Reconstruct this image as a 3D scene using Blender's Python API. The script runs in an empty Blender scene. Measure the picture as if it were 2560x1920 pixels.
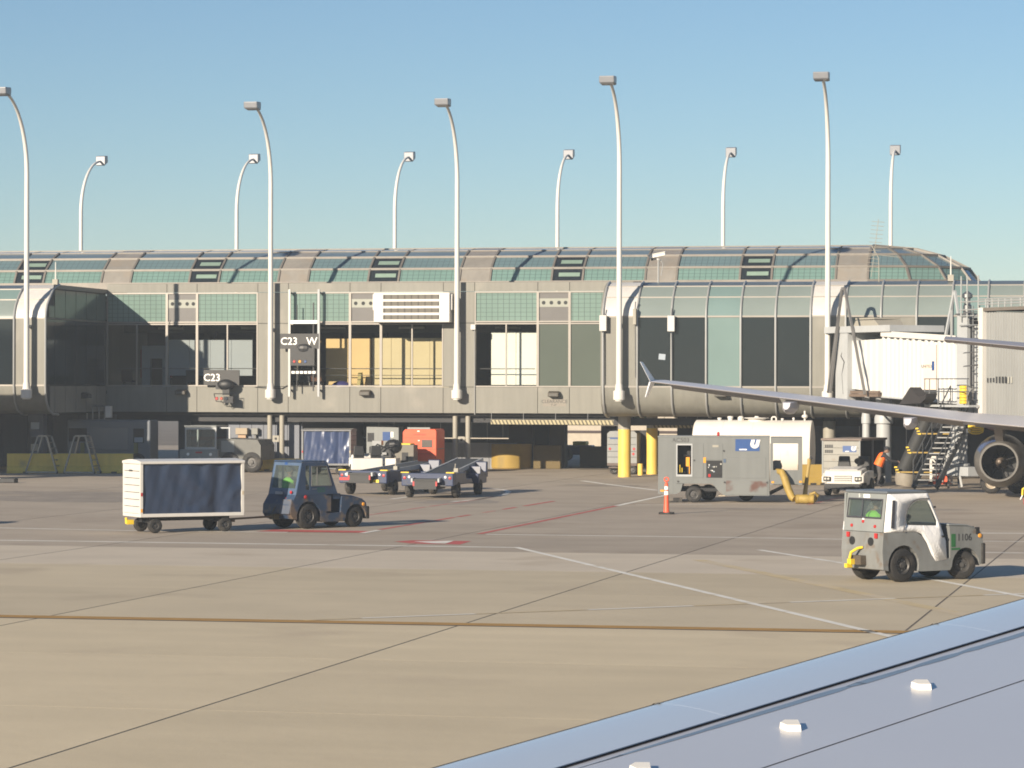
import bpy, math, random
from math import radians, sin, cos, pi, atan2, sqrt
from mathutils import Vector, Matrix
random.seed(7)
S = bpy.context.scene
C = S.collection
# ------------------------------------------------------------------ camera, sky, sun, exposure
FPX, TH, RHO, CH = 7380.0, radians(11.27), .0022, 3.85
FW = Vector((-sin(TH), cos(TH), 0)); RT = Vector((cos(TH), sin(TH), 0)); UP = Vector((0, 0, 1))
cd = bpy.data.cameras.new('camera'); cam = bpy.data.objects.new('camera', cd); C.objects.link(cam)
cd.sensor_width = 36; cd.lens = 36 * FPX / 2560; cd.shift_y = 5 / 2560; cd.clip_start = .1; cd.clip_end = 6000
cx = (RT + UP * RHO).normalized(); cy = (UP - RT * RHO).normalized(); cz = -FW
cam.matrix_world = Matrix(((cx.x, cy.x, cz.x, 0), (cx.y, cy.y, cz.y, 0), (cx.z, cy.z, cz.z, CH), (0, 0, 0, 1)))
S.camera = cam
L = Vector((.48, 1, -.37)).normalized()
w = bpy.data.worlds.new('World'); S.world = w; w.use_nodes = True
nt = w.node_tree; bg = nt.nodes['Background']
sky = nt.nodes.new('ShaderNodeTexSky'); sky.sky_type = 'NISHITA'; sky.sun_disc = False
sky.sun_elevation = math.asin(-L.z); sky.sun_rotation = atan2(-L.x, -L.y)
sky.air_density = 1.0; sky.dust_density = .03; sky.ozone_density = 4.0; sky.altitude = 200
nt.links.new(sky.outputs[0], bg.inputs[0]); bg.inputs[1].default_value = .049
sl = bpy.data.lights.new('sun', 'SUN'); sun = bpy.data.objects.new('sun', sl); C.objects.link(sun)
sl.energy = 4.3; sl.angle = radians(.53); sl.color = (1, .87, .70)
sun.rotation_euler = L.to_track_quat('-Z', 'Y').to_euler(); sun.location = (-30, -40, 60)
S.view_settings.view_transform = 'Standard'; S.view_settings.look = 'None'
S.view_settings.exposure = 1.0; S.view_settings.gamma = 1; S.view_settings.use_curve_mapping = False
S.render.engine = 'CYCLES'; S.cycles.filter_width = 1.8

# ------------------------------------------------------------------ survey helpers (picture of 2560 x 1920 -> metres)
def ray(px, py):
    u = (px - 1280) / FPX; v = (py - 965) / FPX
    return FW + RT * (u + RHO * v) - UP * (v - RHO * u)
def G(px, py, z=0.0):
    d = ray(px, py); t = (z - CH) / d.z
    return Vector((d.x * t, d.y * t, z))
def F(px, py, Y):
    d = ray(px, py); t = Y / d.y
    return Vector((d.x * t, Y, CH + d.z * t))

# ------------------------------------------------------------------ materials
KV = .72
KEEP = {'slab', 'slabmid', 'slabfar', 'slablight', 'ground', 'oil', 'lamp', 'beige', 'beige2', 'vestgreen', 'vestorange', 'wingnear', 'slat', 'planegrey', 'seal'}
def mat(name, col, rough=.6, metal=0, var=.08, scale=3, bump=0, spec=.5, streak=0, dirt=None, damt=.45, dscale=2.2, rnd=0, detail=4):
    m = bpy.data.materials.new(name); m.use_nodes = True
    n = m.node_tree.nodes; l = m.node_tree.links; p = n['Principled BSDF']
    p.inputs['Roughness'].default_value = rough; p.inputs['Metallic'].default_value = metal
    p.inputs['Specular IOR Level'].default_value = spec
    tc = n.new('ShaderNodeTexCoord')
    def noise(sc, vec=(1, 1, 1), det=detail):
        mp = n.new('ShaderNodeMapping'); mp.inputs['Scale'].default_value = vec; l.new(tc.outputs['Object'], mp.inputs[0])
        t = n.new('ShaderNodeTexNoise'); t.inputs['Scale'].default_value = sc; t.inputs['Detail'].default_value = det
        l.new(mp.outputs[0], t.inputs['Vector']); return t.outputs[0]
    def mrange(s, a, b, c, d):
        r = n.new('ShaderNodeMapRange'); l.new(s, r.inputs[0])
        for i, x in enumerate((a, b, c, d)): r.inputs[i + 1].default_value = x
        return r.outputs[0]
    def mul(a, b):
        x = n.new('ShaderNodeVectorMath'); x.operation = 'SCALE'; l.new(a, x.inputs[0]); l.new(b, x.inputs['Scale']); return x.outputs[0]
    if name not in KEEP and name not in ('whitemetal', 'mast', 'whitepaint', 'corrug') and not name.startswith('line') and max(col) < .685: col = tuple(c * KV for c in col)
    rgb = n.new('ShaderNodeRGB'); rgb.outputs[0].default_value = (*col, 1); out = rgb.outputs[0]
    nz = noise(scale)
    if var: out = mul(out, mrange(nz, .25, .75, 1 - var, 1 + var))
    if streak: out = mul(out, mrange(noise(5, (1, 1, .08)), .3, .75, 1 + streak * .3, 1 - streak))
    if name.startswith('slab'): out = mul(out, mrange(noise(1.0, (.05, 1.1, 1), 6), .3, .7, .965, 1.03)); out = mul(out, mrange(noise(45, det=2), .3, .7, .94, 1.06))
    if rnd:
        oi = n.new('ShaderNodeObjectInfo'); out = mul(out, mrange(oi.outputs['Random'], 0, 1, 1 - rnd, 1 + rnd))
    if dirt:
        mx = n.new('ShaderNodeMix'); mx.data_type = 'RGBA'; l.new(mrange(noise(dscale, det=8), damt, damt + .12, 0, 1), mx.inputs[0])
        l.new(out, mx.inputs[6]); mx.inputs[7].default_value = (*dirt, 1); out = mx.outputs[2]
    l.new(out, p.inputs['Base Color'])
    if bump:
        b = n.new('ShaderNodeBump'); b.inputs['Strength'].default_value = bump; b.inputs['Distance'].default_value = .02
        l.new(noise(scale * 8), b.inputs['Height']); l.new(b.outputs[0], p.inputs['Normal'])
    return m

def grid_mat(name, col, line, px, pz, wx, wz, rough=.12, alpha=1.0, spec=.6):
    """fritted glass: a printed grid of darker lines"""
    m = mat(name, col, rough, 0, .06, .7, spec=spec)
    line = tuple(c * KV for c in line)
    n = m.node_tree.nodes; l = m.node_tree.links; p = n['Principled BSDF']
    src = p.inputs['Base Color'].links[0].from_socket
    tc = n.new('ShaderNodeTexCoord'); sp = n.new('ShaderNodeSeparateXYZ'); l.new(tc.outputs['Object'], sp.inputs[0])
    def band(s, per, wd):
        a = n.new('ShaderNodeMath'); a.operation = 'DIVIDE'; l.new(s, a.inputs[0]); a.inputs[1].default_value = per
        b = n.new('ShaderNodeMath'); b.operation = 'FRACT'; l.new(a.outputs[0], b.inputs[0])
        c = n.new('ShaderNodeMath'); c.operation = 'LESS_THAN'; l.new(b.outputs[0], c.inputs[0]); c.inputs[1].default_value = wd / per
        return c.outputs[0]
    mxm = n.new('ShaderNodeMath'); mxm.operation = 'MAXIMUM'; l.new(band(sp.outputs[0], px, wx), mxm.inputs[0]); l.new(band(sp.outputs[2], pz, wz), mxm.inputs[1])
    mx = n.new('ShaderNodeMix'); mx.data_type = 'RGBA'; l.new(mxm.outputs[0], mx.inputs[0]); l.new(src, mx.inputs[6]); mx.inputs[7].default_value = (*line, 1)
    l.new(mx.outputs[2], p.inputs['Base Color'])
    return m

def glass_mat(name, tint, refl=.06, rough=.01, veil=0, vcol=(.2, .22, .22)):
    m = bpy.data.materials.new(name); m.use_nodes = True
    n = m.node_tree.nodes; l = m.node_tree.links; n.remove(n['Principled BSDF']); o = n['Material Output']
    t = n.new('ShaderNodeBsdfTransparent'); t.inputs[0].default_value = (*tint, 1)
    g = n.new('ShaderNodeBsdfGlossy'); g.inputs['Roughness'].default_value = rough
    f = n.new('ShaderNodeLayerWeight'); f.inputs[0].default_value = .08
    a = n.new('ShaderNodeMath'); a.operation = 'ADD'; a.use_clamp = True; l.new(f.outputs['Fresnel'], a.inputs[0]); a.inputs[1].default_value = refl
    s = n.new('ShaderNodeMixShader'); l.new(a.outputs[0], s.inputs[0]); l.new(t.outputs[0], s.inputs[1]); l.new(g.outputs[0], s.inputs[2])
    out = s.outputs[0]
    if veil:
        d = n.new('ShaderNodeBsdfDiffuse'); d.inputs[0].default_value = (*vcol, 1)
        s2 = n.new('ShaderNodeMixShader'); s2.inputs[0].default_value = veil; l.new(out, s2.inputs[1]); l.new(d.outputs[0], s2.inputs[2]); out = s2.outputs[0]
    l.new(out, o.inputs[0]); return m

M = {}
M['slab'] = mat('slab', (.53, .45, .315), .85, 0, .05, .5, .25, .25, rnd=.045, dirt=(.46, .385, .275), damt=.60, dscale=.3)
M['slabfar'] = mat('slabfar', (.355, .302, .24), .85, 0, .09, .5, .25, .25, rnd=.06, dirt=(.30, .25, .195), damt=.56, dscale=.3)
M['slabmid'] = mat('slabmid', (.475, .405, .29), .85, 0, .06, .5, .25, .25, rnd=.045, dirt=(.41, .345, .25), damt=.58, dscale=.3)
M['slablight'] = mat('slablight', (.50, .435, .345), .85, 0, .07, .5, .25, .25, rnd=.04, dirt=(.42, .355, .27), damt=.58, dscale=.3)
M['ground'] = mat('ground', (.15, .125, .10), .9, 0, .2, .4)
M['wall'] = mat('wall', (.275, .265, .225), .55, 0, .06, .6, 0, .4, streak=.12, dirt=(.24, .225, .19), damt=.58, dscale=.6)
M['wallback'] = mat('wallback', (.06, .056, .05), .8)
M['frame'] = mat('frame', (.36, .33, .29), .4, .3, .06, 1)
M['rib'] = mat('rib', (.24, .215, .185), .5, .2, .12, 1, streak=.1)
M['ribwhite'] = mat('ribwhite', (.5, .5, .48), .4, .3, .05, 2)
M['mast'] = mat('mast', (.62, .60, .555), .35, 0, .04, 2)
M['lamp'] = mat('lamp', (.22, .225, .24), .4, .4, .05, 3)
M['dark'] = mat('dark', (.02, .02, .022), .6, 0, .1)
M['black'] = mat('black', (.012, .012, .013), .5, 0, .1)
M['rubber'] = mat('rubber', (.028, .026, .024), .75, 0, .25, 6, dirt=(.06, .052, .043), damt=.52, dscale=4)
M['rim'] = mat('rim', (.10, .095, .09), .5, .4, .2, 6)
M['rimlight'] = mat('rimlight', (.55, .47, .36), .5, .2, .15, 8)
M['steel'] = mat('steel', (.32, .32, .32), .35, .7, .1, 4)
M['concave_panel'] = mat('concave_panel', (.42, .385, .33), .3, .25, .12, .8, spec=.6, dirt=(.30, .26, .21), damt=.5, dscale=.9, streak=.12)
M['greenwin'] = grid_mat('greenwin', (.225, .325, .28), (.115, .16, .145), .262, .193, .028, .02)
M['vaultlow'] = grid_mat('vaultlow', (.185, .30, .265), (.09, .135, .125), .262, .16, .025, .016, .10)
M['vaultmid'] = grid_mat('vaultmid', (.155, .235, .25), (.10, .14, .15), .262, .16, .025, .012, .12)  # upper vault rows carry the sky's reflection as lighter, bluer colour
M['vaulttop'] = mat('vaulttop', (.15, .21, .25), .12, 0, .1, .5, spec=.8)
M['greenpane'] = mat('greenpane', (.25, .295, .275), .15, 0, .06, .5, spec=.6)
M['greenpane2'] = mat('greenpane2', (.205, .295, .28), .15, 0, .06, .5, spec=.6)
M['topstrip'] = mat('topstrip', (.12, .15, .17), .3, 0, .15, 1)
M['darkglass'] = mat('darkglass', (.020, .027, .031), .08, 0, .1, .4, spec=.5)
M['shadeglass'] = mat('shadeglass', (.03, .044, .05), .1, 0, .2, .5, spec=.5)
M['filmglass'] = mat('filmglass', (.105, .125, .10), .2, 0, .06, .6, spec=.5)
M['glass'] = glass_mat('glass', (.92, .92, .90), .0)
M['carglass'] = glass_mat('carglass', (.80, .86, .84), .03, veil=.10, vcol=(.3, .33, .33))
M['whitemetal'] = mat('whitemetal', (.50, .485, .46), .4, 0, .05, 1.5, streak=.06)
M['whitepaint'] = mat('whitepaint', (.60, .575, .53), .35, 0, .04, 1, streak=.05)
M['tankwhite'] = mat('tankwhite', (.74, .69, .61), .35, 0, .05, .8, dirt=(.62, .54, .43), damt=.66, dscale=1.2)
M['canvas'] = mat('canvas', (.76, .75, .74), .6, 0, .06, 3, .5)
M['grey'] = mat('grey', (.30, .315, .305), .5, 0, .08, 1.5, streak=.1)
M['greyworn'] = mat('greyworn', (.26, .265, .255), .55, 0, .15, 2, dirt=(.15, .12, .095), damt=.58, dscale=3.5, streak=.15)
M['acgrey'] = mat('acgrey', (.215, .225, .217), .5, 0, .06, 1.2, streak=.1)
M['acrust'] = mat('acrust', (.215, .225, .217), .5, 0, .06, 1.2, dirt=(.10, .05, .038), damt=.50, dscale=2.0)
M['roofgrey'] = mat('roofgrey', (.17, .19, .21), .4, 0, .1, 2)
M['blue'] = mat('blue', (.040, .075, .145), .38, 0, .15, 2, dirt=(.05, .055, .065), damt=.55, dscale=3)
M['bluelight'] = mat('bluelight', (.10, .15, .24), .4, 0, .12, 3)
M['blueworn'] = mat('blueworn', (.038, .068, .125), .5, 0, .2, 3, dirt=(.15, .11, .075), damt=.53, dscale=2.5)
M['loaderblue'] = mat('loaderblue', (.024, .042, .11), .4, 0, .15, 3, dirt=(.03, .035, .06), damt=.55, dscale=3)
M['tarp'] = mat('tarp', (.040, .058, .105), .32, 0, .07, 1.2)
M['tarpblue'] = mat('tarpblue', (.05, .075, .165), .3, 0, .12, 3, .15)
M['orange'] = mat('orange', (.72, .10, .035), .45, 0, .06, 2, streak=.08)
M['orangedark'] = mat('orangedark', (.5, .08, .03), .45, 0, .06, 2)
M['cone'] = mat('cone', (.75, .10, .04), .5, 0, .08, 4)
M['vestgreen'] = mat('vestgreen', (.30, .72, .06), .6, 0, .1, 10)
M['vestorange'] = mat('vestorange', (.95, .16, .02), .6, 0, .1, 10)
M['reflective'] = mat('reflective', (.6, .58, .5), .4, .2, .05)
M['cloth_dark'] = mat('cloth_dark', (.03, .03, .035), .8, 0, .15, 10)
M['cloth_navy'] = mat('cloth_navy', (.03, .045, .065), .8, 0, .15, 10)
M['cloth_grey'] = mat('cloth_grey', (.09, .085, .085), .8, 0, .15, 10)
M['skin'] = mat('skin', (.42, .25, .17), .55, 0, .06, 8)
M['hair'] = mat('hair', (.02, .015, .012), .6)
M['yellow'] = mat('yellow', (.74, .51, .10), .55, 0, .10, 1.5, streak=.1, dirt=(.42, .31, .12), damt=.62, dscale=1.3)
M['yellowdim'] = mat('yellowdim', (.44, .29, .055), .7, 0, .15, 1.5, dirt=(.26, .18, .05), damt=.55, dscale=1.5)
M['hose'] = mat('hose', (.44, .30, .065), .6, 0, .2, 5, .4)
M['safety'] = mat('safety', (.75, .52, .03), .5, 0, .08, 3)
M['column'] = mat('column', (.42, .39, .32), .6, 0, .06, 1.5, streak=.06)
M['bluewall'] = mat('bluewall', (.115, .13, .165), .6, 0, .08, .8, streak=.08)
M['bluedoor'] = mat('bluedoor', (.05, .075, .12), .55, 0, .1, 1)
M['beige'] = mat('beige', (.50, .43, .265), .6, 0, .05, .8)
M['beige2'] = mat('beige2', (.56, .41, .19), .6, 0, .08, .8)
M['sheetwhite'] = mat('sheetwhite', (.70, .74, .71), .6, 0, .03, .8)
M['palepanel'] = mat('palepanel', (.40, .46, .52), .6, 0, .05, .8)
M['interior'] = mat('interior', (.045, .047, .045), .8, 0, .3, .6)
M['intfloor'] = mat('intfloor', (.06, .06, .062), .6, 0, .2, 1)
M['signblack'] = mat('signblack', (.055, .053, .05), .6, 0, .08, 2)
M['signwhite'] = mat('signwhite', (.85, .83, .78), .5, 0, .02)
M['greytext'] = mat('greytext', (.05, .05, .05), .6, 0, .1)
M['uniblue'] = mat('uniblue', (.035, .10, .30), .4, 0, .06, 3)
M['red'] = mat('red', (.55, .03, .03), .4, 0, .05)
M['amber'] = mat('amber', (.75, .32, .03), .35, 0, .05)
M['greengirder'] = mat('greengirder', (.10, .20, .07), .6, 0, .1)
M['maroon'] = mat('maroon', (.05, .025, .022), .6, 0, .1)
M['planegrey'] = mat('planegrey', (.50, .49, .52), .3, 0, .03, .8, spec=.5)
M['planebelly'] = mat('planebelly', (.30, .27, .25), .4, 0, .06, 1)
M['planewhite'] = mat('planewhite', (.72, .72, .74), .3, 0, .03, .8)
M['nacelle'] = mat('nacelle', (.19, .18, .165), .4, .3, .15, 1.5)
M['wingnear'] = mat('wingnear', (.43, .44, .475), .26, 0, .025, 1.2, spec=.55)
M['slat'] = mat('slat', (.47, .545, .64), .2, .1, .03, 1, spec=.6)  # sky reflection on the slat put into a pale blue base colour
M['seal'] = mat('seal', (.05, .05, .06), .6, 0, .1)
M['vgen'] = mat('vgen', (.80, .76, .68), .5, 0, .03)
M['corrug'] = mat('corrug', (.54, .535, .51), .45, 0, .04, .8, streak=.05)
M['corruggrey'] = mat('corruggrey', (.375, .38, .365), .5, 0, .06, .8, streak=.08)
M['bridgegrey'] = mat('bridgegrey', (.53, .545, .545), .5, 0, .07, 1, streak=.08)
M['stairdark'] = mat('stairdark', (.085, .09, .095), .5, .3, .15, 3)
M['treadgrey'] = mat('treadgrey', (.42, .42, .41), .45, .2, .1, 3)
M['chute'] = mat('chute', (.045, .045, .042), .6, 0, .2, 2)
M['chutebag'] = mat('chutebag', (.33, .29, .23), .7, 0, .15, 4, .5)
M['linewhite'] = mat('linewhite', (.66, .64, .58), .8, 0, .12, 2, dirt=(.45, .39, .30), damt=.58, dscale=1.5)
M['linered'] = mat('linered', (.42, .075, .065), .8, 0, .15, 2, dirt=(.40, .24, .18), damt=.60, dscale=1.2)
M['linepink'] = mat('linepink', (.42, .17, .14), .8, 0, .15, 2, dirt=(.41, .32, .24), damt=.50, dscale=1.0)
M['lineyellow'] = mat('lineyellow', (.50, .40, .23), .8, 0, .12, 2, dirt=(.49, .41, .29), damt=.46, dscale=.8)
M['lineorange'] = mat('lineorange', (.46, .26, .06), .8, 0, .12, 2)
M['linedark'] = mat('linedark', (.14, .12, .105), .85, 0, .15, 2)
M['oil'] = mat('oil', (.26, .22, .175), .7, 0, .2, 1)

# ------------------------------------------------------------------ mesh builder
class B:
    def __init__(s, m=None): s.v = []; s.f = []; s.m = m
    def add(s, vs, fs):
        o = len(s.v)
        for v in vs:
            v = Vector(v); s.v.append(tuple(s.m @ v if s.m else v))
        s.f += [tuple(i + o for i in f) for f in fs]; return s
    def box(s, x0, x1, y0, y1, z0, z1):
        if x0 > x1: x0, x1 = x1, x0
        if y0 > y1: y0, y1 = y1, y0
        if z0 > z1: z0, z1 = z1, z0
        return s.add([(x0, y0, z0), (x1, y0, z0), (x1, y1, z0), (x0, y1, z0), (x0, y0, z1), (x1, y0, z1), (x1, y1, z1), (x0, y1, z1)],
                     [(0, 3, 2, 1), (4, 5, 6, 7), (0, 1, 5, 4), (1, 2, 6, 5), (2, 3, 7, 6), (3, 0, 4, 7)])
    def prism(s, poly, a0, a1, ax='y'):
        """polygon swept along an axis: ax y -> poly is (x,z); ax x -> (y,z); ax z -> (x,y)"""
        mk = {'y': lambda p, t: (p[0], t, p[1]), 'x': lambda p, t: (t, p[0], p[1]), 'z': lambda p, t: (p[0], p[1], t)}[ax]
        n = len(poly); vs = [mk(p, a0) for p in poly] + [mk(p, a1) for p in poly]
        fs = [tuple(range(n - 1, -1, -1)), tuple(range(n, 2 * n))] + [(i, (i + 1) % n, n + (i + 1) % n, n + i) for i in range(n)]
        return s.add(vs, fs)
    def tube(s, pts, r, n=8, caps=True, rs=None):
        pts = [Vector(p) for p in pts]; k = len(pts); vs = []; fs = []; prev = None
        for i, p in enumerate(pts):
            t = (pts[min(i + 1, k - 1)] - pts[max(i - 1, 0)]).normalized()
            if prev is None:
                a = Vector((0, 0, 1)) if abs(t.z) < .9 else Vector((1, 0, 0)); u = t.cross(a).normalized()
            else: u = (prev - t * prev.dot(t)).normalized()
            prev = u; v = t.cross(u); rr = rs[i] if rs else r
            vs += [p + u * (rr * cos(2 * pi * j / n)) + v * (rr * sin(2 * pi * j / n)) for j in range(n)]
        for i in range(k - 1):
            for j in range(n): fs.append((i * n + j, i * n + (j + 1) % n, (i + 1) * n + (j + 1) % n, (i + 1) * n + j))
        if caps: fs += [tuple(range(n - 1, -1, -1)), tuple(range((k - 1) * n, k * n))]
        return s.add(vs, fs)
    def bar(s, p0, p1, wd, ht=None):
        """square bar from p0 to p1"""
        p0, p1 = Vector(p0), Vector(p1); t = (p1 - p0).normalized(); ht = ht or wd
        a = Vector((0, 0, 1)) if abs(t.z) < .95 else Vector((0, 1, 0)); u = t.cross(a).normalized() * wd / 2; v = u.cross(t).normalized() * ht / 2
        return s.add([p0 - u - v, p0 + u - v, p0 + u + v, p0 - u + v, p1 - u - v, p1 + u - v, p1 + u + v, p1 - u + v],
                     [(0, 1, 2, 3), (7, 6, 5, 4), (0, 4, 5, 1), (1, 5, 6, 2), (2, 6, 7, 3), (3, 7, 4, 0)])
    def lathe(s, prof, org, axis, n=20, caps=True):
        """profile of (radius, distance along axis)"""
        org = Vector(org); t = Vector(axis).normalized(); a = Vector((0, 0, 1)) if abs(t.z) < .9 else Vector((1, 0, 0))
        u = t.cross(a).normalized(); v = t.cross(u); vs = []; fs = []; k = len(prof)
        for r, d in prof: vs += [org + t * d + u * (r * cos(2 * pi * j / n)) + v * (r * sin(2 * pi * j / n)) for j in range(n)]
        for i in range(k - 1):
            for j in range(n): fs.append((i * n + j, i * n + (j + 1) % n, (i + 1) * n + (j + 1) % n, (i + 1) * n + j))
        if caps and prof[0][0] > 1e-6: fs.append(tuple(range(n - 1, -1, -1)))
        if caps and prof[-1][0] > 1e-6: fs.append(tuple(range((k - 1) * n, k * n)))
        return s.add(vs, fs)
    def loft(s, rings, caps=True):
        n = len(rings[0]); vs = [p for r in rings for p in r]; fs = []
        for i in range(len(rings) - 1):
            for j in range(n): fs.append((i * n + j, i * n + (j + 1) % n, (i + 1) * n + (j + 1) % n, (i + 1) * n + j))
        if caps: fs += [tuple(range(n - 1, -1, -1)), tuple(range((len(rings) - 1) * n, len(rings) * n))]
        return s.add(vs, fs)
    def slab(s, quad, th, nrm):
        """four corners given thickness th against direction nrm"""
        q = [Vector(p) for p in quad]; d = Vector(nrm).normalized() * th
        return s.add(q + [p - d for p in q], [(0, 1, 2, 3), (7, 6, 5, 4), (0, 4, 5, 1), (1, 5, 6, 2), (2, 6, 7, 3), (3, 7, 4, 0)])
    def ellip(s, c, rx, ry, rz, n=12, k=8):
        c = Vector(c); vs = []; fs = []
        for i in range(1, k):
            a = pi * i / k
            vs += [c + Vector((rx * sin(a) * cos(2 * pi * j / n), ry * sin(a) * sin(2 * pi * j / n), rz * cos(a))) for j in range(n)]
        vs += [c + Vector((0, 0, rz)), c - Vector((0, 0, rz))]
        for i in range(k - 2):
            for j in range(n): fs.append((i * n + j, (i + 1) * n + j, (i + 1) * n + (j + 1) % n, i * n + (j + 1) % n))
        T = len(vs) - 2
        for j in range(n): fs += [(T, j, (j + 1) % n), (T + 1, (k - 2) * n + (j + 1) % n, (k - 2) * n + j)]
        return s.add(vs, fs)

def obj(name, b, m, parent=None, smooth=False, bevel=0, kind=None, label=None, ang=40, fix=True):
    me = bpy.data.meshes.new(name); me.from_pydata(b.v, [], b.f)
    import bmesh
    if fix:
        bm = bmesh.new(); bm.from_mesh(me); bmesh.ops.recalc_face_normals(bm, faces=bm.faces); bm.to_mesh(me); bm.free()
    if smooth:
        me.polygons.foreach_set('use_smooth', [True] * len(me.polygons))
        me.set_sharp_from_angle(angle=radians(ang))
    me.update()
    me.materials.append(M[m] if isinstance(m, str) else m)
    o = bpy.data.objects.new(name, me); C.objects.link(o)
    if parent: o.parent = parent
    if bevel:
        bv = o.modifiers.new('bevel', 'BEVEL'); bv.width = bevel; bv.segments = 2; bv.limit_method = 'ANGLE'; bv.angle_limit = radians(35)
    if kind: o['kind'] = kind
    if label: o['label'] = label
    return o
def thing(name, label, cat, loc=(0, 0, 0), rotz=0, group=None):
    o = bpy.data.objects.new(name, None); C.objects.link(o); o.empty_display_size = .2
    o.location = loc; o.rotation_euler = (0, 0, rotz); o['label'] = label; o['category'] = cat
    if group: o['group'] = group
    return o
def tag(o, label, cat, group=None):
    o['label'] = label; o['category'] = cat
    if group: o['group'] = group
    return o
def copy_tree(o, parent=None):
    c = o.copy(); C.objects.link(c)
    if parent: c.parent = parent
    for ch in [x for x in bpy.data.objects if x.parent == o]: copy_tree(ch, c)
    return c
def share(o, loc, parent=None):
    c = o.copy(); C.objects.link(c); c.location = loc
    if parent: c.parent = parent
    return c
def text(s, size, mtx, m, parent=None, name='lettering', ext=.002, bold=0, sx=1):
    cu = bpy.data.curves.new(name, 'FONT'); cu.body = s; cu.size = size; cu.extrude = ext; cu.offset = bold; cu.align_x = 'CENTER'; cu.align_y = 'CENTER'
    cu.resolution_u = 3
    t = bpy.data.objects.new(name, cu); C.objects.link(t)
    me = bpy.data.meshes.new_from_object(t); bpy.data.objects.remove(t); bpy.data.curves.remove(cu)
    me.transform(mtx @ Matrix.Diagonal((sx, 1, 1, 1))); me.materials.clear(); me.materials.append(M[m])
    o = bpy.data.objects.new(name, me); C.objects.link(o)
    if parent: o.parent = parent
    return o
def face_m(x, y, z):      # text on a face looking towards -Y
    return Matrix.Translation((x, y, z)) @ Matrix.Rotation(pi / 2, 4, 'X')
def back_m(x, y, z):      # text on a face looking towards local -X
    return Matrix(((0, 0, -1, x), (-1, 0, 0, y), (0, 1, 0, z), (0, 0, 0, 1)))

# ------------------------------------------------------------------ ground
YF, YC = 129.4, 121.4
g = B(); g.add([(-1500, -200, -.006), (1500, -200, -.006), (1500, 2500, -.006), (-1500, 2500, -.006)], [(0, 1, 2, 3)])
ground = obj('ground', g, 'ground', kind='structure')
apron = bpy.data.objects.new('apron', None); C.objects.link(apron); apron['kind'] = 'structure'
def jx(k, y): return -10.15 + 7.08 * k + .035 * (y - 45)
rows = [20.2 + 6.7 * j for j in range(25)]
for j in range(24):
    y0, y1 = rows[j] + .0025, rows[j + 1] - .0025
    for k in range(-10, 5):
        xm = jx(k + .5, (y0 + y1) / 2)
        lim = (-.40 * y1 - 9, .03 * y1 + 12)
        if not lim[0] < xm < lim[1]: continue
        gp = .02
        b = B(); q = [(jx(k, y0) + gp, y0), (jx(k + 1, y0) - gp, y0), (jx(k + 1, y1) - gp, y1), (jx(k, y1) + gp, y1)]
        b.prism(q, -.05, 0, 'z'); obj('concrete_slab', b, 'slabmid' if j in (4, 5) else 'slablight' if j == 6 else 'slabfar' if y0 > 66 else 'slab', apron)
# painted marks, each a sheet of its own
zl = [.004]
def mark(name, pts, wd, m, world=False, z=None):
    P = [Vector(p).to_3d() if world else G(*p) for p in pts]; z = z or zl[0]
    b = B(); n = len(P); vs = []
    for i, p in enumerate(P):
        t = (P[min(i + 1, n - 1)] - P[max(i - 1, 0)]); t.z = 0; t.normalize(); s_ = Vector((-t.y, t.x, 0)) * wd / 2
        vs += [Vector((p.x, p.y, z)) + s_, Vector((p.x, p.y, z)) - s_]
    b.add(vs, [(2 * i, 2 * i + 1, 2 * i + 3, 2 * i + 2) for i in range(n - 1)])
    return obj(name, b, m, apron)
def patch(name, pts, m, z=.004):
    b = B(); b.add([Vector((G(*p).x, G(*p).y, z)) for p in pts], [tuple(range(len(pts)))]); return obj(name, b, m, apron)
mark('white_line', [(-42, 69.5), (-13.62, 69.0)], .26, 'linewhite', True)
mark('white_line', [(-13.66, 69.05), (-2.2, 43.6)], .17, 'linewhite', True, .008)
mark('white_line', [(-150, 1317), (347, 1327), (720, 1331)], .22, 'linewhite')
mark('white_line', [(1215, 1336), (1840, 1344), (2140, 1349)], .22, 'linewhite')
mark('white_line', [(2440, 1353), (2640, 1355)], .2, 'linewhite')
mark('white_line', [(2440, 1381), (2640, 1384)], .2, 'linewhite')
mark('white_line', [(2450, 1333), (2640, 1334)], .3, 'linewhite')
mark('white_line', [(1898, 1375), (2112, 1409), (2358, 1454), (2640, 1507)], .17, 'linewhite', z=.005)
mark('yellow_line', [(1747, 1400), (1850, 1421), (2410, 1537), (2500, 1556)], .3, 'lineyellow')
for a, c_, m in ((760, 905, 'lineyellow'), (905, 1190, 'linewhite'), (1190, 1470, 'lineyellow'), (1470, 1735, 'linewhite'), (1735, 1975, 'lineyellow'), (1975, 2240, 'linewhite'), (2240, 2460, 'lineyellow'), (2460, 2640, 'linewhite')):
    yy = lambda x: 1550.5 - (x - 780) * (66 / 1780)
    mark('dashed_line', [(a, yy(a)), (c_ - 2, yy(c_))], .14 if m == 'linewhite' else .11, m, z=.006)
mark('guide_line_border', [(-25, 46.42), (2, 46.66)], .62, 'linedark', True, .004)
mark('guide_line', [(-25, 46.30), (2, 46.54)], .17, 'lineorange', True, .008)
mark('guide_line', [(-25, 46.54), (2, 46.78)], .17, 'lineorange', True, .008)
mark('red_line', [(1198, 1335), (1540, 1265)], .16, 'linered')
mark('white_line', [(1542, 1264.5), (1665, 1238)], .2, 'linewhite')
mark('red_line', [(905, 1290), (1158, 1254.5), (1250, 1240)], .16, 'linepink')
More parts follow.
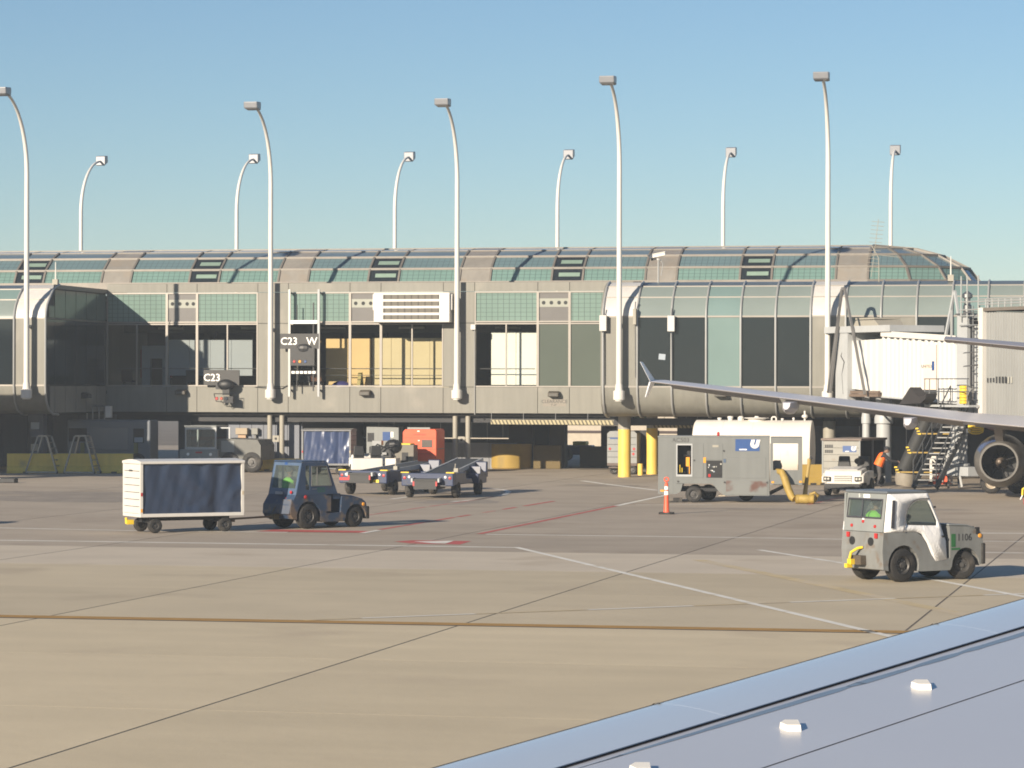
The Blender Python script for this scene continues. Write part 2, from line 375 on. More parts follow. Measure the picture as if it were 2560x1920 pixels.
for a, c_ in ((950, 1005), (1010, 1080), (1088, 1135), (1145, 1175), (1200, 1237), (1258, 1290), (1310, 1385)):
    yy = lambda x: 1324 - (x - 950) * (71 / 435)
    mark('red_line', [(a, yy(a)), (c_, yy(c_))], .16, 'linered' if a % 3 else 'linepink')
patch('red_marking', [(986, 1354), (1030, 1351), (1178, 1353), (1150, 1361.5), (1025, 1359)], 'linered')
patch('white_arrow', [(1034, 1354.5), (1135, 1352.5), (1113, 1360), (1080, 1358.5)], 'linewhite', .008)
patch('red_marking', [(686, 1324.5), (940, 1328.5), (912, 1332.5), (640, 1329)], 'linered', .008)
mark('white_line', [(905, 1333.5), (948, 1326)], .18, 'linewhite', z=.009)
mark('white_line', [(1130, 1254.5), (1190, 1249), (1235, 1243), (1262, 1236), (1272, 1230), (1262, 1225), (1235, 1222), (1190, 1220)], .2, 'linewhite')
mark('white_line', [(978, 1248), (1030, 1241)], .2, 'linewhite')
mark('white_line', [(1455, 1202), (1512, 1210), (1643, 1226)], .25, 'linewhite')
mark('white_line', [(1590, 1262), (1780, 1262)], .18, 'linewhite')
mark('red_line', [(2020, 1262), (2110, 1242)], .14, 'linepink')
for si_, (px, py, rx, ry) in enumerate(((1150, 1255, 1.3, 2.0), (1840, 1272, 2.2, .5), (2330, 1274, 1.2, .6), (190, 1247, 5, 2.6), (330, 1241, 4, 1.6), (60, 1232, 6, 1.5), (1500, 1213, 1.5, .8), (1560, 1216, 1.0, .6))):
    c = G(px, py); b = B(); b.add([(c.x + rx * cos(t * pi / 8) * (1 + .2 * sin(3 * t)), c.y + ry * sin(t * pi / 8) * (1 + .2 * cos(2 * t)), .0012 + .0003 * si_) for t in range(16)], [tuple(range(16))])
    obj('oil_stain', b, 'oil', apron)

# ------------------------------------------------------------------ concourse building
bld = thing('concourse', 'long grey airport concourse with green glazed vaulted roof', 'building', (-30, YF, 0))
def bo(name, b, m, parent=None, **k):
    o = obj(name, b, m, None, **k)
    if parent is None:
        o.parent = bld; o.matrix_parent_inverse = Matrix.Translation((30, -YF, 0))
    else: o.parent = parent
    return o
MOD = 1.44
piers = [-45.5 + 8.64 * k for k in range(-2, 7)]
G2 = .012
def wall_panel(x0, x1, z0, z1, y=YF, m='wall'):
    b = B(); b.box(x0 + G2, x1 - G2, y, y + .06, z0 + G2, z1 - G2); return bo('wall_panel', b, m)
def seg_list():   # the pieces of the flat wall between the two curved holdrooms
    out = []
    for k in (2, 3, 4):
        p = piers[k]
        out += [('pier', p - .72, p + .72)] if k > 2 else []
        out += [('double', p + .72, p + 3.6), ('narrow', p + 3.6, p + 5.04), ('double', p + 5.04, p + 7.92)]
    return out
Z0, Z1, Z2, Z3, Z4 = 2.62, 3.80, 6.67, 8.08, 8.50
segs = seg_list()
b = B(); b.box(-44.7, -20.0, YF + .07, YF + .3, Z0, Z1 - .02); b.box(-44.7, -20.0, YF + .07, YF + .3, Z3 + .02, Z4); bo('backing_wall', b, 'wallback')
for kind, x0, x1 in segs:
    if kind == 'pier':
        for a, c_ in ((Z0, Z1), (Z1, Z2), (Z2, Z3), (Z3, Z4)): wall_panel(x0, x1, a, c_)
        b = B(); b.box(x0 + .02, x1 - .02, YF + .07, YF + .3, Z1, Z3); bo('backing_wall', b, 'wallback')
        continue
    wall_panel(x0, x1, Z0, Z1); wall_panel(x0, x1, Z3, Z4)
    # upper light
    fr = B(); t = .055
    for xx in (x0, x1 - t): fr.box(xx, xx + t, YF - .012, YF + .10, Z1, Z3)
    for zz in (Z1, Z2 - .06, Z2 + .03, Z3 - .06): fr.box(x0 + t, x1 - t, YF - .008, YF + .10, zz, zz + .06)
    if kind == 'double': fr.box((x0 + x1) / 2 - .03, (x0 + x1) / 2 + .03, YF - .004, YF + .09, Z1 + .06, Z2 - .06)
    fo = bo('window_frame', fr, 'frame')
    if kind == 'double':
        b = B(); b.box(x0 + t, x1 - t, YF + .04, YF + .06, Z2 + .09, Z3 - .06); bo('frosted_pane', b, 'greenwin', fo)
    else:
        b = B(); b.box(x0 + t, x1 - t, YF + .045, YF + .06, Z2 + .09, Z3 - .06); vp = bo('vent_panel', b, mat('ventpanel', (.17, .16, .15), .3, 0, .05), fo)
        b = B(); b.box(x0 + t, x1 - t, YF + .036, YF + .045, 7.38, 7.76); bo('vent_strip', b, mat('ventstrip', (.36, .37, .31), .4, 0, .05), fo)
        b = B()
        for q in (.22, .60, .98, 1.3): b.lathe([(.085, 0), (.085, .004)], (x0 + t + q * (MOD - .15) / 1.4, YF + .031, 7.57), (0, 1, 0), 14)
        bo('vent_hole', b, M['interior'], fo)
    film = kind != 'pier' and x0 > -24.7
    ps = [(x0 + t, (x0 + x1) / 2 - .03), ((x0 + x1) / 2 + .03, x1 - t)] if kind == 'double' else [(x0 + t, x1 - t)]
    for a, c_ in ps:
        b = B(); b.box(a, c_, YF + .045, YF + .055, Z1 + .06, Z2 - .06); bo('pane', b, 'filmglass' if film else 'glass', fo)
# interior
ib = B(); ib.box(-46, -20, YF + .35, 140, 3.45, 3.6); bo('interior_floor', ib, 'intfloor')
ib = B(); ib.box(-46, -20, YF + .35, 140, 6.72, 6.85); bo('interior_ceiling', ib, 'interior')
ib = B(); ib.box(-46, -20, 139, 139.2, 3.6, 6.72); bo('interior_wall', ib, 'interior')
for x in (-41.3, -37.2, -33, -29.5, -26):
    ib = B(); ib.box(x - .25, x + .25, 134, 134.5, 3.6, 6.72); bo('interior_column', ib, mat('intcol', (.12, .12, .11), .7))
ib = B(); ib.box(-45, -20.5, 132.5, 132.9, 6.3, 6.715); bo('interior_bulkhead', ib, mat('bulk', (.11, .12, .10), .7))
for x in (-43, -39, -35.2, -31.5, -27):
    ib = B(); ib.box(x, x + 1.2, 131.5, 131.7, 6.45, 6.55); bo('ceiling_fixture', ib, mat('fixt', (.45, .46, .38), .6))
rl = B(); rl.tube([(-44.4, YF + .3, 4.62), (-27.6, YF + .3, 4.62)], .022, 6); rl.tube([(-27.3, YF + .3, 4.62), (-24.8, YF + .3, 4.62)], .022, 6); rl.tube([(-34.5, YF + .3, 4.32), (-28.9, YF + .3, 4.32)], .015, 6)
bo('guard_rail', rl, 'steel')
# partitions and things inside
def inside(name, label, cat, x0, x1, y, z0, z1, m, n, group=None):
    t = thing(name, label, cat, ((x0 + x1) / 2, y, z0), 0, group); wd = (x1 - x0) / n
    for i in range(n):
        b = B(); b.box(-(x1 - x0) / 2 + i * wd + .008, -(x1 - x0) / 2 + (i + 1) * wd - .008, random.uniform(-.01, .01), .06, 0, z1 - z0); obj('panel', b, m, t)
    return t
inside('partition_wall', 'tall yellow beige partition of plain panels behind the concourse windows', 'partition', -32.6, -29.0, 130.9, 3.6, 6.02, 'beige', 4)
inside('partition_wall', 'darker tan end board of the beige partition inside the concourse', 'partition', -34.75, -32.62, 130.8, 3.6, 6.0, 'beige2', 2)
inside('white_board', 'bright white sheet panels standing inside the window left of the clearance notice', 'board', -26.95, -24.66, 130.4, 3.9, 6.28, 'sheetwhite', 2)
inside('partition_wall', 'low pale blue grey partition inside windows left of the gate sign', 'partition', -42.4, -38.35, 131.2, 4.3, 5.96, 'palepanel', 4)
t = thing('wet_floor_sign', 'folding olive yellow floor sign in front of the tan board inside', 'sign', (-33.0, 130.3, 3.6))
for s_ in (-1, 1):
    b = B(); b.slab([(-.15, s_ * .16, 0), (.15, s_ * .16, 0), (.1, s_ * .01, .85), (-.1, s_ * .01, .85)], .02, (0, s_, 0)); obj('leaf', b, mat('olive', (.34, .27, .03), .5), t)
b = B(); b.ellip((0, 0, 0), .5, .3, .32, 14, 8); tag(obj('trash_bag', b, mat('bagblue', (.05, .05, .22), .4), smooth=True), 'dark blue rubbish bag slumped against the tan board inside', 'bag').location = (-33.9, 130.35, 3.75)
t = thing('doorway_frame', 'pale frame of a counter with red edges deep inside the left windows', 'frame', (-43.2, 132.0, 3.6))
b = B(); b.box(-.75, -.35, 0, .2, 0, 2.1); b.box(.25, .6, 0, .2, 0, 2.1); b.box(-.35, .25, 0, .2, 1.5, 2.1); obj('frame', b, 'palepanel', t)
b = B(); b.box(-.83, -.76, 0, .2, .6, 1.9); b.box(.61, .7, 0, .2, .6, 1.9); obj('trim', b, mat('redtrim', (.25, .04, .04), .5), t)
for i, x in enumerate((-36.3, -35.7, -35.1, -44.2, -41.0)):
    t = thing('waiting_seat', ['dark armchair inside window below the gate sign, left', 'dark armchair inside window below the gate sign, middle', 'brown seat inside window below the gate sign, right', 'dark seat near the shaded corner window', 'dark seat in front of the pale blue partition'][i], 'chair', (x, 130.6 + .2 * (i % 2), 3.6), 0, 'seats inside the concourse')
    cm = mat('seat%d' % i, [(.03, .035, .05), (.03, .035, .05), (.16, .07, .04), (.05, .03, .03), (.03, .04, .06)][i], .6)
    b = B(); b.box(-.26, .26, -.25, .25, .38, .48); obj('seat', b, cm, t, bevel=.02)
    b = B(); b.slab([(-.26, -.25, .48), (.26, -.25, .48), (.26, -.36, .95), (-.26, -.36, .95)], .06, (0, -1, 0)); obj('backrest', b, cm, t)
    for sx in (-.24, .24):
        b = B(); b.box(sx - .02, sx + .02, -.22, .22, 0, .38); obj('leg', b, 'steel', t)

# ---- vault
VY = [(132.7, 8.62), (133.1, 9.26), (134.0, 9.84), (134.95, 10.17), (136.5, 10.36)]
VB = [(273.0 - y, z) for y, z in VY[::-1]][1:]
def vseg(x0, x1, i, m, name, inset=0.0, parent=None):
    (ya, za), (yb, zb) = VY[i], VY[i + 1]; n = Vector((0, -(zb - za), (yb - ya))).normalized(); e = .05
    d = Vector((0, yb - ya, zb - za)).normalized() * e; off = n * -inset
    q = [Vector((x0, ya, za)) + d + off, Vector((x1, ya, za)) + d + off, Vector((x1, yb, zb)) - d + off, Vector((x0, yb, zb)) - d + off]
    b = B(); b.slab(q, .03, n); return bo(name, b, m, parent)
vx = []
for p in piers[:7]:
    vx += [('pier', p - .72, p + .72), ('double', p + .72, p + 3.6), ('narrow', p + 3.6, p + 5.04), ('double', p + 5.04, p + 7.92)]
XE = piers[6] + .72  # end of the straight vault
vx = [s_ for s_ in vx if s_[2] <= XE + .01]
def rib_path(x): return [(x, y, z) for y, z in VY + VB]
RM = .055
for i, (kind, x0, x1) in enumerate(vx):
    b = B()
    for q_, ((ya, za), (yb, zb)) in enumerate(zip(VY[:-1], VY[1:])): q_ < 3 and b.bar((x0, ya, za), (x0, yb, zb), .10, .10)
    bo('roof_rib', b, 'rib', bevel=.01)
    a, c_ = x0 + RM, x1 - RM
    if kind == 'pier':
        for r in range(4): vseg(a, c_, r, 'concave_panel', 'roof_panel')
    elif kind == 'double':
        for r in range(4): vseg(a, c_, r, ('vaultlow', 'vaultmid', 'vaulttop', 'vaulttop')[r], 'roof_pane', .012)
    else:
        for r in range(4):
            pn = vseg(a, c_, r, ('darkglass', 'darkglass', 'vaulttop', 'vaulttop')[r], 'roof_pane', .012)
            if r < 2:
                (ya, za), (yb, zb) = VY[r], VY[r + 1]; n = Vector((0, -(zb - za), (yb - ya))).normalized(); A = Vector((0, ya, za)); D = Vector((0, yb - ya, zb - za))
                b = B(); b.slab([A + D * .38 + Vector((a + .25, 0, 0)) + n * .006, A + D * .38 + Vector((c_ - .1, 0, 0)) + n * .006, A + D * .66 + Vector((c_ - .1, 0, 0)) + n * .006, A + D * .66 + Vector((a + .25, 0, 0)) + n * .006], .012, n)
                bo('louvre', b, mat('louvre', (.26, .36, .29), .35), pn)
for y, z in VY:
    b = B(); hz = .05 if z < 9.9 else .022; b.box(vx[0][1], XE, y - .05, y + .03, z - hz, z + hz); bo('roof_purlin', b, 'rib')
b = B(); b.box(vx[0][1], XE, 132.55, 133.2, 8.36, 8.57); bo('roof_kerb', b, 'rib')
b = B()
for (ya, za), (yb, zb) in zip(VB[:-1], VB[1:]): b.slab([(vx[0][1], ya, za), (XE, ya, za), (XE, yb, zb), (vx[0][1], yb, zb)], .04, (0, 0, 1))
b.slab([(vx[0][1], VY[-1][0], VY[-1][1]), (XE, VY[-1][0], VY[-1][1]), (XE, VB[0][0], VB[0][1]), (vx[0][1], VB[0][0], VB[0][1])], .04, (0, 0, 1))
bo('rear_roof', b, 'vaulttop')
# rounded end of the vault
dr = [(136.5 - y, z) for y, z in VY]
def dp(r, a, z): return Vector((XE + 1.28 * r * cos(a), 136.5 + r * sin(a), z))
for k in range(8):
    a0, a1 = -pi / 2 + k * pi / 8, -pi / 2 + (k + 1) * pi / 8
    b = B()
    for i in range(4): b.bar(dp(dr[i][0], a0, dr[i][1]), dp(dr[i + 1][0], a0, dr[i + 1][1]), .10)
    bo('roof_rib', b, 'rib')
    for i in range(4):
        b = B(); b.bar(dp(dr[i][0], a0, dr[i][1]), dp(dr[i][0], a1, dr[i][1]), .12, .1 if i < 3 else .04); bo('roof_purlin', b, 'rib')
    for i in range(4):
        q = [dp(dr[i][0], a0, dr[i][1]), dp(dr[i][0], a1, dr[i][1]), dp(dr[i + 1][0], a1, dr[i + 1][1]), dp(dr[i + 1][0], a0, dr[i + 1][1])]
        cc = sum(q, Vector()) / 4; nn = (cc - Vector((XE, 136.5, 7.5))).normalized()
        q = [p + (cc - p) * .05 - nn * .02 for p in q]
        if i == 3: q = q[:3]
        b = B()
        if i < 3: b.slab(q, .03, nn)
        else: b.add(q, [(0, 1, 2)])
        bo('roof_pane', b, ('vaultlow', 'vaultmid', 'vaulttop', 'vaulttop')[i])
b = B(Matrix.Translation((XE, 136.5, 8.36)) @ Matrix.Diagonal((1.26, 1, 1, 1))); b.lathe([(4.05, 0), (4.05, .22)], (0, 0, 0), (0, 0, 1), 16); bo('roof_kerb', b, 'rib')
# flat roof decks between walls and vault, rear wall
b = B(); b.box(-66, XE, YF + .31, 132.54, 8.25, 8.36); b.box(-66, XE + 4.2, 140.5, 146, 8.1, 8.3); bo('roof_deck', b, 'rib')
b = B(); b.box(-66, 6, 143.6, 143.9, Z0, 8.1); bo('rear_wall', b, 'wall')
b = B(); b.box(-66, 8, YF + .32, 143.5, 2.50, 2.62); bo('underside', b, 'wallback')
b = B(); b.box(-44.5, -20.4, YF + .62, YF + .9, 2.2, 2.495); b.box(-20.3, 6, YC + 2.6, YC + 2.9, 2.2, 2.495); bo('underside_beam', b, 'dark')

# ---- curved holdrooms
PB = [(1.6, 2.58), (.95, 2.61), (.45, 2.78), (.15, 3.12), (.03, 3.5), (0, 3.80)]
PT = [(0, 6.76), (.06, 7.05), (.2, 7.32), (.42, 7.55)]
PU = [(.42, 7.55), (.68, 7.79), (1.0, 8.02)]
PV = [(1.0, 8.02), (1.35, 8.15), (1.75, 8.23)]
def shell(x0, x1, prof, y0, th, g=.02, bowl=0.0):
    b = B(); n = len(prof); vs = []
    cols = [(x0 + g, 0), ((x0 + x1) / 2, bowl), (x1 - g, 0)] if bowl else [(x0 + g, 0), (x1 - g, 0)]
    for x, bw in cols:
        for i, (d, z) in enumerate(prof):
            vs.append((x, y0 + d + bw, z))
    for x, bw in cols:
        for i, (d, z) in enumerate(prof): vs.append((x, y0 + d + bw + th, z + (0 if z > 3.8 and z < 6.8 else (.001))))
    k = len(cols); fs = []
    for c_ in range(k - 1):
        for i in range(n - 1):
            fs.append((c_ * n + i, (c_ + 1) * n + i, (c_ + 1) * n + i + 1, c_ * n + i + 1))
            o = k * n; fs.append((o + c_ * n + i + 1, o + (c_ + 1) * n + i + 1, o + (c_ + 1) * n + i, o + c_ * n + i))
    b.add(vs, fs); return b
def curved_bay(x0, x1, y0, white=False, low='darkglass', mid='greenpane', up='greenpane2'):
    if white:
        bo('wall_panel', shell(x0, x1, PB, y0, .05), 'wall', smooth=True)
        b = B(); b.box(x0 + .02, x1 - .02, y0, y0 + .05, 3.82, 6.73); bo('wall_panel', b, 'wall')
        bo('wall_panel', shell(x0, x1, PT + PU[1:], y0, .05), 'whitemetal', smooth=True)
        bo('wall_panel', shell(x0, x1, PV, y0, .05), 'whitemetal', smooth=True)
        return
    bo('spandrel_panel', shell(x0, x1, PB, y0, .05, bowl=0), 'wall', smooth=True)
    b = B(); b.box(x0 + .03, x1 - .03, y0 + .02, y0 + .05, 3.86, 6.72); bo('pane', b, low)
    bo('pane', shell(x0, x1, PT, y0, .03), mid, smooth=True); bo('pane', shell(x0, x1, PU, y0, .03), up, smooth=True)
    bo('roof_panel', shell(x0, x1, PV, y0, .03), 'topstrip', smooth=True)
def curved_rib(x, y0, r=.045):
    b = B(); p = [(x, y0 + d - .05 + (.03 if z < 3 else 0), z + (.02 if z > 8 else 0) - (.03 if z < 2.9 else 0)) for d, z in PB + PT + PU[1:] + PV[1:]]
    b.tube(p, r, 8); bo('facade_rib', b, 'ribwhite', smooth=True)
def curved_trim(x0, x1, y0):
    b = B()
    for d, z in ((0, 3.83), (0, 6.745), (.42, 7.55), (1.0, 8.02)): b.box(x0, x1, y0 + d - .015, y0 + d + .06, z - .035, z + .035)
    bo('transom', b, 'frame')
# right holdroom
xs = [-20.32 + MOD * k for k in range(19)]
random.seed(3)
for i, x in enumerate(xs[:-1]):
    pier = i % 6 == 0
    low = 'darkglass'
    if i == 3 or i in (10,): low = 'greenpane2'
    if i == 8: low = 'wall'
    curved_bay(x, x + MOD, YC, pier, low, 'greenpane2' if i in (3, 10) else 'greenpane', 'greenpane2' if i in (3, 10) else 'greenpane')
    curved_rib(x, YC)
curved_trim(xs[0], xs[-1], YC)
def endcap(x, y0, y1, m):
    poly = [(y0 + d, z) for d, z in PB + PT + PU[1:] + PV[1:]] + [(y1, 8.23), (y1, 2.58)]
    b = B(); b.prism(poly, x - .04, x + .04, 'x'); return bo('end_wall', b, m)
endcap(xs[0] - .08, YC + .06, YF, 'wall')
b = B(); b.box(xs[0], xs[-1], YC + 1.7, YF + 3.2, 8.12, 8.22); b.box(xs[0], xs[-1], YC + 1.55, YF + .3, 2.585, 2.68); bo('roof_deck', b, 'rib')
b = B(); b.box(xs[0], xs[-1], YC + .4, YC + .45, 3.7, 6.8); bo('backing_wall', b, 'wallback')
# left holdroom, with its glazed return wall
xl = [-44.78 - MOD * k for k in range(13)]
for i in range(12):
    curved_bay(xl[i + 1], xl[i], YC, i % 6 == 0, 'darkglass'); curved_rib(xl[i], YC)
curved_rib(xl[0] + .0, YC, .05); curved_trim(xl[-1], xl[0], YC)
b = B(); b.box(xl[-1], xl[0] - .1, YC + 1.7, YF + 3.2, 8.12, 8.22); b.box(xl[-1], xl[0] - .1, YC + 1.55, YF + .3, 2.585, 2.68); bo('roof_deck', b, 'rib')
b = B(); b.box(xl[-1], xl[0] - .1, YC + .4, YC + .45, 3.7, 6.8); bo('backing_wall', b, 'wallback')
poly = [(YC + .08 + d, z) for d, z in PB + PT + PU[1:] + PV[1:]] + [(YF, 8.23), (YF, 2.58)]
b = B(); b.prism(poly, xl[0] - .14, xl[0] - .06, 'x'); rw = bo('return_wall', b, 'wallback')
ym = [YC + .1, YC + 1.2] + [YC + 1.2 + 1.36 * k for k in range(1, 6)]
for i in range(6):
    a, c_ = ym[i] + .03, ym[i + 1] - .03 if i < 5 else YF - .02
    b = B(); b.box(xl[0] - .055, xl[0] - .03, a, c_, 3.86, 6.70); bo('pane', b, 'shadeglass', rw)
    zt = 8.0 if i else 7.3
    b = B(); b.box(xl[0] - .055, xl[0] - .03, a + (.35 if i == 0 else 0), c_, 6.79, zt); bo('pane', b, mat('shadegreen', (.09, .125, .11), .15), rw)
    b = B(); b.box(xl[0] - .055, xl[0] - .02, a + (.5 if i == 0 else 0), c_, 2.64, 3.80); bo('wall_panel', b, 'wall', rw)
b = B(); b.box(xl[0] - .05, xl[0] + .02, YC + 1.1, YF - .01, 8.06, 8.24); b.box(xl[0] - .05, xl[0] + .0, YC + .1, YF - .01, 6.71, 6.77)
bo('transom', b, 'rib', rw)
# supports
def col(px, py, label, m, r, y=None, z1=2.6, parts=None):
    p = G(px, py); t = thing('support_column', label, 'column', (p.x, p.y, 0), 0, 'columns carrying the concourse'); return t
t = col(1561, 1192.5, 'thick round column, yellow with grey top, in front of the striped clearance bar end', 'yellow', .52)
def bigcol(t, r=.5):
    b = B(); b.lathe([(r, 0), (r, 2.02)], (0, 0, 0), (0, 0, 1), 28); obj('shaft', b, 'yellow', t, smooth=True)
    b = B(); b.lathe([(r - .004, 2.022), (r - .004, 2.6)], (0, 0, 0), (0, 0, 1), 28); obj('column_head', b, 'column', t, smooth=True)
bigcol(t, .27)
t = col(1630, 1185.5, 'thick round yellow column right behind the grey air conditioning cart edge', 'yellow', .27); bigcol(t, .25)
t = thing('support_column', 'plain pale round column behind the right end of the white tank', 'column', (F(2073, 1100, YC + 2.4).x, YC + 2.4, 0), 0, 'columns carrying the concourse')
b = B(); b.lathe([(.26, 0), (.26, 2.4)], (0, 0, 0), (0, 0, 1), 24); obj('shaft', b, 'column', t, smooth=True)
b = B(); b.lathe([(.24, 2.402), (.24, 2.6)], (0, 0, 0), (0, 0, 1), 24); obj('column_head', b, 'wallback', t, smooth=True)
t = thing('support_column', 'square grey shaded column with notices behind the left step stand', 'column', (F(97, 1100, YC + 2.6).x, YC + 2.6, 0), 0, 'columns carrying the concourse')
b = B(); b.box(-.3, .3, -.25, .25, 0, 2.6); obj('shaft', b, 'bluewall', t)
for i, (z, c_) in enumerate(((1.25, 'dark'), (.95, 'column'), (1.9, 'palepanel'))):
    b = B(); b.box(-.27, .02 + .05 * i, -.27, -.252, z, z + .3); obj('notice', b, c_, t)
for k, (px1, px2) in enumerate(((674.6, 705), (1138, 1170))):
    side = 'left of the blue tarp cart' if k == 0 else 'right of the orange trailer'
    y = YF + .45
    for q, px in enumerate((px1, px2)):
        p = F(px, 1100, y)
        t = thing('support_column', 'slim round cream column %s, %s one of the pair' % (side, ['left', 'right'][q]), 'column', (p.x, y, 0), 0, 'columns carrying the concourse')
        b = B(); b.lathe([(.115, 0), (.115, 2.5)], (0, 0, 0), (0, 0, 1), 16); obj('shaft', b, 'column', t, smooth=True)
    xm = (F(px1, 1100, y).x + F(px2, 1100, y).x) / 2
    t = thing('column_plate', 'square cream plate with round dark hole between the columns %s' % side, 'plate', (xm, y - .03, 1.28))
    b = B(); b.box(-.15, .15, 0, .03, 0, .29); obj('plate', b, 'column', t)
    b = B(); b.lathe([(.06, 0), (.06, .006)], (0, -.006, .145), (0, 1, 0), 14); obj('hole', b, 'dark', t)
# ground level rooms and openings
def low_wall(name, x0, x1, y, z0, z1, m, n=1, horizontal=False):
    for i in range(n):
        wd = (x1 - x0) / n; b = B(); b.box(x0 + i * wd + .01, x0 + (i + 1) * wd - .01, y, y + .12, z0, z1); bo(name, b, m)
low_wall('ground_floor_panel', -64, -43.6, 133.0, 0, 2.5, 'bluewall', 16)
low_wall('ground_floor_panel', -42.5, -41.9, 133.0, 0, 2.5, 'bluewall', 1)
low_wall('ground_floor_door', -41.9, -39.3, 133.02, 0, 2.25, 'bluedoor', 1)
low_wall('door_stripe', -41.88, -39.32, 133.0, 1.28, 1.44, mat('stripe', (.09, .03, .04), .6), 1)
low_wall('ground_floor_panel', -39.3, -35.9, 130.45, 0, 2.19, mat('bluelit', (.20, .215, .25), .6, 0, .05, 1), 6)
b = B(); b.box(-35.95, -35.8, 130.58, 143.5, 0, 2.5); bo('ground_floor_panel', b, 'bluewall')
# deep wall under the middle bay: a ribbon of windows over a dark base
low_wall('ground_floor_panel', -35.8, -26.4, 142.0, 0, 1.25, mat('deepwall', (.05, .05, .055), .7), 6)
low_wall('ground_floor_window', -35.8, -26.4, 142.0, 1.3, 2.45, mat('deepwin', (.22, .25, .30), .3), 12)
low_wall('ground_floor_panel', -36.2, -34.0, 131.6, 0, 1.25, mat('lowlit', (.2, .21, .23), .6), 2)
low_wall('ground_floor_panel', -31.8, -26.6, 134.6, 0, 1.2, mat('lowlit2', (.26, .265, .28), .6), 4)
low_wall('ground_floor_wall', -27.6, -25.8, 138.6, 0, 2.2, 'dark', 2)
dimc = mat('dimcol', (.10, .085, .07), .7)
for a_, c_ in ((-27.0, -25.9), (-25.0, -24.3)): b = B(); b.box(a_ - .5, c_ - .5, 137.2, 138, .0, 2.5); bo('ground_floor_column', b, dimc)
low_wall('ground_floor_wall', -14.5, 6, 130.5, 0, 2.5, 'bluedoor', 10)
low_wall('ground_floor_wall', -19.0, -14.5, 134, 0, 2.5, 'dark', 3)
b = B(); b.lathe([(.95, 0), (1.0, .05), (1.0, .42), (1.0, 1.15)], (-27.0, 135.2, 0), (0, 0, 1), 24); tag(obj('column_guard', b, 'yellowdim', smooth=True), 'round yellow concrete guard at the foot of a dark column', 'guard')  # shade under the concourse put into the dim yellow
b = B(); b.box(-25.9, -24.6, 135, 135.3, 0, 1.1); tag(obj('concrete_barrier', b, mat('dimyellow2', (.16, .11, .03), .7), bevel=.03), 'dim yellow barrier in the shade beside the round yellow guard', 'barrier')  # yellow darkened for the shade this barrier stands in
# far yard through the underpass
t = thing('far_building', 'sunlit beige building glimpsed through the underpass', 'building', (-38, 187, 0))
b = B(); b.box(-14, 18, 0, 5, 0, 2.3); obj('wall', b, mat('farbeige', (.55, .48, .38), .7), t)
b = B(); b.box(-14, 18, -.08, -.02, .85, 1.0); b.box(-14, 18, -.08, -.02, 1.55, 1.62); obj('band', b, 'maroon', t)
b = B(); b.box(-26.4, -21.4, 141, 141.2, 1.95, 2.4); tag(obj('girder', b, 'greengirder'), 'green girder seen across the underpass behind the clearance bar', 'girder')
for i, x in enumerate((-26.2, -23.6)):
    b = B(); b.box(x, x + .75, 140.4, 140.9, 0, 1.94); tag(obj('underpass_post', b, 'maroon'), ['dark brown post on the left of the underpass opening', 'dark brown post on the right of the underpass opening'][i], 'post')
b = B(); b.box(-24.3, -22.4, 138.5, 138.7, 0, .98); tag(obj('concrete_barrier', b, mat('olivewall', (.10, .085, .05), .7)), 'olive brown low barrier inside the underpass', 'barrier')
t = thing('baggage_tractor', 'dark tractor with yellow topped hood seen through the underpass', 'tractor', (-27.3, 150, 0))
b = B(); b.box(0, 1.6, 0, 1, .3, .8); obj('body', b, 'loaderblue', t, bevel=.05)
b = B(); b.box(.6, 1.3, 0, .9, .802, 1.0); obj('hood', b, 'safety', t, bevel=.05)
for x in (.3, 1.3):
    b = B(); b.lathe([(.3, 0), (.33, .05), (.33, .2), (.3, .25)], (x, -.1, .33), (0, 1, 0), 14); obj('wheel', b, 'rubber', t, smooth=True)

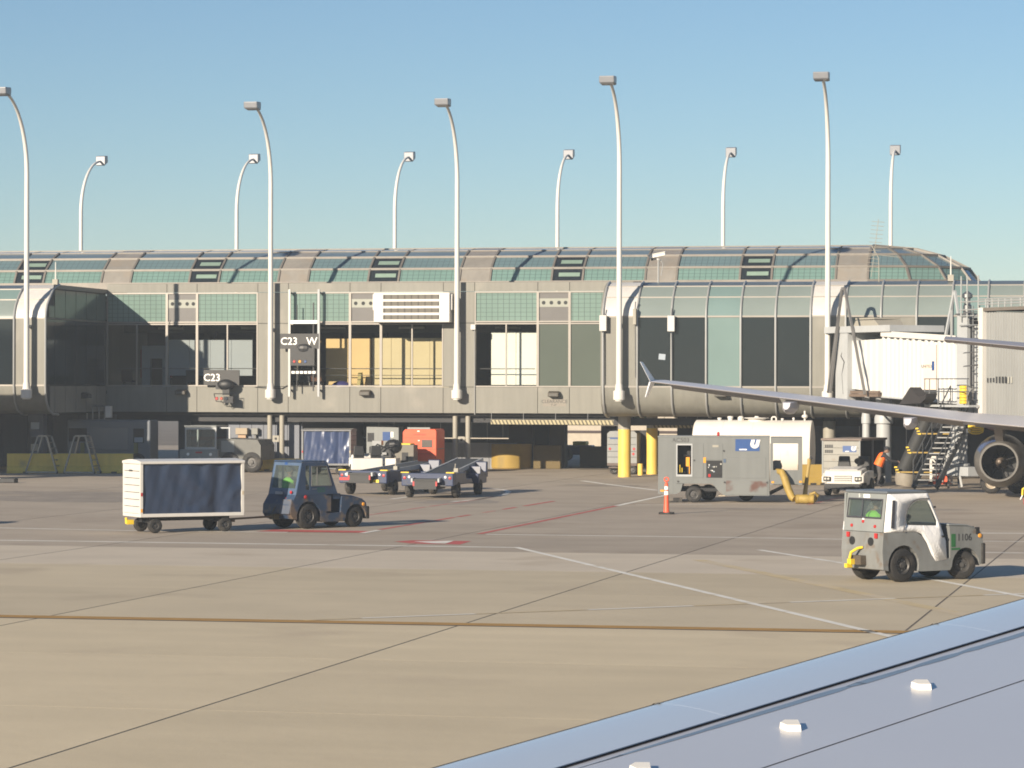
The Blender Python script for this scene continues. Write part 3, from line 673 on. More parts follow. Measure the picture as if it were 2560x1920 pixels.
# ------------------------------------------------------------------ light masts
def make_mast(label, x, y, ztop, zb, front=True):
    t = thing('light_mast', label, 'light mast', (x, y, zb), 0, 'curved light masts along the concourse')
    h = ztop - zb; s_ = -1 if front else 1; R = 3.05 if front else 3.5; hc = 3.3 if front else 3.0
    pts = [(0, 0, 0), (0, 0, h - hc)]
    for i in range(1, 13):
        a = (pi / 2) * i / 12 * .93
        pts.append((0, s_ * R * (1 - cos(a)), h - hc + hc * sin(a) / sin(pi / 2 * .93)))
    k = len(pts); rs = [.125, .10] + [.10 - .042 * i / 12 for i in range(1, 13)]
    b = B(); b.tube(pts, .1, 10, rs=rs); obj('pole', b, 'mast', t, smooth=True)
    e = Vector(pts[-1]); b = B()
    if front:
        b.prism([(-.62, .12), (-.58, -.16), (.02, -.20), (.06, .02), (.02, .16)], -.31, .31, 'x'); hd = obj('lamp_head', b, 'lamp', t, bevel=.03)
        b = B(); b.prism([(-.56, -.165), (-.56, -.18), (-.04, -.215), (-.04, -.20)], -.26, .26, 'x'); obj('lens', b, mat('lens', (.16, .15, .14), .2), hd)
        hd.rotation_euler = (0, 0, 0)
    else:
        b.prism([(.0, -.22), (.5, -.02), (.45, .34), (.0, .28)], -.27, .27, 'x'); hd = obj('lamp_head', b, 'lamp', t, bevel=.03)
        b = B(); b.prism([(.02, -.222), (.02, -.235), (.48, -.045), (.49, -.028)], -.23, .23, 'x'); obj('lens', b, mat('lensr', (.10, .10, .10), .2), hd)
    hd.location = e
    if front:
        b = B(); b.lathe([(.17, -.62), (.17, -.58), (.24, -.56), (.24, -.2), (.17, -.17), (.15, 0), (.15, .08)], (0, 0, .1), (0, 0, 1), 18); obj('base_bracket', b, 'mast', t, smooth=True)
        b = B(); b.box(-.1, .1, .05, .42, -.3, -.05); b.box(-.06, .06, .05, .42, 2.6, 2.7); b.lathe([(.05, 0), (.05, .13)], (0, -.1, .55), (0, 1, 0), 8); obj('wall_clamp', b, 'mast', t)
    else:
        b = B(); b.lathe([(.2, 0), (.2, .3)], (0, 0, 0), (0, 0, 1), 14); obj('base_bracket', b, 'mast', t)
    return t
fl = ['tall white mast at the far left edge on the curved holdroom', 'tall white mast left of the C23 W gate sign', 'tall white mast right of the louvred white wall unit', 'tall white mast on the white panel of the curved right holdroom', 'tall white mast beside the boarding bridge']
for i, lb in enumerate(fl):
    prot = i in (0, 3, 4)
    make_mast(lb, piers[2 + i], (YC if prot else YF) - .42, 16.27, 3.75)
rl_ = ['small rear mast behind the roof, leftmost', 'small rear mast behind the roof left of the second tall mast', 'small rear mast behind the roof left of the third tall mast', 'small rear mast behind the roof left of the fourth tall mast', 'small rear mast behind the roof left of the fifth tall mast', 'small rear mast behind the rounded roof end, rightmost']
for i, x in enumerate((-53.72, -45.03, -36.39, -27.7, -19.04, -10.47)):
    make_mast(rl_[i], x, 151.0, 16.1, 2.0, False)

# ------------------------------------------------------------------ things fixed to the facade
def wall_light(label, x, y, z):
    t = thing('wall_light', label, 'wall light', (x, y, z), 0, 'wall lights under the windows')
    b = B(); b.prism([(0, -.12), (0, .13), (-.1, .15), (-.34, .06), (-.34, -.10)], -.24, .24, 'x'); obj('housing', b, mat('housing%d' % len(bpy.data.materials), (.09, .075, .055), .5), t, bevel=.02)
    b = B(); b.box(-.18, .18, -.352, -.341, -.08, .03); obj('lens', b, mat('lz%d' % len(bpy.data.materials), (.14, .13, .11), .3), t)
for px, py, yy, lb in ((455, 981, YF, 'dark wall light under the shaded windows, left of the C23 sign'), (915, 983, YF, 'brown wall light under the yellow beige partition'), (1386, 986, YF, 'brown wall light above the clearance notice'), (1803, 986, YC + .03, 'brown wall light on the curved holdroom above the white tank')):
    p = F(px, py, yy); wall_light(lb, p.x, yy - .01, p.z)
p = F(214, 980, 125.0)
t = thing('wall_light', 'dark wall light on the shaded side wall at left', 'wall light', (xl[0] - .01, 126.2, 3.37), pi / 2, 'wall lights under the windows')
b = B(); b.prism([(0, -.12), (0, .13), (-.1, .15), (-.34, .06), (-.34, -.10)], -.24, .24, 'x'); obj('housing', b, 'dark', t, bevel=.02)
b = B(); b.box(-.18, .18, -.352, -.341, -.08, .03); obj('lens', b, 'seal', t)
# louvred unit
p0, p1 = F(934, 806, YF - .75), F(1124, 731, YF - .75)
t = thing('air_conditioning_unit', 'large white box with four dark louvre slots mounted over the windows', 'air conditioner', ((p0.x + p1.x) / 2, YF - .02, p0.z))
wd, hh = (p1.x - p0.x) / 2, p1.z - p0.z
b = B(); b.box(-wd, wd, -.73, 0, 0, hh); obj('case', b, 'whitepaint', t, bevel=.03)
b = B(); b.box(-wd - .07, -wd, -.6, -.05, hh * .42, hh * .95); b.box(wd, wd + .08, -.6, -.05, hh * .42, hh * .95); obj('side_cover', b, 'whitepaint', t)
for k in range(4):
    z = hh * (.10 + .228 * k)
    b = B(); b.box(-wd + .43, wd - .48, -.742, -.732, z, z + hh * .145); lv = obj('louvre_slot', b, mat('louvreslot%d' % k, (.15, .135, .105), .6), t)
    b = B()
    for q in range(9):
        x = -wd + .5 + q * (2 * wd - 1.0) / 8; b.box(x - .015, x + .015, -.752, -.743, z, z + hh * .145)
    obj('louvre_bar', b, 'wallback', lv)
b = B(); b.box(-wd + .2, wd - .1, -.5, -.01, -.06, 0); obj('mounting_rail', b, 'dark', t)
# docking guidance frame with boards
yg = YF - .32
x1, x2 = F(724, 800, yg).x, F(797, 800, yg).x
t = thing('docking_frame', 'pair of tall upright rails with light boards and signal lamps at the gate', 'docking frame', ((x1 + x2) / 2, yg, 3.6)); hw = (x2 - x1) / 2
for sx in (-hw, hw):
    b = B(); b.box(sx - .05, sx + .05, -.05, .05, -.25, 4.6); r_ = obj('upright', b, 'ribwhite' if sx < 0 else 'bridgegrey', t)
    b = B()
    for z in (0, 2.2, 4.4): b.box(sx - .03, sx + .03, .05, .31, z, z + .08)
    obj('bracket', b, 'steel', r_)
for z, n in ((3.05, 1), (.77, 6)):
    b = B(); b.box(-hw + .06, hw - .06, -.06, .0, z, z + .15); bd = obj('light_board', b, 'dark' if n > 1 else 'signwhite', t)
    if n > 1:
        for q in range(6):
            x = -hw + .1 + q * (2 * hw - .2) / 6
            b = B(); b.box(x + .02, x + .16, -.072, -.061, z + .02, z + .13); obj('lamp', b, 'signwhite', bd)
b = B(); b.box(hw - .27, hw - .22, -.05, .02, .0, 4.0); b.box(-hw + .34, -hw + .37, -.05, .02, .0, .9); b.box(-hw + .34, -hw + .37, -.05, .02, 3.1, 3.9); obj('conduit', b, 'greytext', t)
b = B(); b.box(-hw + .08, hw - .15, -.2, .02, 1.15, 1.95); b.ellip((.02, -.12, 1.92), .36, .12, .22, 12, 6); cb = obj('signal_box', b, 'black', t)
for q, m in enumerate(('red', 'amber', 'uniblue')):
    b = B(); b.lathe([(.07, 0), (.05, -.03)], (-hw + .28 + .26 * q, -.2, 1.33), (0, 1, 0), 12); obj('signal_lamp', b, m, cb)
def gate_sign(px0, px1, py0, py1, yv, label, words):
    a, c_ = F(px0, py1, yv), F(px1, py0, yv)
    t = thing('gate_sign', label, 'gate sign', ((a.x + c_.x) / 2, yv, a.z), 0, 'gate number boards'); wd, hh = (c_.x - a.x) / 2, c_.z - a.z
    b = B(); b.box(-wd, wd, 0, .08, 0, hh); obj('board', b, 'signblack', t)
    for s_, px, sz in words:
        x = F(px, 900, yv).x - t.location.x; text(s_, sz * .94, face_m(x, -.004, hh * .48), 'signwhite', t, bold=.004)
    for sx in (-wd * .8, wd * .8):
        b = B(); b.box(sx - .03, sx + .03, .08, .3, hh * .3, hh * .7); obj('bracket', b, 'steel', t)
    return t
gate_sign(700, 797, 834, 872, yg - .06, 'dark board reading C23 W mounted on the pier beside the docking frame', [('C23', 722.5, .50), ('W', 779.5, .52)])
gate_sign(509, 598, 925, 963, YF - .28, 'dark board reading C23 below the windows, lower of the two', [('C23', 530, .50)])
t = thing('signal_camera', 'black lamp housing with cage and red lamps hanging over the lower C23 sign', 'signal lamp', (F(563, 980, YF - .5).x, YF - .5, 3.25))
b = B(); b.ellip((.02, 0, .62), .42, .2, .26, 14, 8); b.box(-.1, .22, -.1, .1, .15, .6); b.box(-.42, .1, -.1, .1, .42, .66); obj('housing', b, 'black', t, smooth=True)
b = B(); b.tube([(-.5, -.1, .22), (.45, -.1, .22), (.45, -.1, -.22), (-.4, -.1, -.12), (-.5, -.1, .22)], .02, 6); b.tube([(-.2, 0, -.1), (-.02, 0, -.3), (.2, 0, -.12)], .015, 6); obj('cage', b, 'black', t)
b = B(); b.box(-.05, .4, -.12, .1, -.2, .1); b.box(-.05, .1, .1, .5, .2, .3); obj('driver_box', b, 'dark', t)
for q, m in ((-.36, 'red'), (-.14, 'orangedark'), (.1, 'cloth_navy')):
    b = B(); b.lathe([(.08, 0), (.06, -.04)], (q, -.12, 0), (0, 1, 0), 12); obj('signal_lamp', b, m, t)
# clearance notice (painted lettering on a pale patch)
p = F(1386, 1008, YF); t = thing('clearance_notice', 'painted clearance notice on the wall under the brown light', 'notice', (p.x, YF - .003, p.z))
b = B(); b.box(-.52, .52, -.001, .002, -.14, .2); obj('patch', b, mat('patchp', (.29, .26, .215), .6), t)
text('CLEARANCE', .21, face_m(0, -.003, .07), 'greytext', t, ext=.001); text('7\'-4"', .15, face_m(-.03, -.003, -.09), 'greytext', t, ext=.001)
# boxes on the ribs
for px, py, h_, m, lb in ((1509, 808, .66, 'whitemetal', 'white equipment box on the first rib of the curved holdroom'), (1588, 792, .66, 'column', 'cream equipment box on the second rib of the curved holdroom'), (1679, 809, .66, 'whitemetal', 'white equipment box on the third rib of the curved holdroom')):
    p = F(px, py, YC - .1); wd = .15 if m != 'column' else .07
    t = thing('equipment_box', lb, 'box', (p.x, YC - .1, p.z - .33), 0, 'boxes on the holdroom ribs')
    b = B(); b.box(-wd, wd, -.2, 0, 0, h_); obj('case', b, m, t, bevel=.02)
    b = B(); b.tube([(0, -.02, 0), (.01, -.02, -.4), (.02, -.0, -2.2)], .02, 6); b.tube([(0, -.03, h_), (.02, -.03, h_ + .3)], .025, 6); obj('conduit', b, 'steel', t)
p = F(1184, 818, YF); t = thing('equipment_box', 'small white box with thin pipe right of the third tall mast', 'box', (p.x, YF, p.z - .12), 0)
b = B(); b.box(-.11, .11, -.15, 0, 0, .24); obj('case', b, 'whitemetal', t, bevel=.015)
b = B(); b.tube([(.05, -.04, 0), (.07, -.04, -3.8)], .025, 6); obj('conduit', b, 'ribwhite', t)
t = thing('wall_pipe', 'thin grey pipe along the wall below the docking frame', 'pipe', (-37.7, YF - .04, 3.72))
b = B(); b.tube([(0, 0, .06), (1.0, -.01, 0), (1.3, -.01, 0), (1.5, 0, .12), (2.8, 0, .12)], .02, 6); obj('pipe', b, 'greytext', t)
# security camera on the curved roof
p = F(1644, 707, YC + 1.5); t = thing('security_camera', 'white security camera on a thin post above the curved holdroom roof', 'camera', (p.x, YC + 1.7, 8.2))
b = B(); b.tube([(0, 0, 0), (0, 0, .95)], .04, 8); b.tube([(0, 0, .95), (.03, 0, 1.02)], .09, 8); b.tube([(.12, 0, .3), (.2, 0, .8), (.08, 0, 1.0)], .02, 6); obj('post', b, 'ribwhite', t)
b = B(); b.m = Matrix.Translation((-.02, 0, 1.1)) @ Matrix.Rotation(-.2, 4, 'Y'); b.box(-.35, .33, -.1, .1, 0, .12); b.prism([(-.42, .13), (.36, .13), (.36, .16), (-.42, .16)], -.12, .12); obj('housing', b, 'whitepaint', t)
b = B(); b.m = Matrix.Translation((-.02, 0, 1.1)) @ Matrix.Rotation(-.2, 4, 'Y'); b.box(-.36, -.34, -.07, .07, .02, .1); b.box(-.3, -.1, -.06, .06, -.1, 0); obj('lens', b, 'dark', t)
for px, pyb, pyt, m, lb in ((139, 707, 655, YC + 1.5, 'thin white whip antenna above the left holdroom roof'), (2377, 705, 640, YC + 1.6, 'white whip antenna with small box on the right holdroom roof')):
    a, c_ = F(px, pyb, m), F(px, pyt, m); t = thing('antenna', lb, 'antenna', (a.x, m, 8.2))
    b = B(); b.tube([(0, 0, 0), (0, 0, (c_.z - 8.2) * .5), (0, 0, c_.z - 8.2)], .03, 6, rs=[.04, .03, .018]); obj('rod', b, 'mast', t)
    b = B(); b.box(-.12, .12, -.1, .1, .02, .28); obj('base', b, 'column', t)
p = F(2196, 705, YC + 1.6); t = thing('antenna', 'comb shaped television antenna on a thin mast by the rounded roof end', 'antenna', (p.x, YC + 1.6, 8.2))
b = B(); b.tube([(0, 0, -3), (.02, 0, .55), (0, 0, 1.0), (-.28, 0, 1.5)], .018, 6); b.tube([(-.3, 0, .2), (.0, 0, 2.6)], .012, 5)
b.tube([(-.45, -.1, 1.06), (.0, 0, 1.12), (.9, .2, 1.02)], .012, 5); obj('mast', b, 'column', t)
b = B()
for q in range(13):
    z = .45 + q * .17; x = -.30 + .30 * (z - .2) / 2.4; b.tube([(x - .26, 0, z + .02), (x + .26, 0, z - .02)], .010, 4)
obj('element', b, 'column', t)
p = F(1655, 892, YC); b = B(); b.m = Matrix.Rotation(.08, 4, 'Y'); b.box(-.14, .14, 0, .012, -.12, .12)
o = obj('window_notice', b, 'palepanel'); o.location = (p.x, YC + .005, p.z); tag(o, 'small pale paper stuck on a dark window of the curved holdroom', 'notice')
# striped clearance bars
def clear_bar(px0, py0, px1, py1, yv, label):
    a, c_ = F(px0, py0, yv), F(px1, py1, yv); t = thing('clearance_bar', label, 'clearance bar', (a.x, yv, a.z), 0, 'striped clearance bars'); ln = c_.x - a.x
    b = B(); b.box(0, ln, 0, .08, -.10, .10); obj('bar', b, mat('barcream', (.52, .45, .26), .6), t)
    n = int(ln / .17)
    for k in range(n):
        x = ln * (k + .4) / n; b = B(); b.add([(x, -.004, -.1), (x + .07, -.004, -.1), (x - .02, -.004, .09), (x - .09, -.004, .09)], [(0, 1, 2, 3)]); obj('stripe', b, mat('bars', (.10, .085, .05), .6) if k == 0 else bpy.data.materials['bars'], t)
    b = B()
    for k in range(5): b.tube([(ln * k / 4 + .02, .04, .1), (ln * k / 4 + .02, .04, .4)], .012, 5)
    obj('chain', b, 'steel', t)
clear_bar(1227, 1055, 1549, 1061, 128.6, 'long striped clearance bar hanging left of the yellow column')
clear_bar(1632, 1064, 1742, 1066, 125.6, 'short striped clearance bar between yellow column and white tank')

# ------------------------------------------------------------------ people
def human(name, label, loc, rotz, J, cols, vest=None, hat=None, seat=False):
    """J: joint name -> (x,y,z); one skinned body, with clothing children"""
    t = thing(name, label, 'person', loc, rotz)
    order = ['pelvis', 'waist', 'chest', 'neck', 'head0', 'shL', 'elL', 'wrL', 'haL', 'shR', 'elR', 'wrR', 'haR', 'hipL', 'knL', 'anL', 'toL', 'hipR', 'knR', 'anR', 'toR']
    E_ = [('pelvis', 'waist'), ('waist', 'chest'), ('chest', 'neck'), ('neck', 'head0'), ('chest', 'shL'), ('shL', 'elL'), ('elL', 'wrL'), ('wrL', 'haL'), ('chest', 'shR'), ('shR', 'elR'), ('elR', 'wrR'), ('wrR', 'haR'),
          ('pelvis', 'hipL'), ('hipL', 'knL'), ('knL', 'anL'), ('anL', 'toL'), ('pelvis', 'hipR'), ('hipR', 'knR'), ('knR', 'anR'), ('anR', 'toR')]
    Rr = dict(pelvis=(.16, .13), waist=(.15, .12), chest=(.17, .13), neck=(.06, .06), head0=(.055, .055), sh=(.085, .085), el=(.055, .055), wr=(.04, .04), ha=(.035, .025), hip=(.10, .10), kn=(.07, .07), an=(.05, .05), to=(.045, .04))
    me = bpy.data.meshes.new('body'); me.from_pydata([J[n] for n in order], [(order.index(a), order.index(b_)) for a, b_ in E_], [])
    o = bpy.data.objects.new('body', me); C.objects.link(o)
    sk = o.modifiers.new('skin', 'SKIN'); sk.use_smooth_shade = True
    if not me.skin_vertices: me.attributes.new  # layer is made with the modifier
    for i, n in enumerate(order):
        r = Rr.get(n) or Rr[n[:-1]]
        me.skin_vertices[0].data[i].radius = r; me.skin_vertices[0].data[i].use_root = (i == 0)
    sb = o.modifiers.new('sub', 'SUBSURF'); sb.levels = 2; sb.render_levels = 2
    dg = bpy.context.evaluated_depsgraph_get(); ev = o.evaluated_get(dg); m2 = bpy.data.meshes.new_from_object(ev)
    o.modifiers.clear(); o.data = m2; m2.materials.clear()
    for c_ in cols: m2.materials.append(M[c_])      # 0 jacket 1 trousers 2 skin 3 boots
    keys = {n: Vector(J[n]) for n in order}
    def near(p, ns): return min((p - keys[n]).length for n in ns)
    for f in m2.polygons:
        c_ = f.center; d = {1: near(c_, ('pelvis', 'hipL', 'hipR', 'knL', 'knR')), 0: near(c_, ('waist', 'chest', 'shL', 'shR', 'elL', 'elR', 'wrL', 'wrR')), 2: near(c_, ('haL', 'haR', 'head0')), 3: near(c_, ('anL', 'anR', 'toL', 'toR')) + .03}
        f.material_index = min(d, key=d.get); f.use_smooth = True
    o.parent = t
    # head: skull with nose, ears and chin
    h = Vector(J['head']); fw = (Vector(J['face']) - h).normalized(); rt_ = fw.cross(Vector((0, 0, 1))).normalized(); up = rt_.cross(fw)
    mt = Matrix(((fw.x, rt_.x, up.x, h.x), (fw.y, rt_.y, up.y, h.y), (fw.z, rt_.z, up.z, h.z), (0, 0, 0, 1)))
    b = B(mt); b.ellip((0, 0, 0), .098, .078, .118, 14, 10); b.ellip((.04, 0, -.07), .055, .05, .05, 10, 6); b.ellip((.10, 0, -.015), .022, .016, .028, 8, 6)
    for s_ in (-1, 1): b.ellip((-.005, s_ * .08, -.01), .022, .012, .032, 8, 6)
    hd = obj('head', b, 'skin', t, smooth=True)
    b = B(mt)
    for s_ in (-1, 1): b.ellip((.09, s_ * .032, .012), .012, .014, .009, 6, 4)
    b.ellip((.088, 0, -.055), .010, .024, .006, 6, 4); obj('eyes_and_mouth', b, 'hair', hd)
    b = B(mt); b.ellip((-.02, 0, .035), .103, .088, .105, 14, 8)
    if hat: b.ellip((.0, 0, .05), .115, .10, .09, 14, 8)
    obj('hat' if hat else 'hair', b, hat or 'hair', hd, smooth=True)
    # hands with five fingers
    for s_, e_, wri in (('L', 'elL', 'wrL'), ('R', 'elR', 'wrR')):
        wv = Vector(J['wr' + s_]); hv = Vector(J['ha' + s_]); d = (hv - wv).normalized(); sd = d.cross(Vector((0, 0, 1)))
        sd = sd.normalized() if sd.length > .1 else Vector((0, 1, 0)); nn = sd.cross(d)
        b = B(); b.ellip(hv, .04, .04, .03, 8, 6)
        for q, ln in enumerate((.07, .08, .075, .06)):
            p = hv + sd * (.03 - .02 * q) + d * .02; b.tube([p, p + d * ln * .5 - nn * .006, p + d * ln * .8 - nn * .03], .009, 6, rs=[.010, .009, .007])
        p = hv + sd * .035; b.tube([p, p + sd * .025 + d * .02, p + sd * .025 + d * .05 - nn * .015], .01, 6, rs=[.012, .010, .008])
        obj('hand', b, 'skin', t, smooth=True)
    if vest:
        pe, wa, ch, nk = (Vector(J[k]) for k in ('pelvis', 'waist', 'chest', 'neck'))
        rings = []; cen = [pe + (wa - pe) * -.35, wa, wa + (ch - wa) * .6, ch + (nk - ch) * .25, ch + (nk - ch) * .75]; rad = [(.215, .185), (.21, .175), (.22, .175), (.215, .16), (.12, .10)]
        sdv = (Vector(J['shL']) - Vector(J['shR'])).normalized()
        for i, c_ in enumerate(cen):
            ax = (cen[min(i + 1, 4)] - cen[max(i - 1, 0)]).normalized(); fv = sdv.cross(ax).normalized()
            rings.append([c_ + sdv * rad[i][0] * cos(2 * pi * j / 18) + fv * rad[i][1] * sin(2 * pi * j / 18) for j in range(18)])
        b = B(); b.loft(rings); v = obj('vest', b, vest, t, smooth=True, ang=70)
        rr = [[c_ + (p - c_) * 1.02 for p in [wa + sdv * .192 * cos(2 * pi * j / 18) + sdv.cross(Vector((0, 0, 1))).normalized() * .157 * sin(2 * pi * j / 18) + Vector((0, 0, dz)) for j in range(18)]] for c_, dz in ((wa, .0), (wa, .05))]
        b = B(); b.loft(rr, False); obj('reflective_band', b, 'reflective', v, smooth=True)
        for s_ in ('L', 'R'):
            b = B(); q = Vector(J['sh' + s_]); b.tube([ch + (q - ch) * .55 + Vector((0, 0, .06)), ch + (q - ch) * .6 + (wa - ch) * .2 + Vector((.165, 0, 0)), wa + (q - ch) * .5 + Vector((.165, 0, .03))], .02, 6); obj('reflective_band', b, 'reflective', v)
    return t
def seated(sz):     # seat height sz, facing +x, hands on a wheel
    return dict(pelvis=(0, 0, sz + .1), waist=(-.02, 0, sz + .28), chest=(0, 0, sz + .48), neck=(.02, 0, sz + .64), head0=(.03, 0, sz + .70), head=(.04, 0, sz + .79), face=(1, 0, sz + .75),
                shL=(.01, .2, sz + .55), elL=(.12, .26, sz + .30), wrL=(.34, .2, sz + .36), haL=(.41, .17, sz + .38), shR=(.01, -.2, sz + .55), elR=(.12, -.26, sz + .30), wrR=(.34, -.2, sz + .36), haR=(.41, -.17, sz + .38),
                hipL=(.05, .1, sz + .08), knL=(.44, .13, sz + .1), anL=(.5, .13, sz - .3), toL=(.62, .13, sz - .36), hipR=(.05, -.1, sz + .08), knR=(.44, -.13, sz + .1), anR=(.5, -.13, sz - .3), toR=(.62, -.13, sz - .36))

# ------------------------------------------------------------------ vehicles
def wheel(t, x, y, z, r, wd, name='wheel', rim='rim', steer=0, bolts=6, out=-1, rr=.55):
    """tyre mesh with a rim child; out is the side (in y) that shows the hub"""
    b = B(); p = [(r * rr, -wd / 2), (r * .86, -wd / 2), (r * .97, -wd * .40), (r, -wd * .25), (r, wd * .25), (r * .97, wd * .40), (r * .86, wd / 2), (r * rr, wd / 2)]
    b.lathe(p, (0, 0, 0), (0, 1, 0), 28, False); o = obj(name, b, 'rubber', t, smooth=True, ang=50); o.location = (x, y, z); o.rotation_euler = (0, 0, steer)
    b = B(); b.lathe([(r * rr * .99, 0), (r * rr * .99, wd * .42), (r * rr * .9, wd * .40), (r * .42 * rr / .55, wd * .22), (r * .2, wd * .24), (r * .17, wd * .42), (0, wd * .43)], (0, 0, 0), (0, out, 0), 24); rm = obj('rim', b, rim, o, smooth=True)
    if bolts:
        b = B()
        for k in range(bolts):
            a = 2 * pi * k / bolts; b.lathe([(r * .035, 0), (r * .035, wd * .06)], (r * .3 * cos(a), out * wd * .23, r * .3 * sin(a)), (0, out, 0), 6)
        obj('bolt', b, 'steel', rm)
    return o
def arc_pts(cx_, cz_, r, a0, a1, n=10): return [(cx_ + r * cos(a0 + (a1 - a0) * i / n), cz_ + r * sin(a0 + (a1 - a0) * i / n)) for i in range(n + 1)]
def lamp(t, x, y, z, r, m, ax=(-1, 0, 0), name='tail_lamp', sq=None):
    b = B()
    if sq:
        a = Vector(ax); b.box(x - .012, x + .012, y - sq[0], y + sq[0], z - sq[1], z + sq[1])
    else: b.lathe([(r, 0), (r * .9, .015), (0, .022)], (x, y, z), ax, 14)
    return obj(name, b, m, t)

# -- grey baggage tractor with white curtain cab
HR = .33; rear_c = G(2247, 1455)
ht = radians(45)
t = thing('baggage_tractor', 'grey baggage tractor with white fabric cab side and yellow tow hook', 'tractor', (0, 0, 0), ht)
dv = Vector((cos(ht), sin(ht), 0)); lv = Vector((-sin(ht), cos(ht), 0))
t.location = rear_c + lv * .50
tg = t; W2 = .62
# lower body: rear tub, sill, nose
zb = .30
tub = [(-.47, .30), (-.50, .62), (-.44, .985), (.30, .985), (.44, .97), (.62, .78), (.70, .55), (.74, .36), (1.22, .34)] 
tub += arc_pts(1.65, .28, .40, pi * .95, pi * .62, 5)
tub = [(-.47, .30), (-.50, .62), (-.47, .985), (.36, .985)] + [(.50, .93), (.66, .72), (.78, .42)] + [(1.24, .42), (1.24, .22), (.44, .22)] + arc_pts(0, .335, .42, -.25, pi + .05, 12)[0:0]
def side_prof():
    p = [(-.50, .26), (-.53, .62), (-.50, .985), (.34, .985), (.50, .90), (.66, .68), (.80, .44), (1.24, .44), (1.24, .86), (1.22, 1.08), (1.72, 1.06), (2.02, .98), (2.12, .88), (2.13, .30), (2.03, .29)]
    p += arc_pts(1.66, .27, .37, 0, pi, 10)
    p += [(1.24, .20), (.48, .20)] + arc_pts(.02, .33, .40, -.3, pi + .25, 12)
    return p
b = B(); b.prism(side_prof(), -W2, W2); obj('body', b, 'greyworn', t, bevel=.025)
b = B(); b.prism([(1.24, 1.085), (1.72, 1.068), (2.0, .995), (2.0, 1.02), (1.72, 1.10), (1.24, 1.12)], -W2 + .04, W2 - .04); obj('hood', b, 'grey', t, bevel=.015)
b = B(); b.box(2.0, 2.03, -.45, -.40, .93, 1.05); b.box(1.93, 2.02, -W2 - .01, -W2 + .03, .9, 1.04); obj('hood_latch', b, 'dark', t)
for y in (-W2 + .02, W2 - .02):
    b = B(); b.box(2.08, 2.16, y - .06, y + .06, .3, .72); obj('bumper_block', b, 'rubber', t, bevel=.02)
# cab: sloping rear wall, roof, pillars
rw_ = [(-.50, .995), (-.40, 1.74)]
b = B()
yw = W2 - .03
zs0, zs1 = 1.27, 1.63
def rx(z): return -.50 + .10 * (z - .995) / .745
for (za, zb_, ya, yb_) in ((.995, zs0, -yw, yw), (zs1, 1.74, -yw, yw), (zs0, zs1, -yw, -yw + .09), (zs0, zs1, yw - .09, yw)):
    b.add([(rx(za), ya, za), (rx(za), yb_, za), (rx(zb_), yb_, zb_), (rx(zb_), ya, zb_), (rx(za) + .035, ya, za), (rx(za) + .035, yb_, za), (rx(zb_) + .035, yb_, zb_), (rx(zb_) + .035, ya, zb_)],
          [(0, 1, 2, 3), (7, 6, 5, 4), (0, 4, 5, 1), (1, 5, 6, 2), (2, 6, 7, 3), (3, 7, 4, 0)])
cab = obj('cab_rear', b, 'grey', t)
b = B(); b.box(rx(zs0) + .02, rx(zs0) + .026, -yw + .09, yw - .09, zs0, zs1); b.v = [(v[0] + (rx(zs1) - rx(zs0)) * (v[2] - zs0) / (zs1 - zs0), v[1], v[2]) for v in b.v]; rwn = obj('rear_window', b, 'carglass', cab)
b = B(); pth = [(rx(zs0 - .01) - .012, s_ * (yw - .08), z) for s_, z in ((-1, zs0), (1, zs0))] + [(rx(zs1) - .012, s_ * (yw - .08), zs1) for s_ in (1, -1)]
b.tube(pth + [pth[0], pth[1]], .018, 6); b.tube([(rx(zs0) - .008, .08, zs0), (rx(zs1) - .008, .08, zs1)], .012, 6); obj('window_seal', b, 'seal', rwn)
b = B(); b.box(-.43, .62, -W2 - .01, W2 + .01, 1.745, 1.80); obj('roof', b, 'roofgrey', t, bevel=.025)
b = B()
for y in (-W2 + .03, W2 - .03): b.bar((.62, y, 1.74), (.98, y, 1.06), .05)
b.bar((.98, -W2, 1.08), (.98, W2, 1.08), .05); b.bar((.61, -W2, 1.72), (.61, W2, 1.72), .05); b.bar((-.42, W2 - .02, 1.74), (-.45, W2 - .02, 1.0), .05); obj('pillar', b, 'grey', t)
b = B(); b.add([(.64, -W2 + .06, 1.70), (.64, W2 - .06, 1.70), (.96, W2 - .06, 1.10), (.96, -W2 + .06, 1.10)], [(0, 1, 2, 3)]); obj('windscreen', b, 'carglass', t)
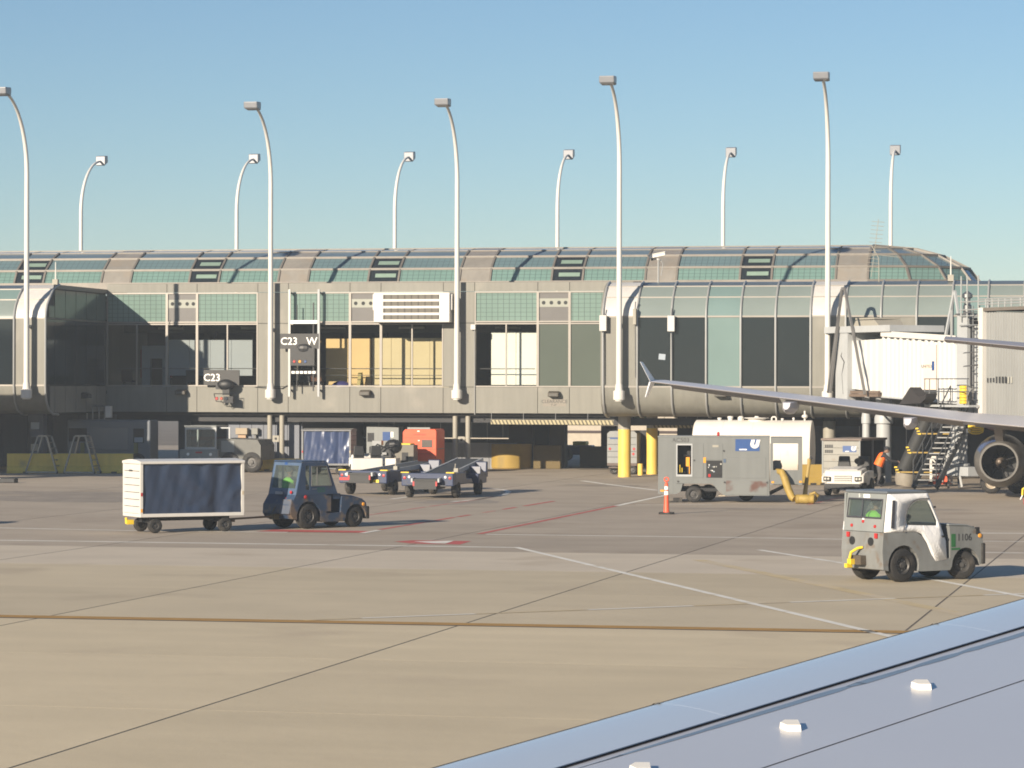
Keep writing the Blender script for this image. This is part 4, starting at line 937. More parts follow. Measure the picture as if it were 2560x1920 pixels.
# fabric side with rounded window
def curtain(y, out):
    wn = arc_pts(.44, 1.24, .36, pi, pi / 2, 8) + [(.62, 1.60), (.68, 1.52), (.86, 1.20), (.86, 1.10)] + [(.10, 1.13)]
    zmax = 1.745
    outer = [(-.40, 1.745), (.64, 1.745), (.98, 1.10), (1.12, .78), (1.15, .42), (.86, .39), (.74, .54), (.62, .76), (.48, .94), (.34, .99), (-.49, .99)]
    b = B(); th_ = .02
    # quad strip between window and outline, both resampled by angle from the window centre
    cxn, czn = .48, 1.28; N = 48
    def cast(poly, a):
        best = None
        for i in range(len(poly)):
            x0, z0 = poly[i]; x1_, z1_ = poly[(i + 1) % len(poly)]; dx, dz = cos(a), sin(a); ex, ez = x1_ - x0, z1_ - z0
            den = dx * ez - dz * ex
            if abs(den) < 1e-9: continue
            s1 = ((x0 - cxn) * ez - (z0 - czn) * ex) / den; s2 = ((x0 - cxn) * dz - (z0 - czn) * dx) / den
            if s1 > 0 and -1e-6 <= s2 <= 1 + 1e-6 and (best is None or s1 > best): best = s1
        return (cxn + cos(a) * best, czn + sin(a) * best)
    angs = sorted(set([2 * pi * k / N for k in range(N)] + [atan2(p[1] - czn, p[0] - cxn) % (2 * pi) for p in outer + wn]))
    oi = [(cast(outer, a), cast(wn, a)) for a in angs]; n = len(oi); vs = []
    for (po, pi_) in oi:
        mid = ((po[0] + pi_[0]) / 2, (po[1] + pi_[1]) / 2); wr = .004 * sin(po[0] * 23 + po[1] * 17)
        vs += [(po[0], y, po[1]), (mid[0], y + out * (.012 + wr), mid[1]), (pi_[0], y, pi_[1])]
    fs = []
    for i in range(n):
        j = (i + 1) % n
        for q in (0, 1): fs.append((3 * i + q, 3 * j + q, 3 * j + q + 1, 3 * i + q + 1))
    b.add(vs, fs); cu = obj('cab_curtain', b, 'canvas', t, smooth=True, ang=80)
    sd = cu.modifiers.new('thick', 'SOLIDIFY'); sd.thickness = .015
    b = B(); b.prism([p for p in wn], y - .004, y + .004); obj('side_window', b, 'carglass', cu)
    b = B(); wn2 = [(.48 + (x - .48) * 1.10, 1.28 + (z - 1.28) * 1.12) for x, z in arc_pts(.44, 1.24, .36, pi, pi / 2, 8) + [(.64, 1.60)]]
    b.tube([(-.02 + .0, y + out * .03, 1.0), (.02, y + out * .03, 1.15)] + [(x, y + out * .03, z) for x, z in wn2], .010, 5); obj('zip', b, 'seal', cu)
    b = B(); b.prism([(-.30, 1.62), (-.23, 1.62), (-.25, 1.07), (-.34, 1.07)], y + out * .026, y + out * .034); obj('slit_window', b, 'seal', cu)
    b = B()
    for x, z in ((.80, 1.47), (1.03, .88)): b.box(x - .03, x + .02, y + out * .03 - .01, y + out * .03 + .01, z - .02, z + .02)
    obj('buckle', b, 'dark', cu)
curtain(-W2 - .005, -1); curtain(W2 + .005, 1)
# rear fittings
for y, z in ((-.35, 1.10), (.35, 1.10), (.02, 1.19)): lamp(t, rx(z) - .002, y, z, .035, 'red')
b = B(); b.box(rx(1.68) - .008, rx(1.68), -.11, .08, 1.655, 1.725); obj('number_plate', b, 'signwhite', t)
text('5', .10, back_m(rx(1.7) - .006, .21, 1.69), 'signwhite', t)
b = B(); b.lathe([(.028, 0), (.028, .01)], (rx(1.23), .02, 1.235), (-1, 0, 0), 10); obj('reflector', b, 'signwhite', t)
for y in (-.42, .42): lamp(t, -.525, y, .92, .04, 'red', name='reflector', sq=(.04, .05))
for y in (-.26, .30):
    b = B(); b.lathe([(.085, 0), (.085, .006)], (-.522, y, .80), (-1, 0, 0), 18); obj('rear_port', b, 'dark', t)
b = B(); b.box(-.66, -.52, -.12, .16, .34, .52); hk = obj('tow_plate', b, mat('towplate', (.12, .095, .07), .6), t)
b = B(); b.box(-.76, -.66, .06, .17, .34, .45); b.tube([(-.74, .12, .46), (-.72, .10, .58), (-.62, .02, .66), (-.54, -.04, .68)], .028, 8); b.box(-.84, -.7, .08, .16, .28, .36); obj('tow_hook', b, 'safety', hk)
lamp(t, 2.03, -W2 - .005, .87, .045, 'amber', (0, -1, 0), 'side_lamp')
text('1106', .20, face_m(1.62, -W2 - .004, .84), 'greytext', t)
b = B(); b.box(1.27, 1.38, -W2 - .006, -W2 - .001, .66, .92); b.box(1.27, 1.50, -W2 - .006, -W2 - .001, .60, .64); obj('green_mark', b, mat('greenmark', (.03, .16, .05), .6), t)
b = B(); b.tube([(.70, .05, 1.12), (.60, .05, 1.18)], .02, 6); b.lathe([(.16, 0), (.18, .01), (.16, .02)], (.60, .05, 1.18), (-.6, 0, .8), 16); b.box(.7, .98, -.5, .5, .9, 1.12); obj('dashboard', b, 'dark', t)
b = B(); b.box(-.2, .22, -.15, .35, .7, .84); b.slab([(-.22, -.15, .84), (-.22, .35, .84), (-.28, .35, 1.06), (-.28, -.15, 1.06)], .06, (-1, 0, 0)); obj('seat', b, 'black', t, bevel=.03)
for x, y, r, wd, st in ((.02, -.50, .335, .23, 0), (.02, .50, .335, .23, 0), (1.66, -.47, .29, .2, -.45), (1.66, .47, .29, .2, -.45)): wheel(t, x, y, r, r, wd, steer=st, out=-1 if y < 0 else 1, bolts=8 if x < 1 else 4)
hd_ = human('person', 'driver in bright green safety vest and dark sleeves inside the grey tractor', t.matrix_basis @ Vector((.02, .10, 0)) if False else (t.location + dv * -.05 + lv * .16), ht, seated(.78), ('cloth_navy', 'cloth_dark', 'skin', 'cloth_dark'), 'vestgreen', 'cloth_dark')

# -- dark blue baggage tractor
rear_c = G(765, 1322); hb = radians(54)
dv2 = Vector((cos(hb), sin(hb), 0)); lv2 = Vector((-sin(hb), cos(hb), 0))
t = thing('baggage_tractor', 'dark blue baggage tractor with enclosed cab pulling the white cart', 'tractor', rear_c + lv2 * .5, hb)
def prof2():
    p = [(-.52, .28), (-.62, .42), (-.60, .66), (-.42, .92), (.60, .92), (.62, .42), (.66, .40), (1.12, .42), (1.16, .86), (1.56, .83), (1.94, .73), (2.02, .66), (2.05, .42), (2.03, .27)]
    p += arc_pts(1.66, .27, .36, 0, pi, 10) + [(1.24, .17), (.5, .17)] + arc_pts(.02, .33, .41, -.3, pi + .2, 12)
    return p
b = B(); b.prism(prof2(), -.60, .60); bd2 = obj('body', b, 'blueworn', t, bevel=.03)
b = B(); b.prism([(1.14, .865), (1.56, .835), (1.94, .735), (1.94, .76), (1.56, .865), (1.14, .905)], -.56, .56); obj('hood', b, 'blue', t, bevel=.015)
b = B()
def rx2(z): return -.42 + .20 * (z - .9) / .9
def rearq(ya, yb_, za, zb_, th_=.04):
    return [(rx2(za), ya, za), (rx2(za), yb_, za), (rx2(zb_), yb_, zb_), (rx2(zb_), ya, zb_), (rx2(za) + th_, ya, za), (rx2(za) + th_, yb_, za), (rx2(zb_) + th_, yb_, zb_), (rx2(zb_) + th_, ya, zb_)]
BF = [(0, 1, 2, 3), (7, 6, 5, 4), (0, 4, 5, 1), (1, 5, 6, 2), (2, 6, 7, 3), (3, 7, 4, 0)]
for q in ((-.58, .58, .92, 1.09), (-.58, .58, 1.70, 1.78), (-.58, -.50, 1.09, 1.70), (.50, .58, 1.09, 1.70)): b.add(rearq(*q), BF)
cab = obj('cab_rear', b, 'bluelight', t)
b = B(); b.add(rearq(-.50, .50, 1.09, 1.70, .008), BF); obj('rear_window', b, 'carglass', cab)
b = B(); b.box(-.24, .62, -.60, .60, 1.785, 1.83); obj('roof', b, 'blue', t, bevel=.03)
b = B(); b.box(rx2(1.74) - .006, rx2(1.74), .0, .12, 1.71, 1.785); obj('roof_mark', b, 'uniblue', t)
for y, o_ in ((-.59, -1), (.59, 1)):
    b = B(); wn = [(.10, 1.15), (.10, 1.68), (.62, 1.68), (.80, 1.15)]
    b.prism([(rx2(.92), .92), (rx2(1.78), 1.78), (-.10, 1.78), (-.10, .92)], y - .015, y + .015)
    b.prism([(.04, .92), (.04, 1.78), (.10, 1.78), (.10, .92)], y - .015, y + .015)
    b.prism([(.10, 1.68), (.10, 1.78), (.64, 1.78), (.62, 1.68)], y - .015, y + .015)
    b.prism([(.62, 1.68), (.64, 1.78), (1.0, .92), (.89, .92), (.80, 1.15)], y - .015, y + .015)
    b.prism([(.10, .92), (.10, 1.15), (.80, 1.15), (.89, .92)], y - .015, y + .015)
    b.prism([(-.10, .92), (-.10, 1.05), (.04, 1.05), (.04, .92)], y - .014, y + .014); b.prism([(-.10, 1.7), (-.10, 1.78), (.04, 1.78), (.04, 1.7)], y - .014, y + .014)
    dr_ = obj('door', b, 'blue', t)
    b = B(); b.prism(wn, y - .004, y + .004); b.prism([(-.10, 1.05), (-.10, 1.7), (.04, 1.7), (.04, 1.05)], y - .004, y + .004); sw = obj('side_window', b, 'carglass', dr_)
    b = B(); b.tube([(.10, y + o_ * .018, 1.15), (.10, y + o_ * .018, 1.68), (.62, y + o_ * .018, 1.68), (.80, y + o_ * .018, 1.15), (.10, y + o_ * .018, 1.15)], .012, 5); b.tube([(.30, y + o_ * .012, 1.15), (.30, y + o_ * .012, 1.68)], .012, 5); obj('window_frame', b, mat('wf%d' % (o_ + 1), (.16, .16, .155), .4), sw)
    b = B(); b.box(.12, .28, y + o_ * .016, y + o_ * .024, 1.06, 1.075); obj('handle', b, 'steel', dr_)
    b = B(); b.box(.42, .78, y + o_ * .016, y + o_ * .02, .45, .88); obj('step_panel', b, 'blueworn', dr_)
    for (xa, xb, za, zb_) in ((.32, .56, 1.085, 1.10), (.32, .56, .985, 1.0), (.32, .335, 1.0, 1.085), (.545, .56, 1.0, 1.085), (.40, .42, 1.0, 1.085), (.46, .52, 1.03, 1.06)):
        b = B(); b.box(xa, xb, y + o_ * .016, y + o_ * .019, za, zb_); obj('door_mark', b, mat('gm%d' % len(bpy.data.materials), (.02, .14, .07), .6), dr_)
b = B(); b.add([(.64, -.55, 1.74), (.64, .55, 1.74), (.95, .55, 1.0), (.95, -.55, 1.0)], [(0, 1, 2, 3)]); obj('windscreen', b, 'carglass', t)
b = B()
for y in (-.57, .57): b.bar((.63, y, 1.78), (1.0, y, .9), .05)
b.bar((.99, -.58, .93), (.99, .58, .93), .06); b.box(.9, 1.14, -.56, .56, .78, .93); obj('pillar', b, 'blue', t)
lamp(t, -.45, -.42, .99, .045, 'red'); lamp(t, -.47, -.22, .80, .05, 'red'); lamp(t, -.10, -.602, .86, .05, 'red', (0, -1, 0), 'side_lamp'); lamp(t, 1.92, -.602, .62, .05, 'amber', (0, -1, 0), 'side_lamp')
b = B(); b.box(-.50, -.44, -.05, .2, .93, 1.0); obj('label_plate', b, 'palepanel', t)
b = B(); b.prism([(-.63, .40), (-.66, .42), (-.56, .80), (-.53, .80)], -.59, -.2); obj('rear_guard', b, mat('rgd', (.11, .13, .17), .5, dirt=(.2, .14, .09), damt=.48, dscale=4), t)
b = B(); b.box(-.78, -.6, -.1, .1, .26, .40); b.tube([(-.7, .1, .42), (-.62, .06, .58), (-.5, .0, .66)], .015, 6); obj('tow_hook', b, mat('hookdirty', (.12, .10, .04), .6), t)
b = B(); b.box(2.04, 2.14, -.6, -.42, .22, .56); b.box(2.04, 2.14, .42, .6, .22, .56); obj('bumper_block', b, 'rubber', t, bevel=.02)
b = B(); b.box(-.15, .25, -.2, .2, .7, .82); b.slab([(-.15, -.2, .82), (-.15, .2, .82), (-.19, .2, 1.02), (-.19, -.2, 1.02)], .05, (-1, 0, 0)); obj('seat', b, 'black', t, bevel=.02)
for x, y, r, wd in ((.02, -.50, .335, .23), (.02, .50, .335, .23), (1.66, -.48, .285, .2), (1.66, .48, .285, .2)): wheel(t, x, y, r, r, wd, out=-1 if y < 0 else 1, bolts=7 if x < 1 else 1)
J = seated(.76); human('person', 'driver in yellow green safety vest inside the blue tractor', t.location + dv2 * -.02 + lv2 * .20, hb, J, ('cloth_dark', 'cloth_dark', 'skin', 'cloth_dark'), 'vestgreen', 'cloth_grey')
blue_t = t

# -- baggage carts
def baggage_cart(label, loc, rz, Lc, Wc, H0, H1, tarp, group='covered baggage carts', left_end=True, lines=True):
    t = thing('baggage_cart', label, 'baggage cart', loc, rz, group); fr = 'whitepaint' if tarp == 'tarp' else 'steel'
    w_ = Wc / 2; e = .07
    b = B(); b.box(0, Lc, -w_, w_, H0, H0 + .09); obj('floor_frame', b, fr, t, bevel=.01)
    for x in (e / 2, Lc - e / 2):
        for y in (-w_ + e / 2, w_ - e / 2): b = B(); b.box(x - e / 2, x + e / 2, y - e / 2, y + e / 2, H0 + .09, H1); obj('corner_post', b, fr, t)
    n = 10; rp = [(-w_ - .02, H1)] + [(-w_ - .02 + (2 * w_ + .04) * i / n, H1 + .07 + .05 * sin(pi * i / n)) for i in range(n + 1)] + [(w_ + .02, H1)]
    b = B(); b.prism(rp, -.02, Lc + .02, 'x'); obj('roof', b, fr, t, bevel=.015)
    for k, x in enumerate((0, Lc)):
        if lines:
            hh = (H1 - H0 - .09) / 7
            for q in range(7):
                b = B(); b.box(x + (.0 if k == 0 else -.03), x + (.03 if k == 0 else 0), -w_ + e, w_ - e, H0 + .09 + q * hh + .008, H0 + .09 + (q + 1) * hh - .008); obj('end_panel', b, fr, t)
    for y, o_ in ((-w_, -1), (w_, 1)):
        b = B(); nx, nz = 40, 10; vs = []; x0, x1_ = e + .01, Lc - e - .01; z0, z1_ = H0 + .09, H1
        for j in range(nz + 1):
            for i in range(nx + 1):
                u = i / nx; v = j / nz; pull = math.exp(-((u - .76) ** 2) / .004) * .085 * (1 - v * .5)
                rp_ = .014 * sin(u * 31 + 5 * v + 3 * sin(v * 3)) * (.3 + v) + .006 * sin(u * 61 - v * 8)
                fan = .045 * sin(13 * atan2(v - .1, u - .78)) * min(1, 6 * abs(u - .78)) * max(0, 1 - 1.6 * abs(u - .78))
                vs.append((x0 + (x1_ - x0) * u, y * .93 + o_ * (.01 + rp_ - pull + fan), z0 + (z1_ - z0) * v))
        b.add(vs, [(j * (nx + 1) + i, j * (nx + 1) + i + 1, (j + 1) * (nx + 1) + i + 1, (j + 1) * (nx + 1) + i) for j in range(nz) for i in range(nx)])
        obj('side_curtain', b, tarp, t, smooth=True, ang=180)
    b = B(); b.box(.25, Lc - .2, -.1, .1, H0 - .12, H0 - .01); b.box(.35, .55, -.45, .45, H0 - .16, H0 - .02); b.box(Lc - .6, Lc - .4, -.45, .45, H0 - .16, H0 - .02); obj('chassis', b, 'dark', t)
    for x in (.45, Lc - .5):
        for y in (-w_ * .80, w_ * .80): wheel(t, x, y, .19, .19, .13, out=-1 if y < 0 else 1, bolts=5, rr=.5)
    b = B(); b.box(-.13, .05, -.04, .06, .22, .34); b.tube([(-.14, 0, .24), (-.15, .0, .40)], .035, 6); obj('rear_hitch', b, 'safety' if tarp == 'tarp' else 'dark', t)
    for z, m in ((H0 + .55, 'red'), (H0 + .13, 'amber')):
        b = B(); b.box(.01, .06, -w_ - .006, -w_ - .001, z, z + .09); obj('reflector', b, m, t)
    b = B(); b.box(Lc - .06, Lc - .01, -w_ - .006, -w_ - .001, H0 + .55, H0 + .65); obj('reflector', b, 'lineyellow', t)
    return t
hc_ = radians(40); cl = G(387, 1333); cdv = Vector((cos(hc_), sin(hc_), 0)); clv = Vector((-sin(hc_), cos(hc_), 0))
cart = baggage_cart('white covered baggage cart with dark navy side curtain behind the blue tractor', cl - cdv * .45 + clv * .50, hc_, 2.92, 1.25, .42, 1.80, 'tarp')
b = B(); b.box(.08, .24, -.636, -.628, 1.785, 1.84); obj('roof_corner', b, 'dark', cart)
text('UNITED', .07, back_m(-.006, .05, 1.62), 'greytext', cart)
b = B(); pa = cart.matrix_basis.inverted() @ Vector((0, 0, 0)); 
hook = blue_t.location + dv2 * -.72 + Vector((0, 0, .34)); st = cart.location + cdv * 2.75 + Vector((0, 0, .30))
loc_ = lambda p: Matrix.Rotation(-hc_, 4, 'Z') @ (p - cart.location)
b = B(); b.bar(loc_(st), loc_(hook), .05, .05); b.box(2.5, 2.8, -.3, .3, .24, .3); obj('drawbar', b, mat('drawbar', (.16, .10, .05), .6), cart)
# unseen copy of the cart, added past the left edge for its shadow
off = baggage_cart('unseen white covered baggage cart added past the left edge for its shadow', (-35.2, 73.0, 0), radians(5), 2.92, 1.25, .42, 1.80, 'tarp', 'covered baggage carts')
p = G(757, 1186)
b2 = baggage_cart('old baggage cart with torn bright blue tarp parked under the concourse', (p.x, p.y + .3, 0), radians(5), 2.15, 1.5, .40, 1.88, 'tarpblue')

# -- grey power cart behind it, with blue emblem
def emblem(t, x0, z0, wd, hh, y, lettered=True):
    """blue board with white fluted U"""
    b = B(); b.box(x0, x0 + wd, y - .004, y - .001, z0, z0 + hh); bd = obj('emblem_board', b, 'uniblue', t)
    for k in range(4):
        pts = []
        for s_ in range(13):
            a = pi + pi * s_ / 12; pts.append((cos(a), sin(a)))
        cxm = x0 + wd * .80; s1 = wd * .17 * (1 - .235 * k); zc = z0 + hh * .58
        path = [(cxm - s1 + hh * .10, zc + hh * .38)] + [(cxm + s1 * c_ + hh * .0, zc + s1 * .95 * s__) for c_, s__ in pts] + [(cxm + s1 + hh * .10, zc + hh * .38)]
        b = B(); b.tube([(q[0], y - .006, q[1]) for q in path], wd * .016, 5); obj('emblem', b, 'signwhite', bd)
    if lettered: text('UNITED', hh * .12, face_m(x0 + wd * .32, y - .006, z0 + hh * .12), 'signwhite', bd, sx=1.5, bold=.004)
p = G(905, 1180); t = thing('power_cart', 'dark grey power cart with small blue panel behind the blue tarp cart', 'ground equipment', (p.x - .3, 130.6, 0), radians(4))
b = B(); b.box(-.2, 1.3, 0, 1.2, .3, 1.98); obj('body', b, 'grey', t, bevel=.03)
b = B(); b.box(.55, .9, -.012, -.002, 1.35, 1.75); obj('emblem_board', b, 'uniblue', t)
b = B(); b.box(.92, 1.05, -.012, -.002, 1.5, 1.75); obj('label_plate', b, 'signwhite', t)
b = B(); b.box(-.15, .15, -.012, -.002, 1.3, 1.7); obj('vent', b, 'dark', t)
for x in (.1, 1.0): wheel(t, x, .05, .22, .22, .15)

# -- orange ground heater
p = G(1007, 1180); pr = G(1092, 1180)
t = thing('ground_heater', 'bright orange box trailer with grill and dark lettering', 'ground equipment', (F(1007, 1100, 126.5).x, 126.5, 0), radians(2))
wd = F(1090, 1100, 126.5).x - F(1007, 1100, 126.5).x; dp_ = 2.0
b = B(); b.prism([(0, .40), (0, 1.80), (.10, 1.93), (wd - .05, 1.93), (wd, 1.85), (wd, .40), (wd - .12, .28), (.2, .30)], 0, dp_); obj('body', b, 'orange', t, bevel=.015)
b = B(); b.box(.2, wd - .28, .0, .1, 1.945, 2.02); obj('roof_vent', b, 'corruggrey', t)
b = B(); b.box(.85, 1.32, -.015, -.003, 1.14, 1.48); vt = obj('grill', b, mat('grillg', (.17, .13, .10), .6), t)
for k in range(6):
    b = B(); b.box(.86, 1.31, -.024, -.016, 1.16 + k * .053, 1.175 + k * .053); obj('slat', b, 'greytext', vt)
text('UNITED', .10, face_m(.75, -.004, 1.70), 'greytext', t, sx=1.6); text('21', .18, face_m(.28, -.004, 1.22), 'greytext', t)
for z in (.5, .85, 1.05, 1.55):
    b = B(); b.box(.05, wd - .03, -.006, -.001, z, z + .015); obj('seam', b, 'orangedark', t)
b = B(); b.box(.65, .75, -.008, -.001, 1.83, 1.88); b.box(.68, .76, -.02, -.003, 1.42, 1.46); obj('label_plate', b, 'signwhite', t)
b = B(); b.tube([(.50, -.05, 1.1), (.60, -.15, .35)], .03, 6); b.tube([(.60, -.15, .35), (.75, -1.1, .3)], .03, 6); obj('drawbar', b, mat('drawyellow', (.5, .36, .06), .6), t)
b = B(); b.box(wd + .002, wd + .02, .3, 1.7, 1.05, 1.08); obj('side_trim', b, 'grey', t)
for x in (.25, wd - .25): wheel(t, x, 1.2, .24, .24, .16)
# -- white open tractors
def open_tractor(label, loc, rz):
    t = thing('baggage_tractor', label, 'tractor', loc, rz)
    b = B(); b.prism([(-.5, .35), (-.5, .85), (.35, .85), (.40, .45), (.75, .45), (.80, .98), (1.7, .90), (1.78, .80), (1.80, .42), (1.72, .34)], -.66, .66); obj('body', b, 'whitepaint', t, bevel=.05)
    b = B(); b.prism([(.82, .985), (1.68, .905), (1.66, .93), (.82, 1.02)], -.5, .5); obj('hood', b, 'whitepaint', t, bevel=.015)
    for y in (-.66, .66):
        b = B(); b.prism([(.95, .72), (1.2, .86), (1.62, .80), (1.84, .68), (1.84, .45), (.95, .45)], y - .10, y + .10); obj('fender', b, 'whitepaint', t, bevel=.05)
    b = B(); b.box(1.80, 1.83, -.3, .3, .5, .74); gr = obj('grill', b, 'dark', t)
    for k in range(4):
        b = B(); b.box(1.83, 1.845, -.32, .32, .505 + k * .062, .54 + k * .062); obj('grill_bar', b, 'whitepaint', gr)
    for y in (-.56, .56):
        b = B(); b.box(1.84, 1.86, y - .13, y + .13, .52, .68); h = obj('headlight', b, 'dark', t)
        for q in (-.055, .055):
            b = B(); b.lathe([(.045, 0), (.03, .012)], (1.86, y + q, .6), (1, 0, 0), 12); obj('lens', b, 'reflective', h)
    for y in (-.36, .34):
        b = B(); b.box(-.15, .35, y - .22, y + .22, .85, .97); b.prism([(y - .24, .95), (y - .19, 1.36), (y + .19, 1.36), (y + .24, .95)], -.26, -.14, 'x'); obj('seat', b, 'black', t, bevel=.03)
    b = B(); b.tube([(.78, .34, .95), (.55, .34, 1.18)], .025, 6); b.lathe([(.17, 0), (.19, .01), (.17, .02)], (.55, .34, 1.18), (-.7, 0, .7), 16); obj('steering_wheel', b, 'black', t)
    b = B(); b.box(1.78, 1.88, -.62, .62, .24, .43); obj('bumper', b, 'dark', t)
    for x, y in ((.0, -.62), (.0, .62), (1.35, -.62), (1.35, .62)): wheel(t, x, y, .3, .3, .2, out=-1 if y < 0 else 1)
    return t
p = G(2128, 1240); open_tractor('white open tractor facing us, black seats, half shaded hood', (p.x - .08, p.y + 1.8, 0), radians(-97))
p = G(945, 1178); open_tractor('white open tractor with black seats behind the belt loaders', (F(925, 1100, 119.5).x, 119.0, 0), radians(104))
t = thing('engine_unit', 'bare black engine with hoses standing behind the left belt loader', 'ground equipment', (F(955, 1150, 123).x, 123.0, 0))
b = B(); b.box(-.5, .5, -.3, .3, .75, 1.25); b.box(-.8, -.3, -.5, .3, .5, .95); b.ellip((.5, 0, 1.25), .4, .3, .32, 10, 6); obj('engine', b, 'black', t, bevel=.04)
b = B(); b.tube([(-.4, -.4, 1.0), (-.1, -.45, 1.35), (.4, -.4, 1.15), (.7, -.4, .8)], .03, 6); b.tube([(-.2, -.4, .8), (.2, -.5, 1.25), (.8, -.35, 1.35)], .03, 6); obj('hose', b, 'dark', t)
b = B(); b.box(-.35, .05, -.35, .05, 1.3, 1.5); b.box(.1, .3, -.42, -.3, .9, 1.0); obj('fitting', b, 'steel', t)
b = B(); b.box(-.7, .7, -.4, .4, .3, .75); obj('base', b, 'whitepaint', t)
for x in (-.5, .5): wheel(t, x, -.3, .2, .2, .15)
t = thing('tool_cabinet', 'grey cabinet with yellow top edge left of the orange trailer', 'cabinet', (F(970, 1150, 125).x, 125, 0))
b = B(); b.box(0, 1.15, 0, .8, .1, 1.28); obj('case', b, mat('cabgrey', (.22, .20, .16), .6), t, bevel=.02)
b = B(); b.box(-.02, 1.0, -.02, .82, 1.285, 1.34); obj('lid', b, 'safety', t); b = B(); b.box(.62, .9, -.012, -.002, .5, .95); obj('opening', b, 'dark', t)
b = B(); b.box(.1, 1.0, .1, .7, 0, .1); obj('base', b, 'dark', t)

# -- belt loaders
def belt_loader(label, loc, rz, z0, z1, red=True):
    t = thing('belt_loader', label, 'belt loader', loc, rz, 'blue belt loaders'); w_ = .92
    b = B(); b.box(.1, 5.2, -w_ * .5, w_ * .5, .42, .62); b.box(0, .25, -w_, w_, .42, .86); b.box(3.6, 4.8, -w_, w_, .40, .75); obj('chassis', b, 'loaderblue', t, bevel=.03)
    b = B(); b.prism([(.25, .45), (.25, .86), (1.7, .86), (1.9, .62), (2.6, .62), (2.8, .45)], -w_, -w_ * .55); obj('engine_cover', b, 'loaderblue', t, bevel=.03)
    b = B(); b.prism([(.25, .45), (.25, .80), (1.2, .80), (1.5, .45)], w_ * .55, w_); obj('side_box', b, 'loaderblue', t, bevel=.03)
    b = B(); b.prism([(3.9, .7), (3.95, 1.02), (4.15, .82), (4.75, .78), (4.8, 1.15), (5.0, 1.15), (5.0, .6)], -w_, -w_ * .5); obj('driver_seat', b, 'loaderblue', t, bevel=.03)
    xa, xb = -.3, 6.0; bw = .42
    b = B(); b.prism([(xa, z0 - .05), (xa, z0), (xb, z1), (xb, z1 - .05)], -bw, bw); cv = obj('conveyor_belt', b, 'chute', t)
    b = B()
    for y in (-bw - .05, bw + .05): b.prism([(xa, z0 - .10), (xa, z0 + .03), (xb, z1 + .03), (xb, z1 - .14)], y - .03, y + .03)
    obj('side_rail', b, 'bridgegrey', cv)
    b = B(); b.prism([(xa - .02, z0 - .34), (xa - .02, z0 - .06), (xa + 1.5, z0 + .1), (xa + 1.2, z0 - .34)], -bw + .02, bw - .02); obj('belt_end', b, 'black', cv)
    b = B(); b.bar((4.2, -.3, .6), (5.0, -.3, z1 - .15), .08); b.bar((4.2, .3, .6), (5.0, .3, z1 - .15), .08); obj('lift_arm', b, 'bridgegrey', t)
    for y in (-w_ + .12, w_ - .12):
        lamp(t, -.002, y, .70, .055, 'red'); lamp(t, -.002, y * .8, .73, .045, 'signwhite', name='reversing_lamp')
        b = B(); b.box(0, .25, y - .14, y + .14, .865, .9); obj('corner_guard', b, 'safety', t)
    if red:
        b = B(); b.box(-.015, -.003, .25, w_ - .02, .52, .62); obj('red_panel', b, 'red', t)
        b = B(); b.box(-.02, -.003, .08, .3, .48, .58); b.box(-.02, -.003, -.62, -.2, .45, .55); obj('hazard_plate', b, 'safety', t)
    b = B(); b.tube([(-.12, w_ * .75, .47), (-.12, -w_ * .1, .47)], .02, 6); b.tube([(-.12, -w_ * .1, .45), (-.14, -w_ * .75, .43)], .025, 6); obj('bumper_bar', b, 'steel', t)
    for y in (-.5, .5): lamp(t, -.31, y * .8, z0 - .15, .04, 'red', name='marker_lamp', sq=(.03, .08))
    for x, y in ((.75, -w_ + .1), (.75, w_ - .1), (3.9, -w_ + .1), (3.9, w_ - .1)): wheel(t, x, y, .29, .29, .22, out=-1 if y < 0 else 1)
    b = B(); b.box(1.3, 1.5, -.75, -.6, .87, 1.0); b.tube([(1.4, -.6, .87), (1.55, -.6, 1.15)], .02, 6); obj('control_panel', b, 'column', t)
    return t
h1 = radians(80); p = G(907, 1238); belt_loader('blue belt loader with belt nearly level, red and yellow rear panel, left one', (p.x, p.y, 0), h1, .78, 1.05)
h1 = radians(88); p = G(1068, 1246); belt_loader('blue belt loader with belt sloping up, right of the other loader', (p.x, p.y, 0), h1, .66, 1.22, False)

# -- grey pushback tractor
p = G(560, 1183); t = thing('pushback_tractor', 'big grey pushback tractor with glazed cab under the shaded concourse edge', 'tractor', (F(455, 1183, 125.5).x, 125.5, 0), 0)
sc = FPX / 131
def X(px): return F(px, 1100, 125.5).x - t.location.x
x0, x1_, x2_ = X(467), X(545), X(652)
b = B(); b.prism([(x1_ - .25, .55), (x1_ - .25, 1.45), (x1_ + .2, 1.5), (x2_ - .15, 1.45), (x2_, 1.2), (x2_, .55)] + arc_pts(x2_ - .42, .45, .42, .25, pi - .25, 8) + arc_pts(x1_ + .55, .45, .42, .25, pi - .25, 8), 0, 2.2); obj('body', b, mat('pbgrey', (.15, .15, .135), .55, dirt=(.08, .075, .065), damt=.55), t, bevel=.04)
b = B(); b.box(x0 - .25, x1_ + .1, -.3, 1.9, .35, 1.02); obj('cab_base', b, 'grey', t, bevel=.04)
cp = [(x0, 1.02, x0 + .05, 2.0), (x1_ - .06, 1.02, x1_ - .1, 2.0)]
b = B(); b.box(x0, x1_, -.28, -.20, 1.02, 1.12); b.box(x0, x1_, -.26, -.18, 1.90, 2.0)
for a in (x0 + .03, x1_ - .03): b.box(a - .03, a + .03, -.27, -.20, 1.12, 1.9)
cb = obj('cab', b, 'bridgegrey', t)
for a in (x0 + .03, x1_ - .03): b = B(); b.box(a - .03, a + .03, 1.5, 1.57, 1.0, 1.95); obj('rear_pillar', b, 'bridgegrey', t)
